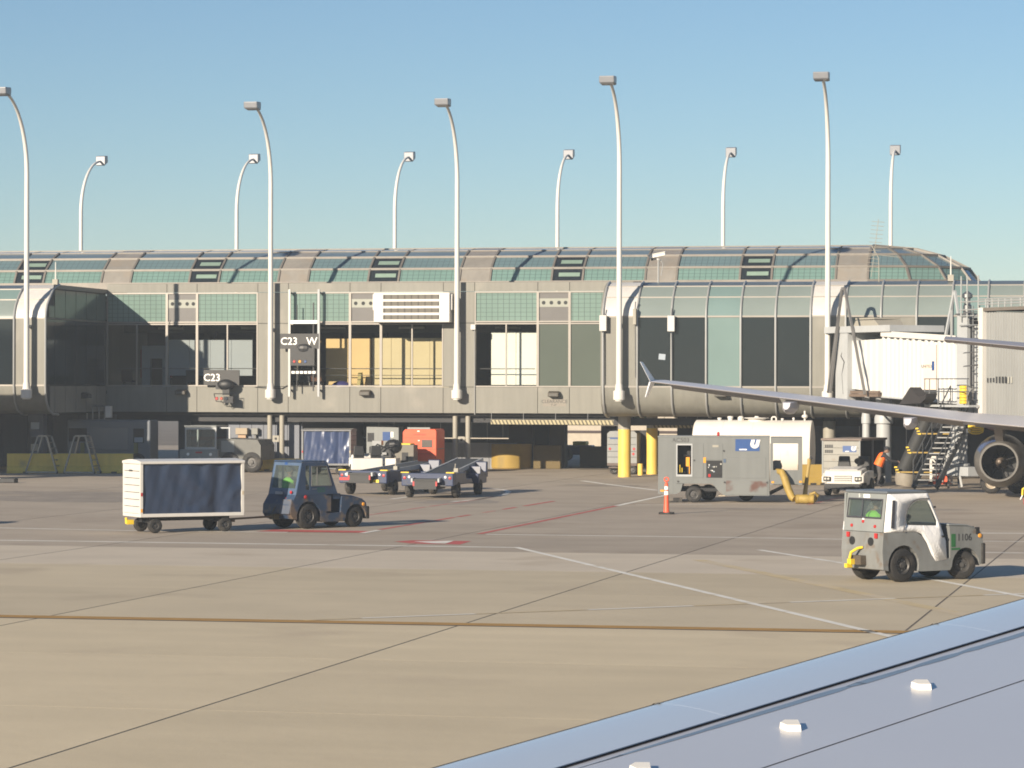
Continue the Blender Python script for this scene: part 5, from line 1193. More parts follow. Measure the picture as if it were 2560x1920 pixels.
b = B(); b.box(x1_ + .5, x1_ + .56, .0, .06, 1.45, 2.0); b.box(x1_ + .06, x1_ + .5, .0, .06, 1.94, 2.0); obj('mirror_frame', b, 'bridgegrey', t)
b = B(); b.box(x0 + .06, x1_ - .06, -.245, -.235, 1.12, 1.9); obj('windscreen', b, 'carglass', cb)
b = B(); b.box(x0 - .04, x1_ + .02, -.3, 1.6, 2.003, 2.07); obj('roof', b, 'grey', t, bevel=.02)
b = B(); b.tube([(x0 + .55, -.26, 1.2), (x0 + .78, -.26, 1.88)], .012, 5); b.tube([(x0 + .2, -.26, 1.9), (x0 + .42, -.26, 1.75)], .012, 5); obj('wiper', b, 'dark', cb)
b = B(); b.box(x0 + .5, x0 + .9, .2, .5, 1.0, 1.25); b.lathe([(.2, 0), (.22, .01), (.2, .02)], (x1_ - .4, .15, 1.3), (0, -.7, .7), 16); obj('steering_wheel', b, 'black', t)
for x in (x0 + .15, x1_ - .25): lamp(t, x, -.302, .80, .07, 'signwhite', (0, -1, 0), 'headlight')
b = B(); b.box(x0 + .5, x0 + .8, -.306, -.302, .85, .92); obj('badge', b, 'red', t)
text('C4', .1, face_m(x0 + .7, -.306, .62), 'signwhite', t)
for x in (x2_ - .42, x1_ + .55): wheel(t, x, .12, .46, .46, .3)
wheel(t, x0 + .3, .1, .4, .4, .25)
b = B(); b.box(x1_ + .15, x1_ + .75, -.02, .0, .9, 1.4); obj('side_panel', b, 'grey', t)

# -- yellow long barrier, kerb rails, step stands, grey service truck at left
yb = F(140, 1180, 123.6)
def barrier(label, px0, px1, py, h_, m, name='concrete_barrier', dz=0):
    a, c_ = G(px0, py), G(px1, py); mid = (a + c_) / 2; hl = (c_ - a).length / 2
    t = thing(name, label, 'barrier', mid, atan2(c_.y - a.y, c_.x - a.x), 'yellow concrete barriers')
    b = B(); b.prism([(-.28, 0), (-.28, .12), (-.14, .32), (-.09, h_), (.09, h_), (.14, .32), (.28, .12), (.28, 0)], -hl, hl, 'x'); obj('block', b, m, t, bevel=.02)
    for q in (-.7, 0, .7): b = B(); b.box(hl * q - .12, hl * q + .12, -.285, .285, .0, .08); obj('drain_slot', b, 'dark', t)
    return t
barrier('long yellow concrete barrier behind the two step stands', 18, 333, 1183, .86, 'yellow')
barrier('low yellow barrier behind the white cart and blue tractor', 575, 760, 1177, .55, 'yellow')
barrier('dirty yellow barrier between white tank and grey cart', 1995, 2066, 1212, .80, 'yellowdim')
def step_stand(label, px0, px1, py, pxt0, pxt1, pyt, yv):
    a, c_ = F(px0, py, yv), F(px1, py, yv); t = thing('step_stand', label, 'step stand', ((a.x + c_.x) / 2, yv, 0), 0, 'aluminium step stands'); wd = (c_.x - a.x) / 2; h_ = F(pxt0, pyt, yv).z
    wt = (F(pxt1, pyt, yv).x - F(pxt0, pyt, yv).x) / 2
    b = B(); b.box(-wt, wt, -.3, .3, h_ - .06, h_); obj('platform', b, 'steel', t)
    for y in (-.3, .3):
        for s_ in (-1, 1):
            b = B(); b.bar((s_ * wd, y * 1.4, .08), (s_ * wt, y, h_ - .05), .07); obj('leg', b, 'steel', t)
        b = B(); b.bar((-wd, y * 1.4, .06), (wd, y * 1.4, .06), .07); obj('base_rail', b, 'steel', t)
    for k in range(1, 6):
        f_ = k / 6; x = wd + (wt - wd) * f_; z = .08 + (h_ - .13) * f_; b = B(); b.bar((x, -.40 + .1 * f_, z), (x, .40 - .1 * f_, z), .05); obj('step', b, 'steel', t)
    b = B()
    for s_ in (-1, 1):
        for y in (-.42, .42): b.lathe([(.06, 0), (.06, .05)], (s_ * wd, y, .06), (0, 1, 0), 10)
    obj('castor', b, 'rubber', t)
step_stand('aluminium step stand at left with splayed legs', 73, 150, 1181, 112, 134, 1088, 122.3)
step_stand('aluminium step stand nearer the baggage cart', 169, 243, 1181, 195, 222, 1088, 122.3)
t = thing('service_truck', 'blue grey service truck body with rounded panels and roof rails in shade', 'truck', (F(167, 1100, 127).x, 127, 0), 0)
xe = F(376, 1100, 127).x - t.location.x; zt = 2.28
b = B(); b.box(0, xe, 0, 1.2, .45, zt); obj('body', b, mat('truckgrey', (.19, .21, .235), .45, 0, .08, 1), t, bevel=.08)
b = B(); b.box(1.15, 2.95, -.05, -.005, .92, 1.95); obj('bulged_panel', b, mat('truckgrey2', (.20, .22, .245), .3, 0, .08, 1), t, bevel=.12)
for a, c_, z0, z1_ in ((.1, .95, 1.3, 1.9), (3.15, 3.65, 1.25, 1.9)):
    b = B(); b.box(a, c_, -.012, -.003, z0, z1_); obj('window', b, 'dark', t)
b = B(); b.box(3.2, 3.6, -.02, -.013, 1.28, 1.5); obj('blind', b, 'palepanel', t)
for x in (.68, 3.2):
    b = B(); b.box(x, x + .18, -.09, -.055, .78, 1.25); obj('strap', b, mat('strap%d' % int(x * 10), (.26, .25, .10), .6), t)
for x in (.5, xe - .6): wheel(t, x, .1, .4, .4, .25)
b = B()
for x in (.85, 1.12, 1.42, 1.68): b.tube([(x, .3, zt), (x, .3, zt + .62), (x + .2, .3, zt + .66)], .03, 6)
b.tube([(.85, .3, zt + .62), (1.68, .3, zt + .62)], .03, 6); obj('roof_rail', b, 'steel', t)
b = B(); b.box(1.75, 2.0, .2, .45, zt + .1, zt + .62); obj('white_box', b, 'whitepaint', t)
for px, py, y, c_, lb in ((607, 1072, 130.43, 'cream', 'small cream meter box on the bluish wall left of the slim columns'), (640, 1072, 130.43, 'grey', 'small grey switch box beside the cream meter box')):
    p = F(px, 1100, y); t = thing('wall_box', lb, 'box', (p.x, y, 0), 0)
    b = B(); b.box(-.28 if c_ == 'cream' else -.15, .28 if c_ == 'cream' else .15, -.25, 0, 1.6, 1.9); obj('case', b, mat('wb' + c_, (.45, .36, .25) if c_ == 'cream' else (.3, .3, .27), .6), t, bevel=.02)
    b = B(); b.box(-.18 if c_ == 'cream' else -.04, .18 if c_ == 'cream' else .04, -.15, 0, .9, 1.6); obj('trunking', b, mat('wb2' + c_, (.55, .36, .22) if c_ == 'cream' else (.2, .2, .19), .6), t)
for px, lb in ((499, 'red exit lamp high on the wall above the dark blue door'),):
    p = F(px, 1047, 132.8); b = B(); b.box(-.15, .15, 0, .1, -.12, .12); o = tag(obj('exit_lamp', b, mat('exitred', (.25, .03, .02), .5)), lb, 'lamp'); o.location = (p.x, 132.8, p.z)
p = G(8, 1207); b = B(); b.box(-1.8, .55, -.2, .2, .0, .18); o = tag(obj('wheel_chock', b, 'dark', bevel=.03), 'dark low chock beam on the ground at the far left edge', 'chock'); o.location = (p.x, p.y, 0)

# ------------------------------------------------------------------ right hand side: air cart, tank, cone
ya = radians(6); p = G(1645, 1256)
t = thing('air_cart', 'large grey air conditioning cart AC503 with blue emblem and rusty lower panel', 'ground equipment', (p.x, p.y, 0), ya)
D_ = 1.85
def fx(b, x0, x1, z0, z1, y0=-.012, y1=-.002): return b.box(x0, x1, y0, y1, z0, z1)
# carcass with an opening for the plant bay
b = B(); b.prism([(0, .28), (0, 2.17), (.62, 2.17), (.62, .62), (.60, .28)], 0, D_); b.box(.62, 1.12, 0, D_, 1.91, 2.17); b.box(.62, 1.12, 0, D_, .63, .92); b.box(.62, 1.12, .5, D_, .92, 1.91)
b.prism([(1.12, .63), (1.12, 2.17), (3.68, 2.17), (3.68, .24), (2.20, .24), (2.0, .38), (1.80, .63)], 0, D_); b.prism([(.60, .28), (.62, .62), (.82, .62), (.74, .35)], 0, D_)
obj('body', b, 'acgrey', t)
b = B(); b.box(-.02, 3.69, -.02, D_ + .02, 2.175, 2.20); obj('roof', b, 'grey', t)
b = B(); b.box(.05, .5, -.006, -.001, .3, 2.1); obj('corner_panel', b, 'acgrey', t)
b = B()
for a, c_, z0, z1_ in ((.60, .64, .86, 1.95), (1.10, 1.14, .86, 1.95), (.64, 1.10, .86, .93), (.64, 1.10, 1.90, 1.95)): fx(b, a, c_, z0, z1_, -.02, -.003)
obj('opening_frame', b, 'bridgegrey', t)
b = B(); b.box(.70, .73, .1, .14, 1.0, 1.25); b.box(.78, .80, .1, .14, 1.0, 1.15); obj('lever', b, 'safety', t)
b = B(); b.box(.92, 1.04, .08, .2, 1.2, 1.5); b.box(1.02, 1.05, .08, .12, .95, 1.2); obj('filter', b, 'amber', t)
b = B(); b.box(.625, 1.115, .47, .495, .925, 1.905); b.tube([(.66, .2, 1.0), (.9, .2, 1.0)], .03, 6); b.tube([(.85, .3, 1.55), (1.05, .3, 1.55), (1.05, .3, 1.0)], .03, 6); obj('plant', b, 'dark', t)
for x0, x1_, z0, z1_ in ((1.16, 1.50, .83, 1.97), (1.60, 2.14, 1.42, 1.97), (2.26, 3.56, .82, 1.50)):
    b = B(); fx(b, x0, x1_, z0, z1_); obj('access_panel', b, 'acgrey', t, bevel=.004)
b = B(); fx(b, 2.25, 3.62, .27, .74); obj('rusty_panel', b, 'acrust', t, label='lower panel with large brown rust patches')
b = B(); fx(b, 1.60, 2.12, .83, 1.395); cp_ = obj('control_panel', b, 'black', t)
random.seed(11)
for q in range(14):
    x, z, s_ = 1.66 + .42 * random.random(), .98 + .36 * random.random(), random.choice((.012, .018, .03))
    b = B(); b.lathe([(s_, 0), (s_, .008)], (x, -.02, z), (0, 1, 0), 8) if q % 2 else b.box(x - s_, x + s_, -.02, -.013, z - s_, z + s_); obj('gauge', b, random.choice(('signwhite', 'reflective', 'palepanel')), cp_)
b = B(); b.box(1.66, 1.74, -.02, -.013, .85, .95); obj('switch', b, 'red', cp_)
b = B(); fx(b, 1.50, 1.58, 1.32, 1.5, -.014, -.003); obj('warning_plate', b, 'amber', t); b = B(); fx(b, 1.80, 2.0, 1.84, 1.91, -.016, -.013); obj('warning_plate', b, 'column', t)
b = B(); fx(b, 2.16, 2.24, 1.33, 1.45, -.014, -.003); obj('sticker', b, 'bluelight', t)
b = B()
for x, z in ((1.20, 1.4), (2.17, 1.72), (2.2, .68), (3.6, .68), (.66, .7)): b.lathe([(.03, 0), (.03, .02)], (x, -.03, z), (0, 1, 0), 8)
obj('latch', b, 'greytext', t)
emblem(t, 2.555, 1.715, .80, .395, 0)
text('AC503', .20, face_m(.75, -.004, 2.065), 'greytext', t)
b = B(); b.lathe([(.03, 0), (.05, .04), (.05, .11), (.02, .14)], (1.98, .5, 2.2), (0, 0, 1), 10); obj('beacon', b, 'red', t)
b = B(); b.box(3.72, 4.76, 0, .08, 1.97, 2.17); b.box(3.70, 3.80, 0, .08, .6, 1.97); b.box(4.63, 4.76, 0, .08, .6, 1.97); b.box(3.8, 4.63, 0, .08, .62, 1.09)
b.box(3.72, 4.76, D_ - .08, D_, 1.97, 2.17); b.box(4.63, 4.76, D_ - .08, D_, .6, 1.97); b.box(3.72, 4.76, .09, D_ - .09, 2.12, 2.168); b.box(3.7, 4.7, .1, D_ - .1, .6, .66); obj('end_frame', b, 'acgrey', t)
b = B(); b.lathe([(.2, 0), (.2, .3)], (3.9, .6, 1.2), (0, 1, 0), 14); b.box(3.82, 4.05, .5, .56, 1.1, 1.4); b.bar((3.9, .3, 1.0), (4.6, .3, 1.02), .06); obj('blower', b, 'greyworn', t)
b = B(); b.bar((3.7, .3, .3), (4.3, .6, .6), .08); b.bar((3.7, 1.4, .3), (4.3, 1.2, .6), .08); b.box(.4, 3.6, .4, 1.5, .36, .5); obj('chassis', b, 'dark', t)
b = B(); fx(b, .08, .2, .36, .42); fx(b, 3.75, 3.83, .66, .72); fx(b, 4.66, 4.74, .68, .74); obj('reflector', b, 'amber', t)
for x, y in ((1.18, .1), (1.18, D_ - .1), (2.9, D_ - .2), (1.62, D_ - .12)): wheel(t, x, y, .275, .275, .2, rim='rim')
b = B(); b.box(.25, .62, -.1, .12, 0, .05); b.box(.5, .8, -.05, .12, .0, .16); obj('chock', b, 'rubber', t)
b = B(); b.box(2.0, 2.25, .1, .3, .22, .24); obj('step', b, 'lineyellow', t)
# yellow hose and pole
xw = lambda px, py, y: F(px, py, y)
yq = p.y + .3
t = thing('air_hose', 'fat dirty yellow air hose hanging from the grey cart onto the ground', 'hose', (xw(1945, 1250, yq).x, yq, 0))
o_ = t.location
def hp(px, py, y=None):
    q = F(px, py, y or yq); return (q.x - o_.x, (y or yq) - o_.y, q.z)
b = B(); pts = [hp(1938, 1178, yq + .4), hp(1955, 1180), hp(1962, 1196, yq - .1), hp(1970, 1222, yq - .15), hp(1980, 1244, yq - .2), (hp(1988, 1256)[0], -.25, .15)]
b.tube(pts, .15, 12, rs=[.09, .11, .125, .125, .12, .11]); obj('hanging_hose', b, 'hose', t, smooth=True)
b = B(); x0 = hp(1992, 1250)[0]; b.tube([(x0 + .62 * k / 9, -.35 + .02 * math.sin(k), .16) for k in range(10)], .15, 14, rs=[.14, .155, .145, .155, .15, .16, .145, .15, .16, .13]); b.tube([(x0 + .45, -.3, .30), (x0 + .62, -.3, .37), (x0 + .72, -.2, .3), (x0 + .6, -.1, .1)], .05, 8); obj('coiled_hose', b, 'hose', t, smooth=True)
t = thing('tow_bar', 'raised yellow tow bar between the air cart and the grey cart', 'tow bar', (xw(2012, 1232, yq + 1).x, yq + 1, .25))
a = Vector((0, 0, 0)); c_ = xw(2024, 1147, yq + 1) - t.location; b = B(); b.tube([a, a.lerp(c_, .7), c_], .05, 8, rs=[.08, .05, .07]); obj('bar', b, mat('towyellow', (.50, .36, .12), .6), t, smooth=True)
b = B(); b.tube([c_, c_ + Vector((.03, 0, .08)), c_ + Vector((.08, 0, .02)), c_ + Vector((.03, 0, -.06))], .025, 6); obj('eye', b, 'steel', t)
# traffic cone
p = G(1664, 1286); t = thing('traffic_cone', 'tall orange traffic cone with white collars and looped top', 'traffic cone', (p.x, p.y + .18, 0))
b = B(); b.prism([(-.22, -.14), (-.14, -.22), (.14, -.22), (.22, -.14), (.22, .14), (.14, .22), (-.14, .22), (-.22, .14)], 0, .06, 'z'); obj('base', b, 'rubber', t, bevel=.01)
b = B(); b.lathe([(.10, .06), (.085, .10), (.05, .92), (.04, .93), (.03, .96), (.025, 1.0)], (0, 0, 0), (0, 0, 1), 20); sh = obj('shaft', b, 'cone', t, smooth=True)
b = B(); b.lathe([(.0715, .58), (.066, .70)], (0, 0, 0), (0, 0, 1), 20); b.lathe([(.0640, .74), (.058, .84)], (0, 0, 0), (0, 0, 1), 20); obj('collar', b, 'signwhite', sh, smooth=True)
b = B(); b.tube([(.07 * cos(2 * pi * k / 12), 0, 1.05 + .055 * sin(2 * pi * k / 12)) for k in range(13)], .018, 6); b.lathe([(.075, 0), (.075, .02)], (0, 0, .985), (0, 0, 1), 12); obj('loop', b, 'cone', t, smooth=True)
# storage tank
yt = 118.3; xa, xb = F(1739, 1100, yt).x, F(2032, 1100, yt).x
t = thing('storage_tank', 'large white horizontal cylindrical tank with fittings on top', 'tank', ((xa + xb) / 2, yt, 0)); hl = (xb - xa) / 2; r = 1.20; zc = 1.30
b = B(); pr_ = [(0, -hl - .07), (r * .6, -hl - .05), (r * .93, -hl - .01), (r, -hl + .05), (r, hl - .05), (r * .985, hl - .012), (r * .93, hl), (0, hl + .02)]
b.lathe(pr_, (0, 0, zc), (1, 0, 0), 48); obj('shell', b, 'tankwhite', t, smooth=True, ang=30)
b = B()
for x in (-hl * .5, 0.02, hl * .5): b.lathe([(r + .004, 0), (r + .004, .02)], (x, 0, zc), (1, 0, 0), 48)
obj('weld_seam', b, 'whitepaint', t, smooth=True)
def tx(px): return F(px, 1050, yt).x - t.location.x
zt = zc + r
b = B(); b.lathe([(.36, -.06), (.36, .06), (.50, .07), (.50, .10), (.1, .11), (.08, .16)], (tx(1892), 0, zt), (0, 0, 1), 24); obj('manhole', b, 'whitepaint', t, smooth=True)
for px, r_, h_ in ((1800, .09, .08), (1827, .12, .14), (1853, .12, .12), (1957, .06, .06), (1985, .05, .09)):
    b = B(); b.lathe([(r_ * .8, -.05), (r_ * .8, h_ * .5), (r_, h_ * .5), (r_, h_), (r_ * .7, h_ + .02)], (tx(px - 1), 0, zt), (0, 0, 1), 14); obj('pipe_stub', b, 'whitepaint', t, smooth=True)
for px in (1850 + 2, 1935):
    x = tx(px + (0 if px > 1900 else 0)); b = B(); b.tube([(x - .09, 0, zt - .03), (x - .09, 0, zt + .08), (x - .05, 0, zt + .13), (x + .05, 0, zt + .13), (x + .09, 0, zt + .08), (x + .09, 0, zt - .03)], .035, 8); obj('lifting_eye', b, 'whitepaint', t)
b = B(); x = tx(2012); b.tube([(x, 0, zt - .05), (x, 0, zt + .38)], .04, 8); b.lathe([(.05, .08), (.12, .12), (.12, .2), (.05, .24)], (x, 0, zt), (0, 0, 1), 14); obj('vent_pipe', b, 'whitepaint', t, smooth=True)
for x in (-hl * .6, hl * .6):
    b = B(); b.box(x - .15, x + .15, -.9, .9, 0, .42); obj('cradle', b, 'column', t)

# grey goods cart with blue emblem, open side
p = G(2056, 1216); gh = radians(-14); t = thing('goods_cart', 'weathered pale grey goods cart with blue emblem and dark open side', 'baggage cart', (p.x, p.y - .2, 0), gh)
cw = 1.55; ln = 3.1; zr = 1.78
b = B(); b.box(0, cw, 0, ln, .35, .45); obj('floor_frame', b, 'grey', t)
b = B()
for k in range(5): b.box(.02, cw - .02, 0, .03, .45 + k * .262 + .006, .45 + (k + 1) * .262 - .006)
obj('end_panel', b, mat('cartpale', (.34, .33, .29), .55, 0, .08, 2, dirt=(.2, .14, .09), damt=.62, dscale=2.5), t)
b = B(); b.box(-.03, cw + .05, -.05, ln + .05, zr, zr + .08); obj('roof', b, mat('roofrust', (.20, .15, .12), .6, 0, .2, 3), t)
for x in (0, cw - .06):
    for y in (-.015, ln - .06, ln / 2): b = B(); b.box(x, x + .06, y, y + .06, .45, zr); obj('corner_post', b, 'grey', t)
b = B(); b.box(.0, .03, .06, ln - .06, .45, zr - .01); b.box(.03, cw - .05, ln - .04, ln, .45, zr - .01); obj('inner_wall', b, 'dark', t)
emblem(t, .84, 1.34, .55, .24, 0)
text('CARGO LOAD', .08, face_m(1.0, -.012, 1.24), 'signwhite', t) if False else None
for x, y in ((.1, .4), (.1, ln - .4), (cw - .1, .4), (cw - .1, ln - .4)): wheel(t, x, y, .2, .2, .14)
for r_ in range(2):
    for q in range(4): b = B(); b.box(.12 + q * .085, .185 + q * .085, -.012, -.004, 1.50 - r_ * .2, 1.62 - r_ * .2); obj('stencil', b, 'greytext', t)
# white freight cart behind the yellow column
yv = 127.2; a = F(1518, 1100, yv).x; c_ = F(1592, 1100, yv).x; t = thing('freight_cart', 'tall pale freight cart with red diamonds behind the yellow column', 'baggage cart', (a, yv, 0)); wd = c_ - a
hh = F(1550, 1078, yv).z
b = B(); b.prism([(0, .5), (0, hh - .1), (.12, hh), (wd - .12, hh), (wd, hh - .1), (wd, .5)], 0, 2.2); obj('body', b, mat('freight', (.34, .35, .34), .6, 0, .06, 1, streak=.1), t)
for z in (.75, 1.0, 1.3, 1.6):
    b = B(); b.box(.02, wd - .02, -.008, -.001, z, z + .02); obj('seam', b, 'greytext', t)
for x, z in ((.12, 1.12), (wd - .12, 1.12), (wd - .15, .90)):
    b = B(); b.add([(x - .07, -.012, z), (x, -.012, z - .07), (x + .07, -.012, z), (x, -.012, z + .07)], [(0, 1, 2, 3)]); obj('hazard_diamond', b, 'red', t)
b = B(); b.box(.12, .5, -.012, -.002, hh - .34, hh - .28); obj('stripe', b, 'uniblue', t)
b = B(); b.box(0, wd, 0, 2.2, .38, .5); b.box(.1, .5, -.2, .1, .28, .34); obj('floor_frame', b, mat('rustfr', (.14, .10, .08), .6), t)
for x in (.3, wd - .2): wheel(t, x, .1, .2, .2, .14)
p = F(1608, 1100, 126.2); b = B(); b.tube([(0, 0, 0), (0, 0, .5)], .12, 10); o = tag(obj('bollard', b, 'yellow', smooth=True), 'short yellow bollard at the foot of the yellow column', 'bollard'); o.location = (p.x - .15, 126.4, 0)
yv = 128.5; t = thing('equipment_trolley', 'dark trolley in shadow between the two yellow columns', 'ground equipment', (F(1608, 1100, yv).x, yv, 0))
b = B(); b.box(-.5, .6, 0, .8, .3, 1.9); obj('body', b, 'black', t, bevel=.03)
for x in (-.3, .4): wheel(t, x, .0, .2, .2, .12)

# worker bending at the foot of the chute
p = G(2203, 1217)
J = dict(pelvis=(0, 0, .86), waist=(.06, 0, 1.0), chest=(.15, 0, 1.19), neck=(.24, 0, 1.31), head0=(.28, 0, 1.35), head=(.32, 0, 1.42), face=(1.2, 0, 1.2),
         shL=(.18, .2, 1.24), elL=(.46, .22, 1.0), wrL=(.70, .16, .98), haL=(.77, .14, .97), shR=(.18, -.2, 1.24), elR=(.46, -.23, 1.0), wrR=(.70, -.17, .96), haR=(.77, -.15, .95),
         hipL=(-.0, .1, .82), knL=(.06, .12, .46), anL=(-.02, .13, .09), toL=(.16, .14, .04), hipR=(.0, -.1, .82), knR=(.04, -.12, .46), anR=(-.06, -.13, .09), toR=(.12, -.14, .04))
human('person', 'worker in orange safety vest and dark hood bending towards the bag chute', (p.x - .1, p.y, 0), radians(11), J, ('cloth_dark', 'cloth_grey', 'skin', 'cloth_dark'), 'vestorange', 'cloth_dark')

# ------------------------------------------------------------------ boarding bridge, stairs, chute
P0, P1 = F(2120, 950, 119.6), F(2398, 950, 113.2)
dx_, dy_ = P1.x - P0.x, P1.y - P0.y; LB = sqrt(dx_ ** 2 + dy_ ** 2); ab = atan2(dy_, dx_)
br = thing('boarding_bridge', 'white corrugated passenger boarding bridge reaching the parked airliner', 'boarding bridge', (P0.x, P0.y, 0), ab)
t = br
def zat(px, py, s_):   # height of a picture point lying s metres along the bridge face
    return F(px, py, P0.y + dy_ * s_ / LB).z
def ss(px):            # distance along the face for a picture column
    lo, hi = -6.0, 14.0
    for _ in range(40):
        m_ = (lo + hi) / 2; w_ = Vector((P0.x + dx_ * m_ / LB, P0.y + dy_ * m_ / LB, 4)); d = w_ - Vector((0, 0, CH)); u = d.dot(RT) / d.dot(FW) * FPX + 1280
        if u < px: lo = m_
        else: hi = m_
    return lo
def tunnel(s0, s1, zb0, zt0, zb1, zt1, y0, y1, m, n, name='tunnel_wall', amp=.035):
    b = B(); vs = []; fs = []; xs_ = []
    for i in range(n):
        a = s0 + (s1 - s0) * i / n; c_ = (s1 - s0) / n
        xs_ += [(a, 0), (a + c_ * .35, 0), (a + c_ * .5, 1), (a + c_ * .85, 1)]
    xs_.append((s1, 0))
    for x, k in xs_:
        f_ = (x - s0) / (s1 - s0); zb, zt_ = zb0 + (zb1 - zb0) * f_, zt0 + (zt1 - zt0) * f_
        vs += [(x, y0 + amp * k, zb), (x, y0 + amp * k, zt_), (x, y1, zt_), (x, y1, zb)]
    for i in range(len(xs_) - 1):
        for j in range(4): fs.append((4 * i + j, 4 * (i + 1) + j, 4 * (i + 1) + (j + 1) % 4, 4 * i + (j + 1) % 4))
    fs += [(3, 2, 1, 0), tuple(4 * (len(xs_) - 1) + j for j in range(4))]
    b.add(vs, fs); return obj(name, b, m, t)
sA, sB, sC = ss(2122), ss(2205), ss(2412)
tunnel(sA, sB + .5, zat(2122, 972, sA), zat(2122, 852, sA), zat(2205, 984, sB), zat(2205, 846, sB), .12, 2.0, 'corrug', 7)
tw = tunnel(sB, sC, zat(2206, 992, sB), zat(2206, 834, sB), zat(2412, 1010, sC), zat(2412, 848, sC), 0, 2.2, 'corrug', 19)
def strip(s0, s1, z0, z1, th_, y, m, name, y1=None):
    b = B(); b.add([(s0, y, z0), (s1, y, z1), (s1, y, z1 + th_), (s0, y, z0 + th_), (s0, y1, z0), (s1, y1, z1), (s1, y1, z1 + th_), (s0, y1, z0 + th_)], BF); return obj(name, b, m, t)
strip(sB - .02, sC, zat(2206, 841, sB), zat(2412, 855, sC), .22, -.06, 'whitepaint', 'roof_edge', -.01)
strip(sB, sC, zat(2206, 994, sB), zat(2412, 1012, sC), .06, -.04, 'bridgegrey', 'floor_beam', -.005)
b = B(); n = 13
for k in range(n):
    s_ = sB + .2 + (sC - sB - .5) * k / (n - 1); z = zat(2206, 842, sB) + (zat(2412, 856, sC) - zat(2206, 842, sB)) * (s_ - sB) / (sC - sB); b.box(s_, s_ + .18, -.035, -.01, z - .05, z - .012)
obj('roof_clip', b, 'greytext', t)
# emblem panel on the tunnel
s0, s1 = ss(2308), ss(2341); z0, z1_ = zat(2308, 978, s0), zat(2308, 852, s0)
b = B(); b.box(s0, s1, -.012, -.004, z0 + .03, z1_ - .15); ep = obj('advert_panel', b, mat('advert', (.72, .62, .52), .5, 0, .05, 2), t)
text('UNITED', .17, face_m((s0 + s1) / 2 - .2, -.016, (z0 + z1_) / 2 - .02), 'greytext', ep, sx=1.2)
b = B(); b.box(s1 - .3, s1 - .12, -.018, -.013, (z0 + z1_) / 2 - .18, (z0 + z1_) / 2 + .18); obj('emblem', b, 'uniblue', ep)
b = B(); b.box(s0 - .05, s1, -.03, -.006, z0 - .12, z0 + .06); obj('name_plate', b, 'greytext', t)
b = B(); s_ = ss(2165); b.box(sA + .1, ss(2195), .0, .1, zat(2150, 984, s_), zat(2150, 977, s_)); b.box(sA, ss(2196), -.02, .3, zat(2150, 992, s_), zat(2150, 985, s_)); obj('guide_beam', b, mat('brownbeam', (.22, .16, .12), .6), t)
# rotunda frame at the building
zl0, zl1 = zat(2095, 985, 0), zat(2095, 832, 0); sR = ss(2086)
b = B(); b.box(sR, sA + .05, .3, 2.3, zl0, zl1); obj('rotunda_wall', b, 'bridgegrey', t)
b = B(); b.box(ss(2094), ss(2124), -.1, .28, zl0 - .5, zl1); obj('portal_post', b, 'bridgegrey', t); b = B(); b.box(ss(2068), ss(2232), -.15, 2.4, zl1, zl1 + .26); obj('rotunda_roof', b, 'bridgegrey', t)
b = B(); b.prism([(ss(2112), zl1 + .27), (ss(2118), zl1 + .5), (ss(2165), zl1 + .5), (ss(2176), zl1 + .27)], .4, 1.6); b.box(ss(2118), ss(2165), .38, 1.62, zl1 + .53, zl1 + .60); obj('roof_unit', b, 'column', t)
b = B()
for px0, py0, px1, py1 in ((2119, 720, 2083, 982), (2124, 720, 2176, 986), (2117, 724, 2089, 982)): b.bar((ss(px0), -.25, zat(px0, py0, ss(px0))), (ss(px1), -.25, zat(px1, py1, ss(px1))), .085)
b.bar((ss(2119), -.25, zat(2119, 722, 0)), (ss(2124), -.25, zat(2124, 722, 0)), .12); obj('stay_frame', b, mat('stay', (.26, .25, .24), .45, .3), t)
b = B()
for px0, py0, px1, py1 in ((2283, 725, 2262, 836), (2284, 725, 2301, 838)): b.bar((ss(px0), 1.9, zat(px0, py0, ss(px0))), (ss(px1), 1.9, zat(px1, py1, ss(px1))), .09)
obj('stay_frame', b, 'bridgegrey', t)
b = B(); b.tube([(ss(2112), -.05, zat(2112, 870, 0)), (ss(2108), -.1, zat(2108, 890, 0)), (ss(2116), -.1, zat(2116, 905, 0)), (ss(2110), -.08, zat(2110, 935, 0)), (ss(2113), -.08, zat(2113, 985, 0))], .03, 6)
b.tube([(ss(2160), .2, zat(2160, 1005, 0)), (ss(2180), .0, zat(2180, 1025, 0)), (ss(2205), .0, zat(2205, 1028, 0)), (ss(2225), .2, zat(2225, 1008, 0))], .04, 6); obj('cable', b, 'greytext', t)
for px, r_, y in ((2141, .33, 1.3), (2118, .17, .9)):
    b = B(); zz = zat(px, 1035, ss(px)); b.lathe([(r_ * .95, 0), (r_ * .9, zz - .4), (r_ * 1.15, zz - .38), (r_ * 1.15, zz - .15), (r_, zz), (r_, zz + 1.0)], (ss(px), y, 0), (0, 0, 1), 20); obj('support_column', b, 'bridgegrey', t, smooth=True)
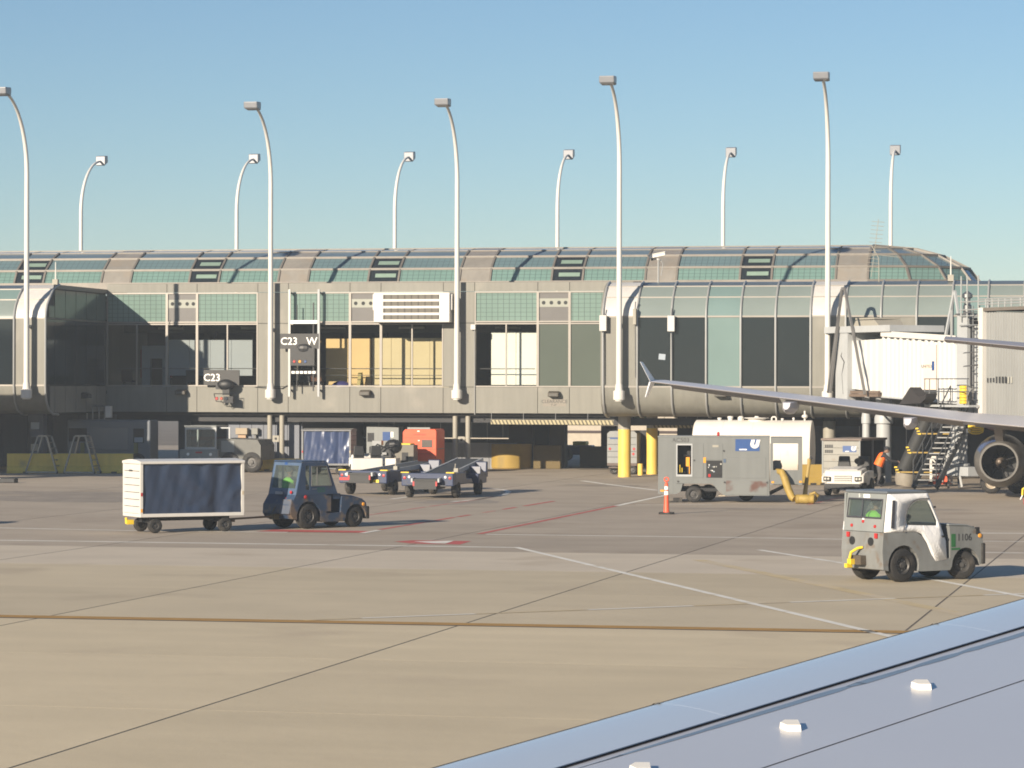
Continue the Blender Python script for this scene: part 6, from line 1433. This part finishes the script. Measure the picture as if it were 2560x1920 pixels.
# lift column, service landing and the outer section
s0, s1 = ss(2411), ss(2436); zc0, zc1 = 1.0, zat(2420, 788, s0)
b = B(); b.box(s0, s1, -.35, .1, zat(2420, 1030, s0), zc1); obj('lift_column', b, 'bridgegrey', t, bevel=.02)
b = B(); b.box(s0 - .04, s1 + .06, -.4, .15, zc1, zc1 + .06); b.lathe([(.16, .06), (.16, .36), (.12, .4), (.12, .62), (.2, .66), (.2, .78), (.05, .9)], ((s0 + s1) / 2, -.1, zc1), (0, 0, 1), 12); obj('column_cap', b, 'steel', t)
b = B(); b.box(ss(2436.5), ss(2441), -.2, .1, zat(2438, 965, s1), zat(2438, 795, s1)); obj('column_slot', b, 'dark', t)
b = B(); b.box(ss(2441.5), ss(2473), -.1, .1, zat(2450, 1040, s1), zat(2450, 812, s1)); obj('service_wall', b, 'bridgegrey', t)
s2, s3 = ss(2473.5), ss(2484)
b = B(); b.box(s2, s3, -.5, .1, zat(2480, 1040, s2), zat(2480, 770, s2)); obj('frame_post', b, 'whitepaint', t)
# ladder
b = B(); a, c_ = ss(2452), ss(2468)
zz0, zz1 = zat(2460, 1000, a), zat(2460, 765, a)
for x in (a, c_): b.tube([(x, -.35, zz0), (x, -.35, zz1)], .025, 6)
k = zz0
while k < zz1: b.tube([(a, -.35, k), (c_, -.35, k)], .018, 5); k += .33
obj('ladder', b, 'steel', t)
for z in [zz0 + 1.3 + .5 * q for q in range(5)]: b = B(); b.tube([(a, -.35, z), (a + .02, -.75, z - .03), ((a + c_) / 2, -.92, z - .05), (c_ - .02, -.75, z - .03), (c_, -.35, z)], .018, 5); obj('ladder_cage', b, 'steel', t)
# outer tunnel, larger
s4 = ss(2640)
tunnel(s3 + .02, s4, zat(2484, 1060, s3), zat(2484, 779, s3), zat(2640, 1066, s4), zat(2640, 784, s4), -.35, 2.6, 'corruggrey', 22, 'outer_tunnel_wall', .06)
b = B(); b.box(s3 - .02, s4, -.48, 2.6, zat(2484, 778, s3), zat(2484, 770, s3)); obj('outer_roof_edge', b, mat('brownedge', (.20, .17, .14), .6), t)
z0, z1_ = zat(2500, 958, s3), zat(2500, 945, s3)
for k in range(9):
    x = ss(2488) + .19 * k; b = B(); b.box(x, x + .09, -.37, -.36, z0 - (.0 if k > 2 else -.03), z1_ + (.05 if k > 2 else 0)); obj('window_slot', b, 'greytext' if k < 7 else 'reflective', t)
# roof railing
b = B(); zr0 = zat(2520, 769, s3); zr1 = zat(2520, 748, s3)
for x in [ss(q) for q in (2426, 2441, 2469, 2488, 2504, 2520, 2536, 2552, 2575, 2600)]:
    b.tube([(x, -.42, zr0 - .5 if x < s3 else zr0), (x, -.42, zr1 + (.9 if x < s3 else 0))], .03, 6)
for zz in (zr0 + .12, (zr0 + zr1) / 2 + .06, zr1): b.tube([(ss(2470), -.42, zz), (s4, -.42, zz)], .028, 6)
for zz in (zat(2440, 755, s1), zat(2440, 790, s1), zat(2440, 814, s1), zat(2440, 775, s1)): b.tube([(ss(2423), -.42, zz), (ss(2470), -.42, zz)], .03, 6)
b.tube([(ss(2470), -.42, zat(2440, 755, s1)), (s4, -.42, zat(2440, 755, s1))], .025, 6)
for px in (2400, 2402): b.tube([(ss(px), -.42, zat(px, 850, s0)), (ss(px), -.42, zat(px, 775, s0))], .02, 6)
obj('railing', b, mat('railing', (.42, .43, .42), .5, .2), t)
# lower landing with rails, yellow bumper coil and folded canopy
b = B(); la, lb = ss(2366), ss(2478); zl_ = zat(2420, 1012, s0)
b.box(la, lb, -1.0, -.42, zl_ - .08, zl_); obj('landing', b, 'bridgegrey', t)
b = B()
for px in (2367, 2379, 2401, 2474): b.tube([(ss(px), -1.0, zl_), (ss(px), -1.0, zl_ + .98)], .022, 6)
for zz in (.5, .98): b.tube([(la, -1.0, zl_ + zz), (lb, -1.0, zl_ + zz)], .022, 6)
obj('landing_rail', b, 'steel', t)
b = B(); xc = ss(2454)
for k in range(6): b.lathe([(.13, 0), (.165, .02), (.165, .09), (.13, .11)], (xc, -.8, zl_ + .04 + .115 * k), (0, 0, 1), 14)
obj('bumper_coil', b, 'safety', t, smooth=True)
b = B(); vs = [(ss(2330), zl_ + .0), (ss(2358), zl_ + .66), (ss(2366), zl_ + .50), (ss(2378), zl_ + .32), (ss(2390), zl_ + .30), (ss(2400), zl_ + .42), (ss(2396), zl_ + .20), (ss(2384), zl_ + .05)]
b.prism(vs, -1.5, -1.02); obj('folded_canopy', b, mat('canopy', (.04, .035, .034), .7), t)
# drive column with bogie
s0, s1 = ss(2404), ss(2425)
b = B(); b.box(s0, s1, -.5, -.1, .98, zl_ - .1); obj('drive_column', b, 'bridgegrey', t, bevel=.02)
b = B(); b.lathe([(.42, 0), (.42, .1)], ((s0 + s1) / 2, -.3, .86), (0, 0, 1), 20); b.box(s0 - .25, s1 + .75, -.6, .05, .50, .85); obj('bogie_frame', b, 'bridgegrey', t, bevel=.02)
b = B(); b.bar((s0 - .15, -.5, .5), (s0 - .05, -.55, .02), .06); b.bar((s1 - .05, -.5, .5), (s1 + .1, -.55, .05), .06); b.bar((s0 - .1, -.55, .25), (s1 + .05, -.55, .25), .05); obj('jack_leg', b, 'steel', t)
pw = G(2472, 1234); lw = Matrix.Rotation(-ab, 4, 'Z') @ (pw - t.location)
wh = wheel(t, lw.x, lw.y + .1, .40, .40, .30, rim='rimlight', bolts=10, rr=.56, steer=-ab + radians(2)); wheel(t, lw.x + .5, lw.y + .9, .40, .40, .30, steer=-ab + radians(2))
b = B(); b.tube([(lw.x - .5, lw.y + .3, .66), (lw.x + .1, lw.y + .35, .42)], .14, 12); obj('axle_arm', b, 'bridgegrey', t, smooth=True)
# dark mass of the bridge head seen under the wing
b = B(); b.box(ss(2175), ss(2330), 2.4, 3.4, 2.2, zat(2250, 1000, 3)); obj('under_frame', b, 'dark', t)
# bag chute
yc_ = 113.5
t = thing('bag_chute', 'dark enclosed bag chute with yellow black edge marks sloping to the ground', 'chute', (F(2265, 1200, yc_).x, yc_, 0)); o_ = t.location
def cp3(px, py, y=yc_): q = F(px, py, y); return Vector((q.x - o_.x, y - o_.y, q.z))
a, c_ = cp3(2256, 1186), cp3(2322, 1038, 114.5)
b = B(); b.tube([a, a.lerp(c_, .33), a.lerp(c_, .66), c_], .42, 14, rs=[.30, .28, .27, .27]); obj('tube', b, 'chute', t, smooth=True)
b = B(); b.tube([cp3(2262, 1214, 113.0), cp3(2264, 1198, 113.0), cp3(2266, 1184, 113.0)], .5, 14, rs=[.34, .42, .40]); obj('catch_bag', b, 'chutebag', t, smooth=True)
for (px, py, xr) in ((2292, 1084, 2396), (2268, 1131, 2350), (2239, 1180, 2330), (2322, 1036, 2352)):
    b = B(); b.bar(cp3(px, py, yc_ - .5), cp3(xr, py + 1, yc_ - .5), .05); rd = obj('spreader_bar', b, mat('rod%d' % px, (.45, .30, .06), .6), t)
    for q in range(5):
        b = B(); b.box(*[v for v in (cp3(px - 3 + q * 1.6, py - 13 + q * 3, yc_ - .55).x, cp3(px + 4 + q * 1.6, py, yc_ - .55).x)], -.6, -.52, cp3(px, py - 13 + q * 3.2).z - .03, cp3(px, py - 13 + q * 3.2).z + .03); obj('hazard_mark', b, 'safety' if q % 2 == 0 else 'black', rd)
# service stairs
ys = 111.0; t = thing('service_stairs', 'dark steel service stairs climbing right of the bag chute', 'stairs', (F(2312, 1214, ys).x, ys, 0)); o_ = t.location
top = F(2404, 1028, ys + 1.2) - o_; w_ = .85; n = 15
for k in range(n):
    q = Vector((0, 0, .18)).lerp(top, k / (n - 1)); b = B(); b.box(q.x - w_ / 2, q.x + w_ / 2, q.y, q.y + .24, q.z - .025, q.z + .015); obj('tread', b, 'treadgrey', t)
for s_ in (-1, 1):
    b = B(); b.bar((s_ * w_ / 2, -.05, .08), top + Vector((s_ * w_ / 2, .2, -.05)), .06, .2); obj('stringer', b, 'stairdark', t)
    b = B(); b.tube([(s_ * w_ / 2, 0, .2), (s_ * w_ / 2, 0, 1.1), top + Vector((s_ * w_ / 2, .2, .95)), top + Vector((s_ * w_ / 2, .2, 0))], .028, 6); b.tube([Vector((s_ * w_ / 2, 0, .65)), top + Vector((s_ * w_ / 2, .2, .5))], .02, 6)
    for f_ in (.25, .5, .75): q = Vector((0, 0, .1)).lerp(top, f_); b.tube([q + Vector((s_ * w_ / 2, 0, 0)), q + Vector((s_ * w_ / 2, 0, .95))], .02, 6)
    obj('handrail', b, 'stairdark', t)
# small kit behind the aircraft
p = G(2350, 1216); t = thing('hydraulic_jack', 'low orange jack frame on the ground beyond the stairs', 'ground equipment', (p.x, p.y, 0))
b = B(); b.box(-.45, .4, 0, .5, .08, .18); b.box(-.2, .3, .1, .4, .18, .5); b.bar((-.3, .2, .2), (.1, .2, .55), .06); obj('frame', b, 'orange', t)
for x in (-.35, .3): wheel(t, x, .0, .1, .1, .08, bolts=0)
t = thing('step_ladder', 'pale folding step ladder beside the drive column', 'ladder', (F(2372, 1200, 115).x, 115, 0))
b = B()
for y in (-.25, .25): b.bar((-.4, y, 0), (.12, y, 1.75), .06); b.bar((.5, y, 0), (.16, y, 1.75), .05)
obj('rail', b, 'bridgegrey', t)
for k in range(5):
    f_ = (k + .7) / 5.5; b = B(); x = -.4 + .52 * f_; b.box(x - .05, x + .12, -.25, .25, 1.75 * f_ - .02, 1.75 * f_ + .02); obj('step', b, 'signwhite', t)
t = thing('maintenance_stand', 'white steel frame stand with crossed braces behind the stairs foot', 'stand', (F(2352, 1200, 116).x, 116, 0))
b = B()
for x in (-.4, .4):
    for y in (0, .6): b.bar((x, y, 0), (x, y, 1.15), .06)
for z in (.3, .7, 1.12): b.bar((-.4, 0, z), (.4, 0, z), .07)
b.bar((-.4, 0, .3), (.4, 0, 1.1), .05); b.bar((.4, 0, .3), (-.4, 0, 1.1), .05); obj('frame', b, 'whitepaint', t)

# ------------------------------------------------------------------ parked airliner (left wing and tailplane reach into the picture)
ac = thing('parked_airliner', 'parked airliner seen from behind, left wing with tip fence, engine and tailplane', 'airliner', (2.0, 102, 0))
t = ac
def wsec(span, le, te, z, th, n=10, side=-1):
    """aerofoil ring at a span station; le/te are world y offsets (nose towards +y)"""
    c_ = le - te; ring = []
    for i in range(n + 1):
        f_ = i / n; h_ = th * (1.48 * sqrt(f_) - .63 * f_ - 1.76 * f_ ** 2 + 1.42 * f_ ** 3 - .51 * f_ ** 4) ; ring.append((side * span, le - c_ * f_, z + h_ * 1.5))
    for i in range(n, -1, -1):
        f_ = i / n; h_ = th * (1.48 * sqrt(f_) - .63 * f_ - 1.76 * f_ ** 2 + 1.42 * f_ ** 3 - .51 * f_ ** 4); ring.append((side * span, le - c_ * f_, z - h_ * .9 - .012))
    return ring
for sd in (-1, 1):
    b = B(); st_ = [(1.5, 6.2, -.6, 2.25, .50), (6.4, 3.75, -.35, 2.68, .36), (11, 1.4, -1.55, 3.28, .24), (16.6, -1.45, -3.0, 3.98, .12), (16.95, -1.75, -3.05, 4.02, .08)]
    b.loft([wsec(a, le, te, z, th, side=sd) for a, le, te, z, th in st_]); wg = obj('wing', b, 'planegrey', t, smooth=True, ang=50)
    b = B(); b.loft([[(sd * 16.95, -1.75, 4.02), (sd * 16.95, -3.1, 4.02), (sd * 16.93, -3.1, 4.0), (sd * 16.93, -1.75, 4.0)], [(sd * 17.28, -2.65, 4.68), (sd * 17.28, -3.2, 4.68), (sd * 17.26, -3.2, 4.67), (sd * 17.26, -2.65, 4.67)]])
    b.loft([[(sd * 16.98, -2.0, 4.0), (sd * 16.98, -3.1, 4.0), (sd * 16.93, -3.1, 4.0), (sd * 16.93, -2.0, 4.0)], [(sd * 17.12, -2.7, 3.48), (sd * 17.12, -3.1, 3.48), (sd * 17.10, -3.1, 3.48), (sd * 17.10, -2.7, 3.48)]]); obj('tip_fence', b, 'planewhite', wg)
    for a, y0, y1, zf in ((12.35, 0.6, -2.75, 3.36), (8.35, 1.8, -1.9, 2.84), (3.0, 2.0, -1.3, 2.35)):
        b = B(); rings = []
        for f_, sc_ in ((0, .05), (.15, .5), (.4, 1), (.7, .9), (.9, .72), (1, .5)):
            y = y0 + (y1 - y0) * f_; rings.append([(sd * a + x_ * sc_, y, zf - .02 - .06 * f_ + z_ * sc_) for x_, z_ in ((-.24, .05), (-.24, -.30), (-.12, -.42), (.05, -.40), (.20, -.22), (.26, .05))])
        b.loft(rings); obj('flap_fairing', b, 'planegrey', wg, bevel=.02)
    b = B(); 
    for (a0, a1) in ((2.2, 6.2), (6.6, 12.5), (12.7, 16.3)):
        f0, f1 = (a0 - 1.5) / 15.4, (a1 - 1.5) / 15.4
        def te_(a): 
            for (p_, q_) in zip(st_[:-1], st_[1:]):
                if p_[0] <= a <= q_[0]:
                    f_ = (a - p_[0]) / (q_[0] - p_[0]); return p_[2] + (q_[2] - p_[2]) * f_, p_[3] + (q_[3] - p_[3]) * f_
            return st_[-1][2:4]
        (y0, z0), (y1, z1_) = te_(a0), te_(a1)
        b.add([(sd * a0, y0 - .02, z0 - .005), (sd * a1, y1 - .02, z1_ - .005), (sd * a1, y1 + .8, z1_ - .14), (sd * a0, y0 + 1.0, z0 - .18), (sd * a0, y0 - .02, z0 - .035), (sd * a1, y1 - .02, z1_ - .03), (sd * a1, y1 + .8, z1_ - .17), (sd * a0, y0 + 1.0, z0 - .22)], BF)
    obj('flap', b, 'planebelly', wg)
    # engine
    ex, ez, ey = sd * 5.42, 1.26, 1.0
    b = B(); b.lathe([(.60, 0), (.665, -.0), (.70, .05), (.86, .9), (.93, 1.9), (.94, 2.8), (.88, 3.4), (.78, 3.6), (.66, 3.5)], (ex, ey, ez), (0, 1, 0), 40, False); en = obj('engine', b, 'nacelle', t, smooth=True, ang=50)
    b = B(); b.lathe([(.655, .01), (.60, .02), (.60, 1.5), (.0, 1.52)], (ex, ey, ez), (0, 1, 0), 40, False); obj('exhaust_duct', b, 'black', en, smooth=True)
    b = B(); b.lathe([(.0, .62), (.06, .64), (.13, .80), (.24, 1.2), (.30, 1.5)], (ex, ey, ez), (0, 1, 0), 24); obj('exhaust_cone', b, mat('plug%d' % sd, (.24, .19, .15), .5, .3, .2, 3), en, smooth=True)
    b = B()
    for k in range(8): a = 2 * pi * k / 8 + .3; b.bar((ex + .2 * cos(a), ey + 1.1, ez + .2 * sin(a)), (ex + .6 * cos(a), ey + 1.2, ez + .6 * sin(a)), .02, .05)
    obj('strut', b, 'dark', en)
    b = B(); b.prism([(ey - .7, 2.42), (ey + .25, 1.98), (ey + 2.5, 2.12), (ey + 2.8, 2.6), (ey - .7, 2.55)], ex - .14, ex + .14, 'x'); obj('pylon', b, 'planebelly', en)
    b = B(); b.lathe([(.728, .12), (.875, .88)], (ex, ey, ez), (0, 1, 0), 40, False); 
    b.v = [v for v in b.v]; b.f = [f for f in b.f if len(f) == 4 and all((Vector(b.v[i]) - Vector((ex, b.v[i][1], ez))).normalized().dot(Vector((-sd * -.62, 0, .78))) > .86 for i in f)] if sd < 0 else b.f[:0]
    if b.f: obj('blue_mark', b, mat('engblue', (.05, .10, .26), .4), en, fix=False)
    b = B(); b.loft([wsec(a, le, te, z, th, side=sd) for a, le, te, z, th in ((.4, -15.6, -19.6, 4.62, .26), (6.2, -18.9, -20.4, 5.16, .13))]); obj('tailplane', b, mat('tailp%d' % sd, (.44, .41, .42), .4, 0, .04, 1), t, smooth=True, ang=50)
    b = B()
    for q in (.9, .78, .62): a = .4 + 5.8 * q; b.box(sd * a - .03, sd * a + .03, -19.6 - .8 * q - .14, -19.6 - .8 * q + .1, 4.62 + .54 * q - .055, 4.62 + .54 * q - .025)
    obj('static_wick', b, 'greytext', t)
    b = B(); gx = sd * 3.2
    b.tube([(gx, .8, 2.4), (gx, .6, .55)], .12, 12); obj('gear_leg', b, 'planewhite', t, smooth=True)
    for q in (-.45, .45): wheel(t, gx + q * .8, .6, .56, .56, .38, rim='rimlight')
rings = []
for y, r_, zc_ in ((-21.5, .25, 4.6), (-19, .75, 4.35), (-14, 1.45, 3.85), (-9, 1.9, 3.5), (-5, 1.98, 3.4), (9, 1.98, 3.4), (13, 1.7, 3.25), (15, 1.1, 3.0), (16, .2, 2.8)):
    rings.append([(r_ * cos(2 * pi * j / 32), y, zc_ + r_ * 1.04 * sin(2 * pi * j / 32)) for j in range(32)])
b = B(); b.loft(rings); obj('fuselage', b, 'planewhite', t, smooth=True, ang=60)
b = B(); b.prism([(-14.5, 5.3), (-18.8, 11.2), (-20.8, 11.2), (-20.2, 5.0)], -.12, .12, 'x'); obj('fin', b, 'uniblue', t, bevel=.05)
b = B(); b.tube([(0, 12, 2), (0, 12, .4)], .1, 10); obj('gear_leg', b, 'planewhite', t); wheel(t, -.2, 12, .38, .38, .22); wheel(t, .2, 12, .38, .38, .22)
yq2 = 98.0; t = thing('ground_lock', 'yellow handled ground lock dangling by the engine at the right edge', 'marker', (F(2556, 1222, yq2).x, yq2, F(2556, 1238, yq2).z))
b = B(); b.tube([(.0, 0, .0), (.01, 0, .2), (.12, 0, .26)], .035, 8); obj('handle', b, 'safety', t); b = B(); b.bar((.0, 0, 0), (-.07, 0, -.14), .03); obj('pin', b, 'signwhite', t)
b = B(); b.box(0.04, .2, -.02, .02, -.3, -.1); obj('streamer', b, 'red', t)
p = F(2440, 1058, 106.5); t = thing('hose_reel', 'bright yellow coil of hose hanging under the airliner wing', 'hose', (p.x, 106.5, p.z - .12))
b = B()
for k in range(5): b.tube([(.22 * cos(2 * pi * q / 12) * 1.2, -.05 + .03 * k, .07 * (k - 2) + .12 * sin(2 * pi * q / 12)) for q in range(13)], .03, 6)
obj('coil', b, 'safety', t, smooth=True)
b = B(); b.box(-.35, -.2, -.05, .05, -.22, -.08); obj('nozzle', b, 'signwhite', t); b = B(); b.tube([(.1, .1, .0), (.4, .3, -.05), (.8, .6, -.2)], .05, 8); obj('feed_hose', b, 'maroon', t)

# ------------------------------------------------------------------ wing of our own aircraft, close to the camera
H0w, DH = 1.6, .0875
def WP(px, py):
    u = (px - 1280) / FPX; v = (py - 965) / FPX; Z = H0w / (v + DH); return FW * Z + RT * (u * Z) + UP * (CH - v * Z)
A_, B_ = WP(1038, 1920), WP(2560, 1484)
e1 = (B_ - A_).normalized(); nrm = (FW * -DH + UP).normalized() * 1.0
nrm = (UP - FW * DH).normalized(); e2 = e1.cross(nrm).normalized()   # towards the rear of the wing
if (WP(2560, 1900) - A_).dot(e2) < 0: e2 = -e2
def wl(p): d = p - A_; return d.dot(e1), d.dot(e2)
dS = sum(wl(WP(*q))[1] for q in ((1331, 1920), (2560, 1556.6))) / 2
dP = sum(wl(WP(*q))[1] for q in ((1889, 1920), (2560, 1682))) / 2
fw_t = thing('aircraft_wing', 'pale blue grey airliner wing close by with white vortex blocks, lower right corner', 'wing', A_)
t = fw_t
def W3(s_, d, h_): return e1 * s_ + e2 * d + nrm * h_
s0, s1 = -5.0, 9.0
def sweep(prof, m, name, sa=s0, sb=s1, smooth=True, ang=35, parent=None, n=2):
    b = B(); b.loft([[W3(sa + (sb - sa) * i / n, d, h_) for d, h_ in prof] for i in range(n + 1)]); return obj(name, b, m, parent or t, smooth=smooth, ang=ang)
# slat: rounded nose, thin trailing lip
sl_prof = [(dS, -.0115), (dS * .75, -.004), (dS * .5, .000), (dS * .3, .000), (dS * .16, -.0025), (dS * .08, -.006), (dS * .05, -.011), (dS * .06, -.018), (dS * .12, -.028), (dS * .3, -.045), (dS * .6, -.045), (dS * .92, -.025), (dS, -.0145)]
slat_n = [(-5, -.6), (-.6, 1.07), (1.07, 2.72), (2.72, 4.42), (4.42, 9)]
for a, c_ in slat_n: sweep(sl_prof, 'slat', 'slat', a, c_ - .0012)
for a, c_ in slat_n[:-1]:
    b = B(); b.loft([[W3(c_ + q, d, h_ + .0035) for d, h_ in sl_prof[4:8]] for q in (-.006, .007)], False); obj('slat_seal', b, 'column', t)
wing_prof = [(dS - .12, -.05), (dS + .008, -.0175), (dS + .05, -.0155), (dS + .6, -.010), (dS + 1.5, -.02), (dS + 2.6, -.07), (dS + 3.8, -.16), (dS + 3.8, -.19), (dS + 2, -.42), (dS + .6, -.45), (dS - .05, -.3)]
sweep(wing_prof, 'wingnear', 'wing_skin', ang=25)
b = B(); b.loft([[W3(s_, dS + q, -.0172) for q in (-.001, .010)] for s_ in (s0, s1)], False); obj('seal_strip', b, 'seal', t)
def hw(d):
    pr = wing_prof[1:7]
    for (a, ha), (c_, hc2) in zip(pr[:-1], pr[1:]):
        if a <= d <= c_: return ha + (hc2 - ha) * (d - a) / (c_ - a)
    return -.02
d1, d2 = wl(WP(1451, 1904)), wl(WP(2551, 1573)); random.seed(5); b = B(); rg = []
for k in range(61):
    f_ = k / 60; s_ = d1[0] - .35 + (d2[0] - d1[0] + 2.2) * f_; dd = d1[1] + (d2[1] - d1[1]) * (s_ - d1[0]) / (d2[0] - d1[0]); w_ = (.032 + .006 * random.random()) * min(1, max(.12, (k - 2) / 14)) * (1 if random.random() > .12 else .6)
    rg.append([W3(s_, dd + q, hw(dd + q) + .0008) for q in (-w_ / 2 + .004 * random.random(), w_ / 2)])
b.loft(rg, False); obj('dull_strip', b, mat('dullstrip', (.22, .29, .38), .35, 0, .12, 2), t)  # darker bluish strip with uneven edges along the slat seam
b = B(); b.loft([[W3(s_, q, h_) for q, h_ in ((dS * .058, -.0085), (dS * .10, -.0035))] for s_ in (s0, s1)], False); obj('nose_reflection', b, mat('nosereflect', (.30, .27, .23), .3, .2, .3, 3), t)  # brown ground reflection in the slat nose, laid on as a strip
b = B(); b.loft([[W3(s_, dP + q, hw(dP + q) + .0008) for q in (.0, .005)] for s_ in (s0, s1)], False); obj('panel_joint', b, 'seal', t)
for px, py in ((2303, 1704), (1977, 1806), (1603, 1914), (2620, 1608)):
    s_, d = wl(WP(px, py)); c_ = W3(s_, d, hw(d))
    ux = (RT - nrm * RT.dot(nrm)).normalized(); uy = nrm.cross(ux)
    b = B(); q = [(-.028, 0), (-.012, .045), (.026, .045), (.026, -.045), (-.012, -.045)]
    b.add([c_ + ux * x + uy * y + nrm * 0 for x, y in q] + [c_ + ux * (x * .95) + uy * (y * .8) + nrm * .016 for x, y in q], [(4, 3, 2, 1, 0), (5, 6, 7, 8, 9)] + [(i, (i + 1) % 5, 5 + (i + 1) % 5, 5 + i) for i in range(5)])
    obj('vortex_block', b, 'vgen', t)

# ------------------------------------------------------------------ unseen boarding bridge, added on the left to shade the building's left foot
t = thing('boarding_bridge', 'unseen grey corrugated boarding bridge added beyond the left edge to cast shade', 'boarding bridge', (-44.6, 112.0, 0), pi)
tunnel(0, 9, 2.95, 6.1, 3.05, 6.2, -1.2, 1.2, 'corruggrey', 26)
tunnel(9.02, 22, 3.2, 5.9, 3.3, 6.0, -1.0, 1.0, 'corrug', 36)
b = B(); b.box(-.4, 9.1, -1.4, 1.4, 6.25, 6.4); obj('roof', b, 'bridgegrey', t)
b = B(); b.box(1.2, 2.0, -1.0, 1.0, .9, 2.9); obj('drive_column', b, 'bridgegrey', t)
for y in (-1.1, 1.1): wheel(t, 1.6, y, .5, .5, .35, out=-1 if y < 0 else 1)
b = B(); b.lathe([(.5, 0), (.5, 3.1)], (20, 0, 0), (0, 0, 1), 20); obj('support_column', b, 'column', t, smooth=True)

# ------------------------------------------------------------------ added haze volume, standing in for the veil of a dirty window
b = B(); b.box(-1510, 1510, -210, 2510, -1.1, 18.5); hz = obj('haze', b, M['dark'], kind='stuff')
hm = bpy.data.materials.new('haze'); hm.use_nodes = True; n_ = hm.node_tree.nodes; n_.remove(n_['Principled BSDF'])
pv = n_.new('ShaderNodeVolumePrincipled'); pv.inputs['Density'].default_value = .0006; pv.inputs['Color'].default_value = (.82, .91, 1, 1)
hm.node_tree.links.new(pv.outputs[0], n_['Material Output'].inputs['Volume']); hz.data.materials.clear(); hz.data.materials.append(hm)
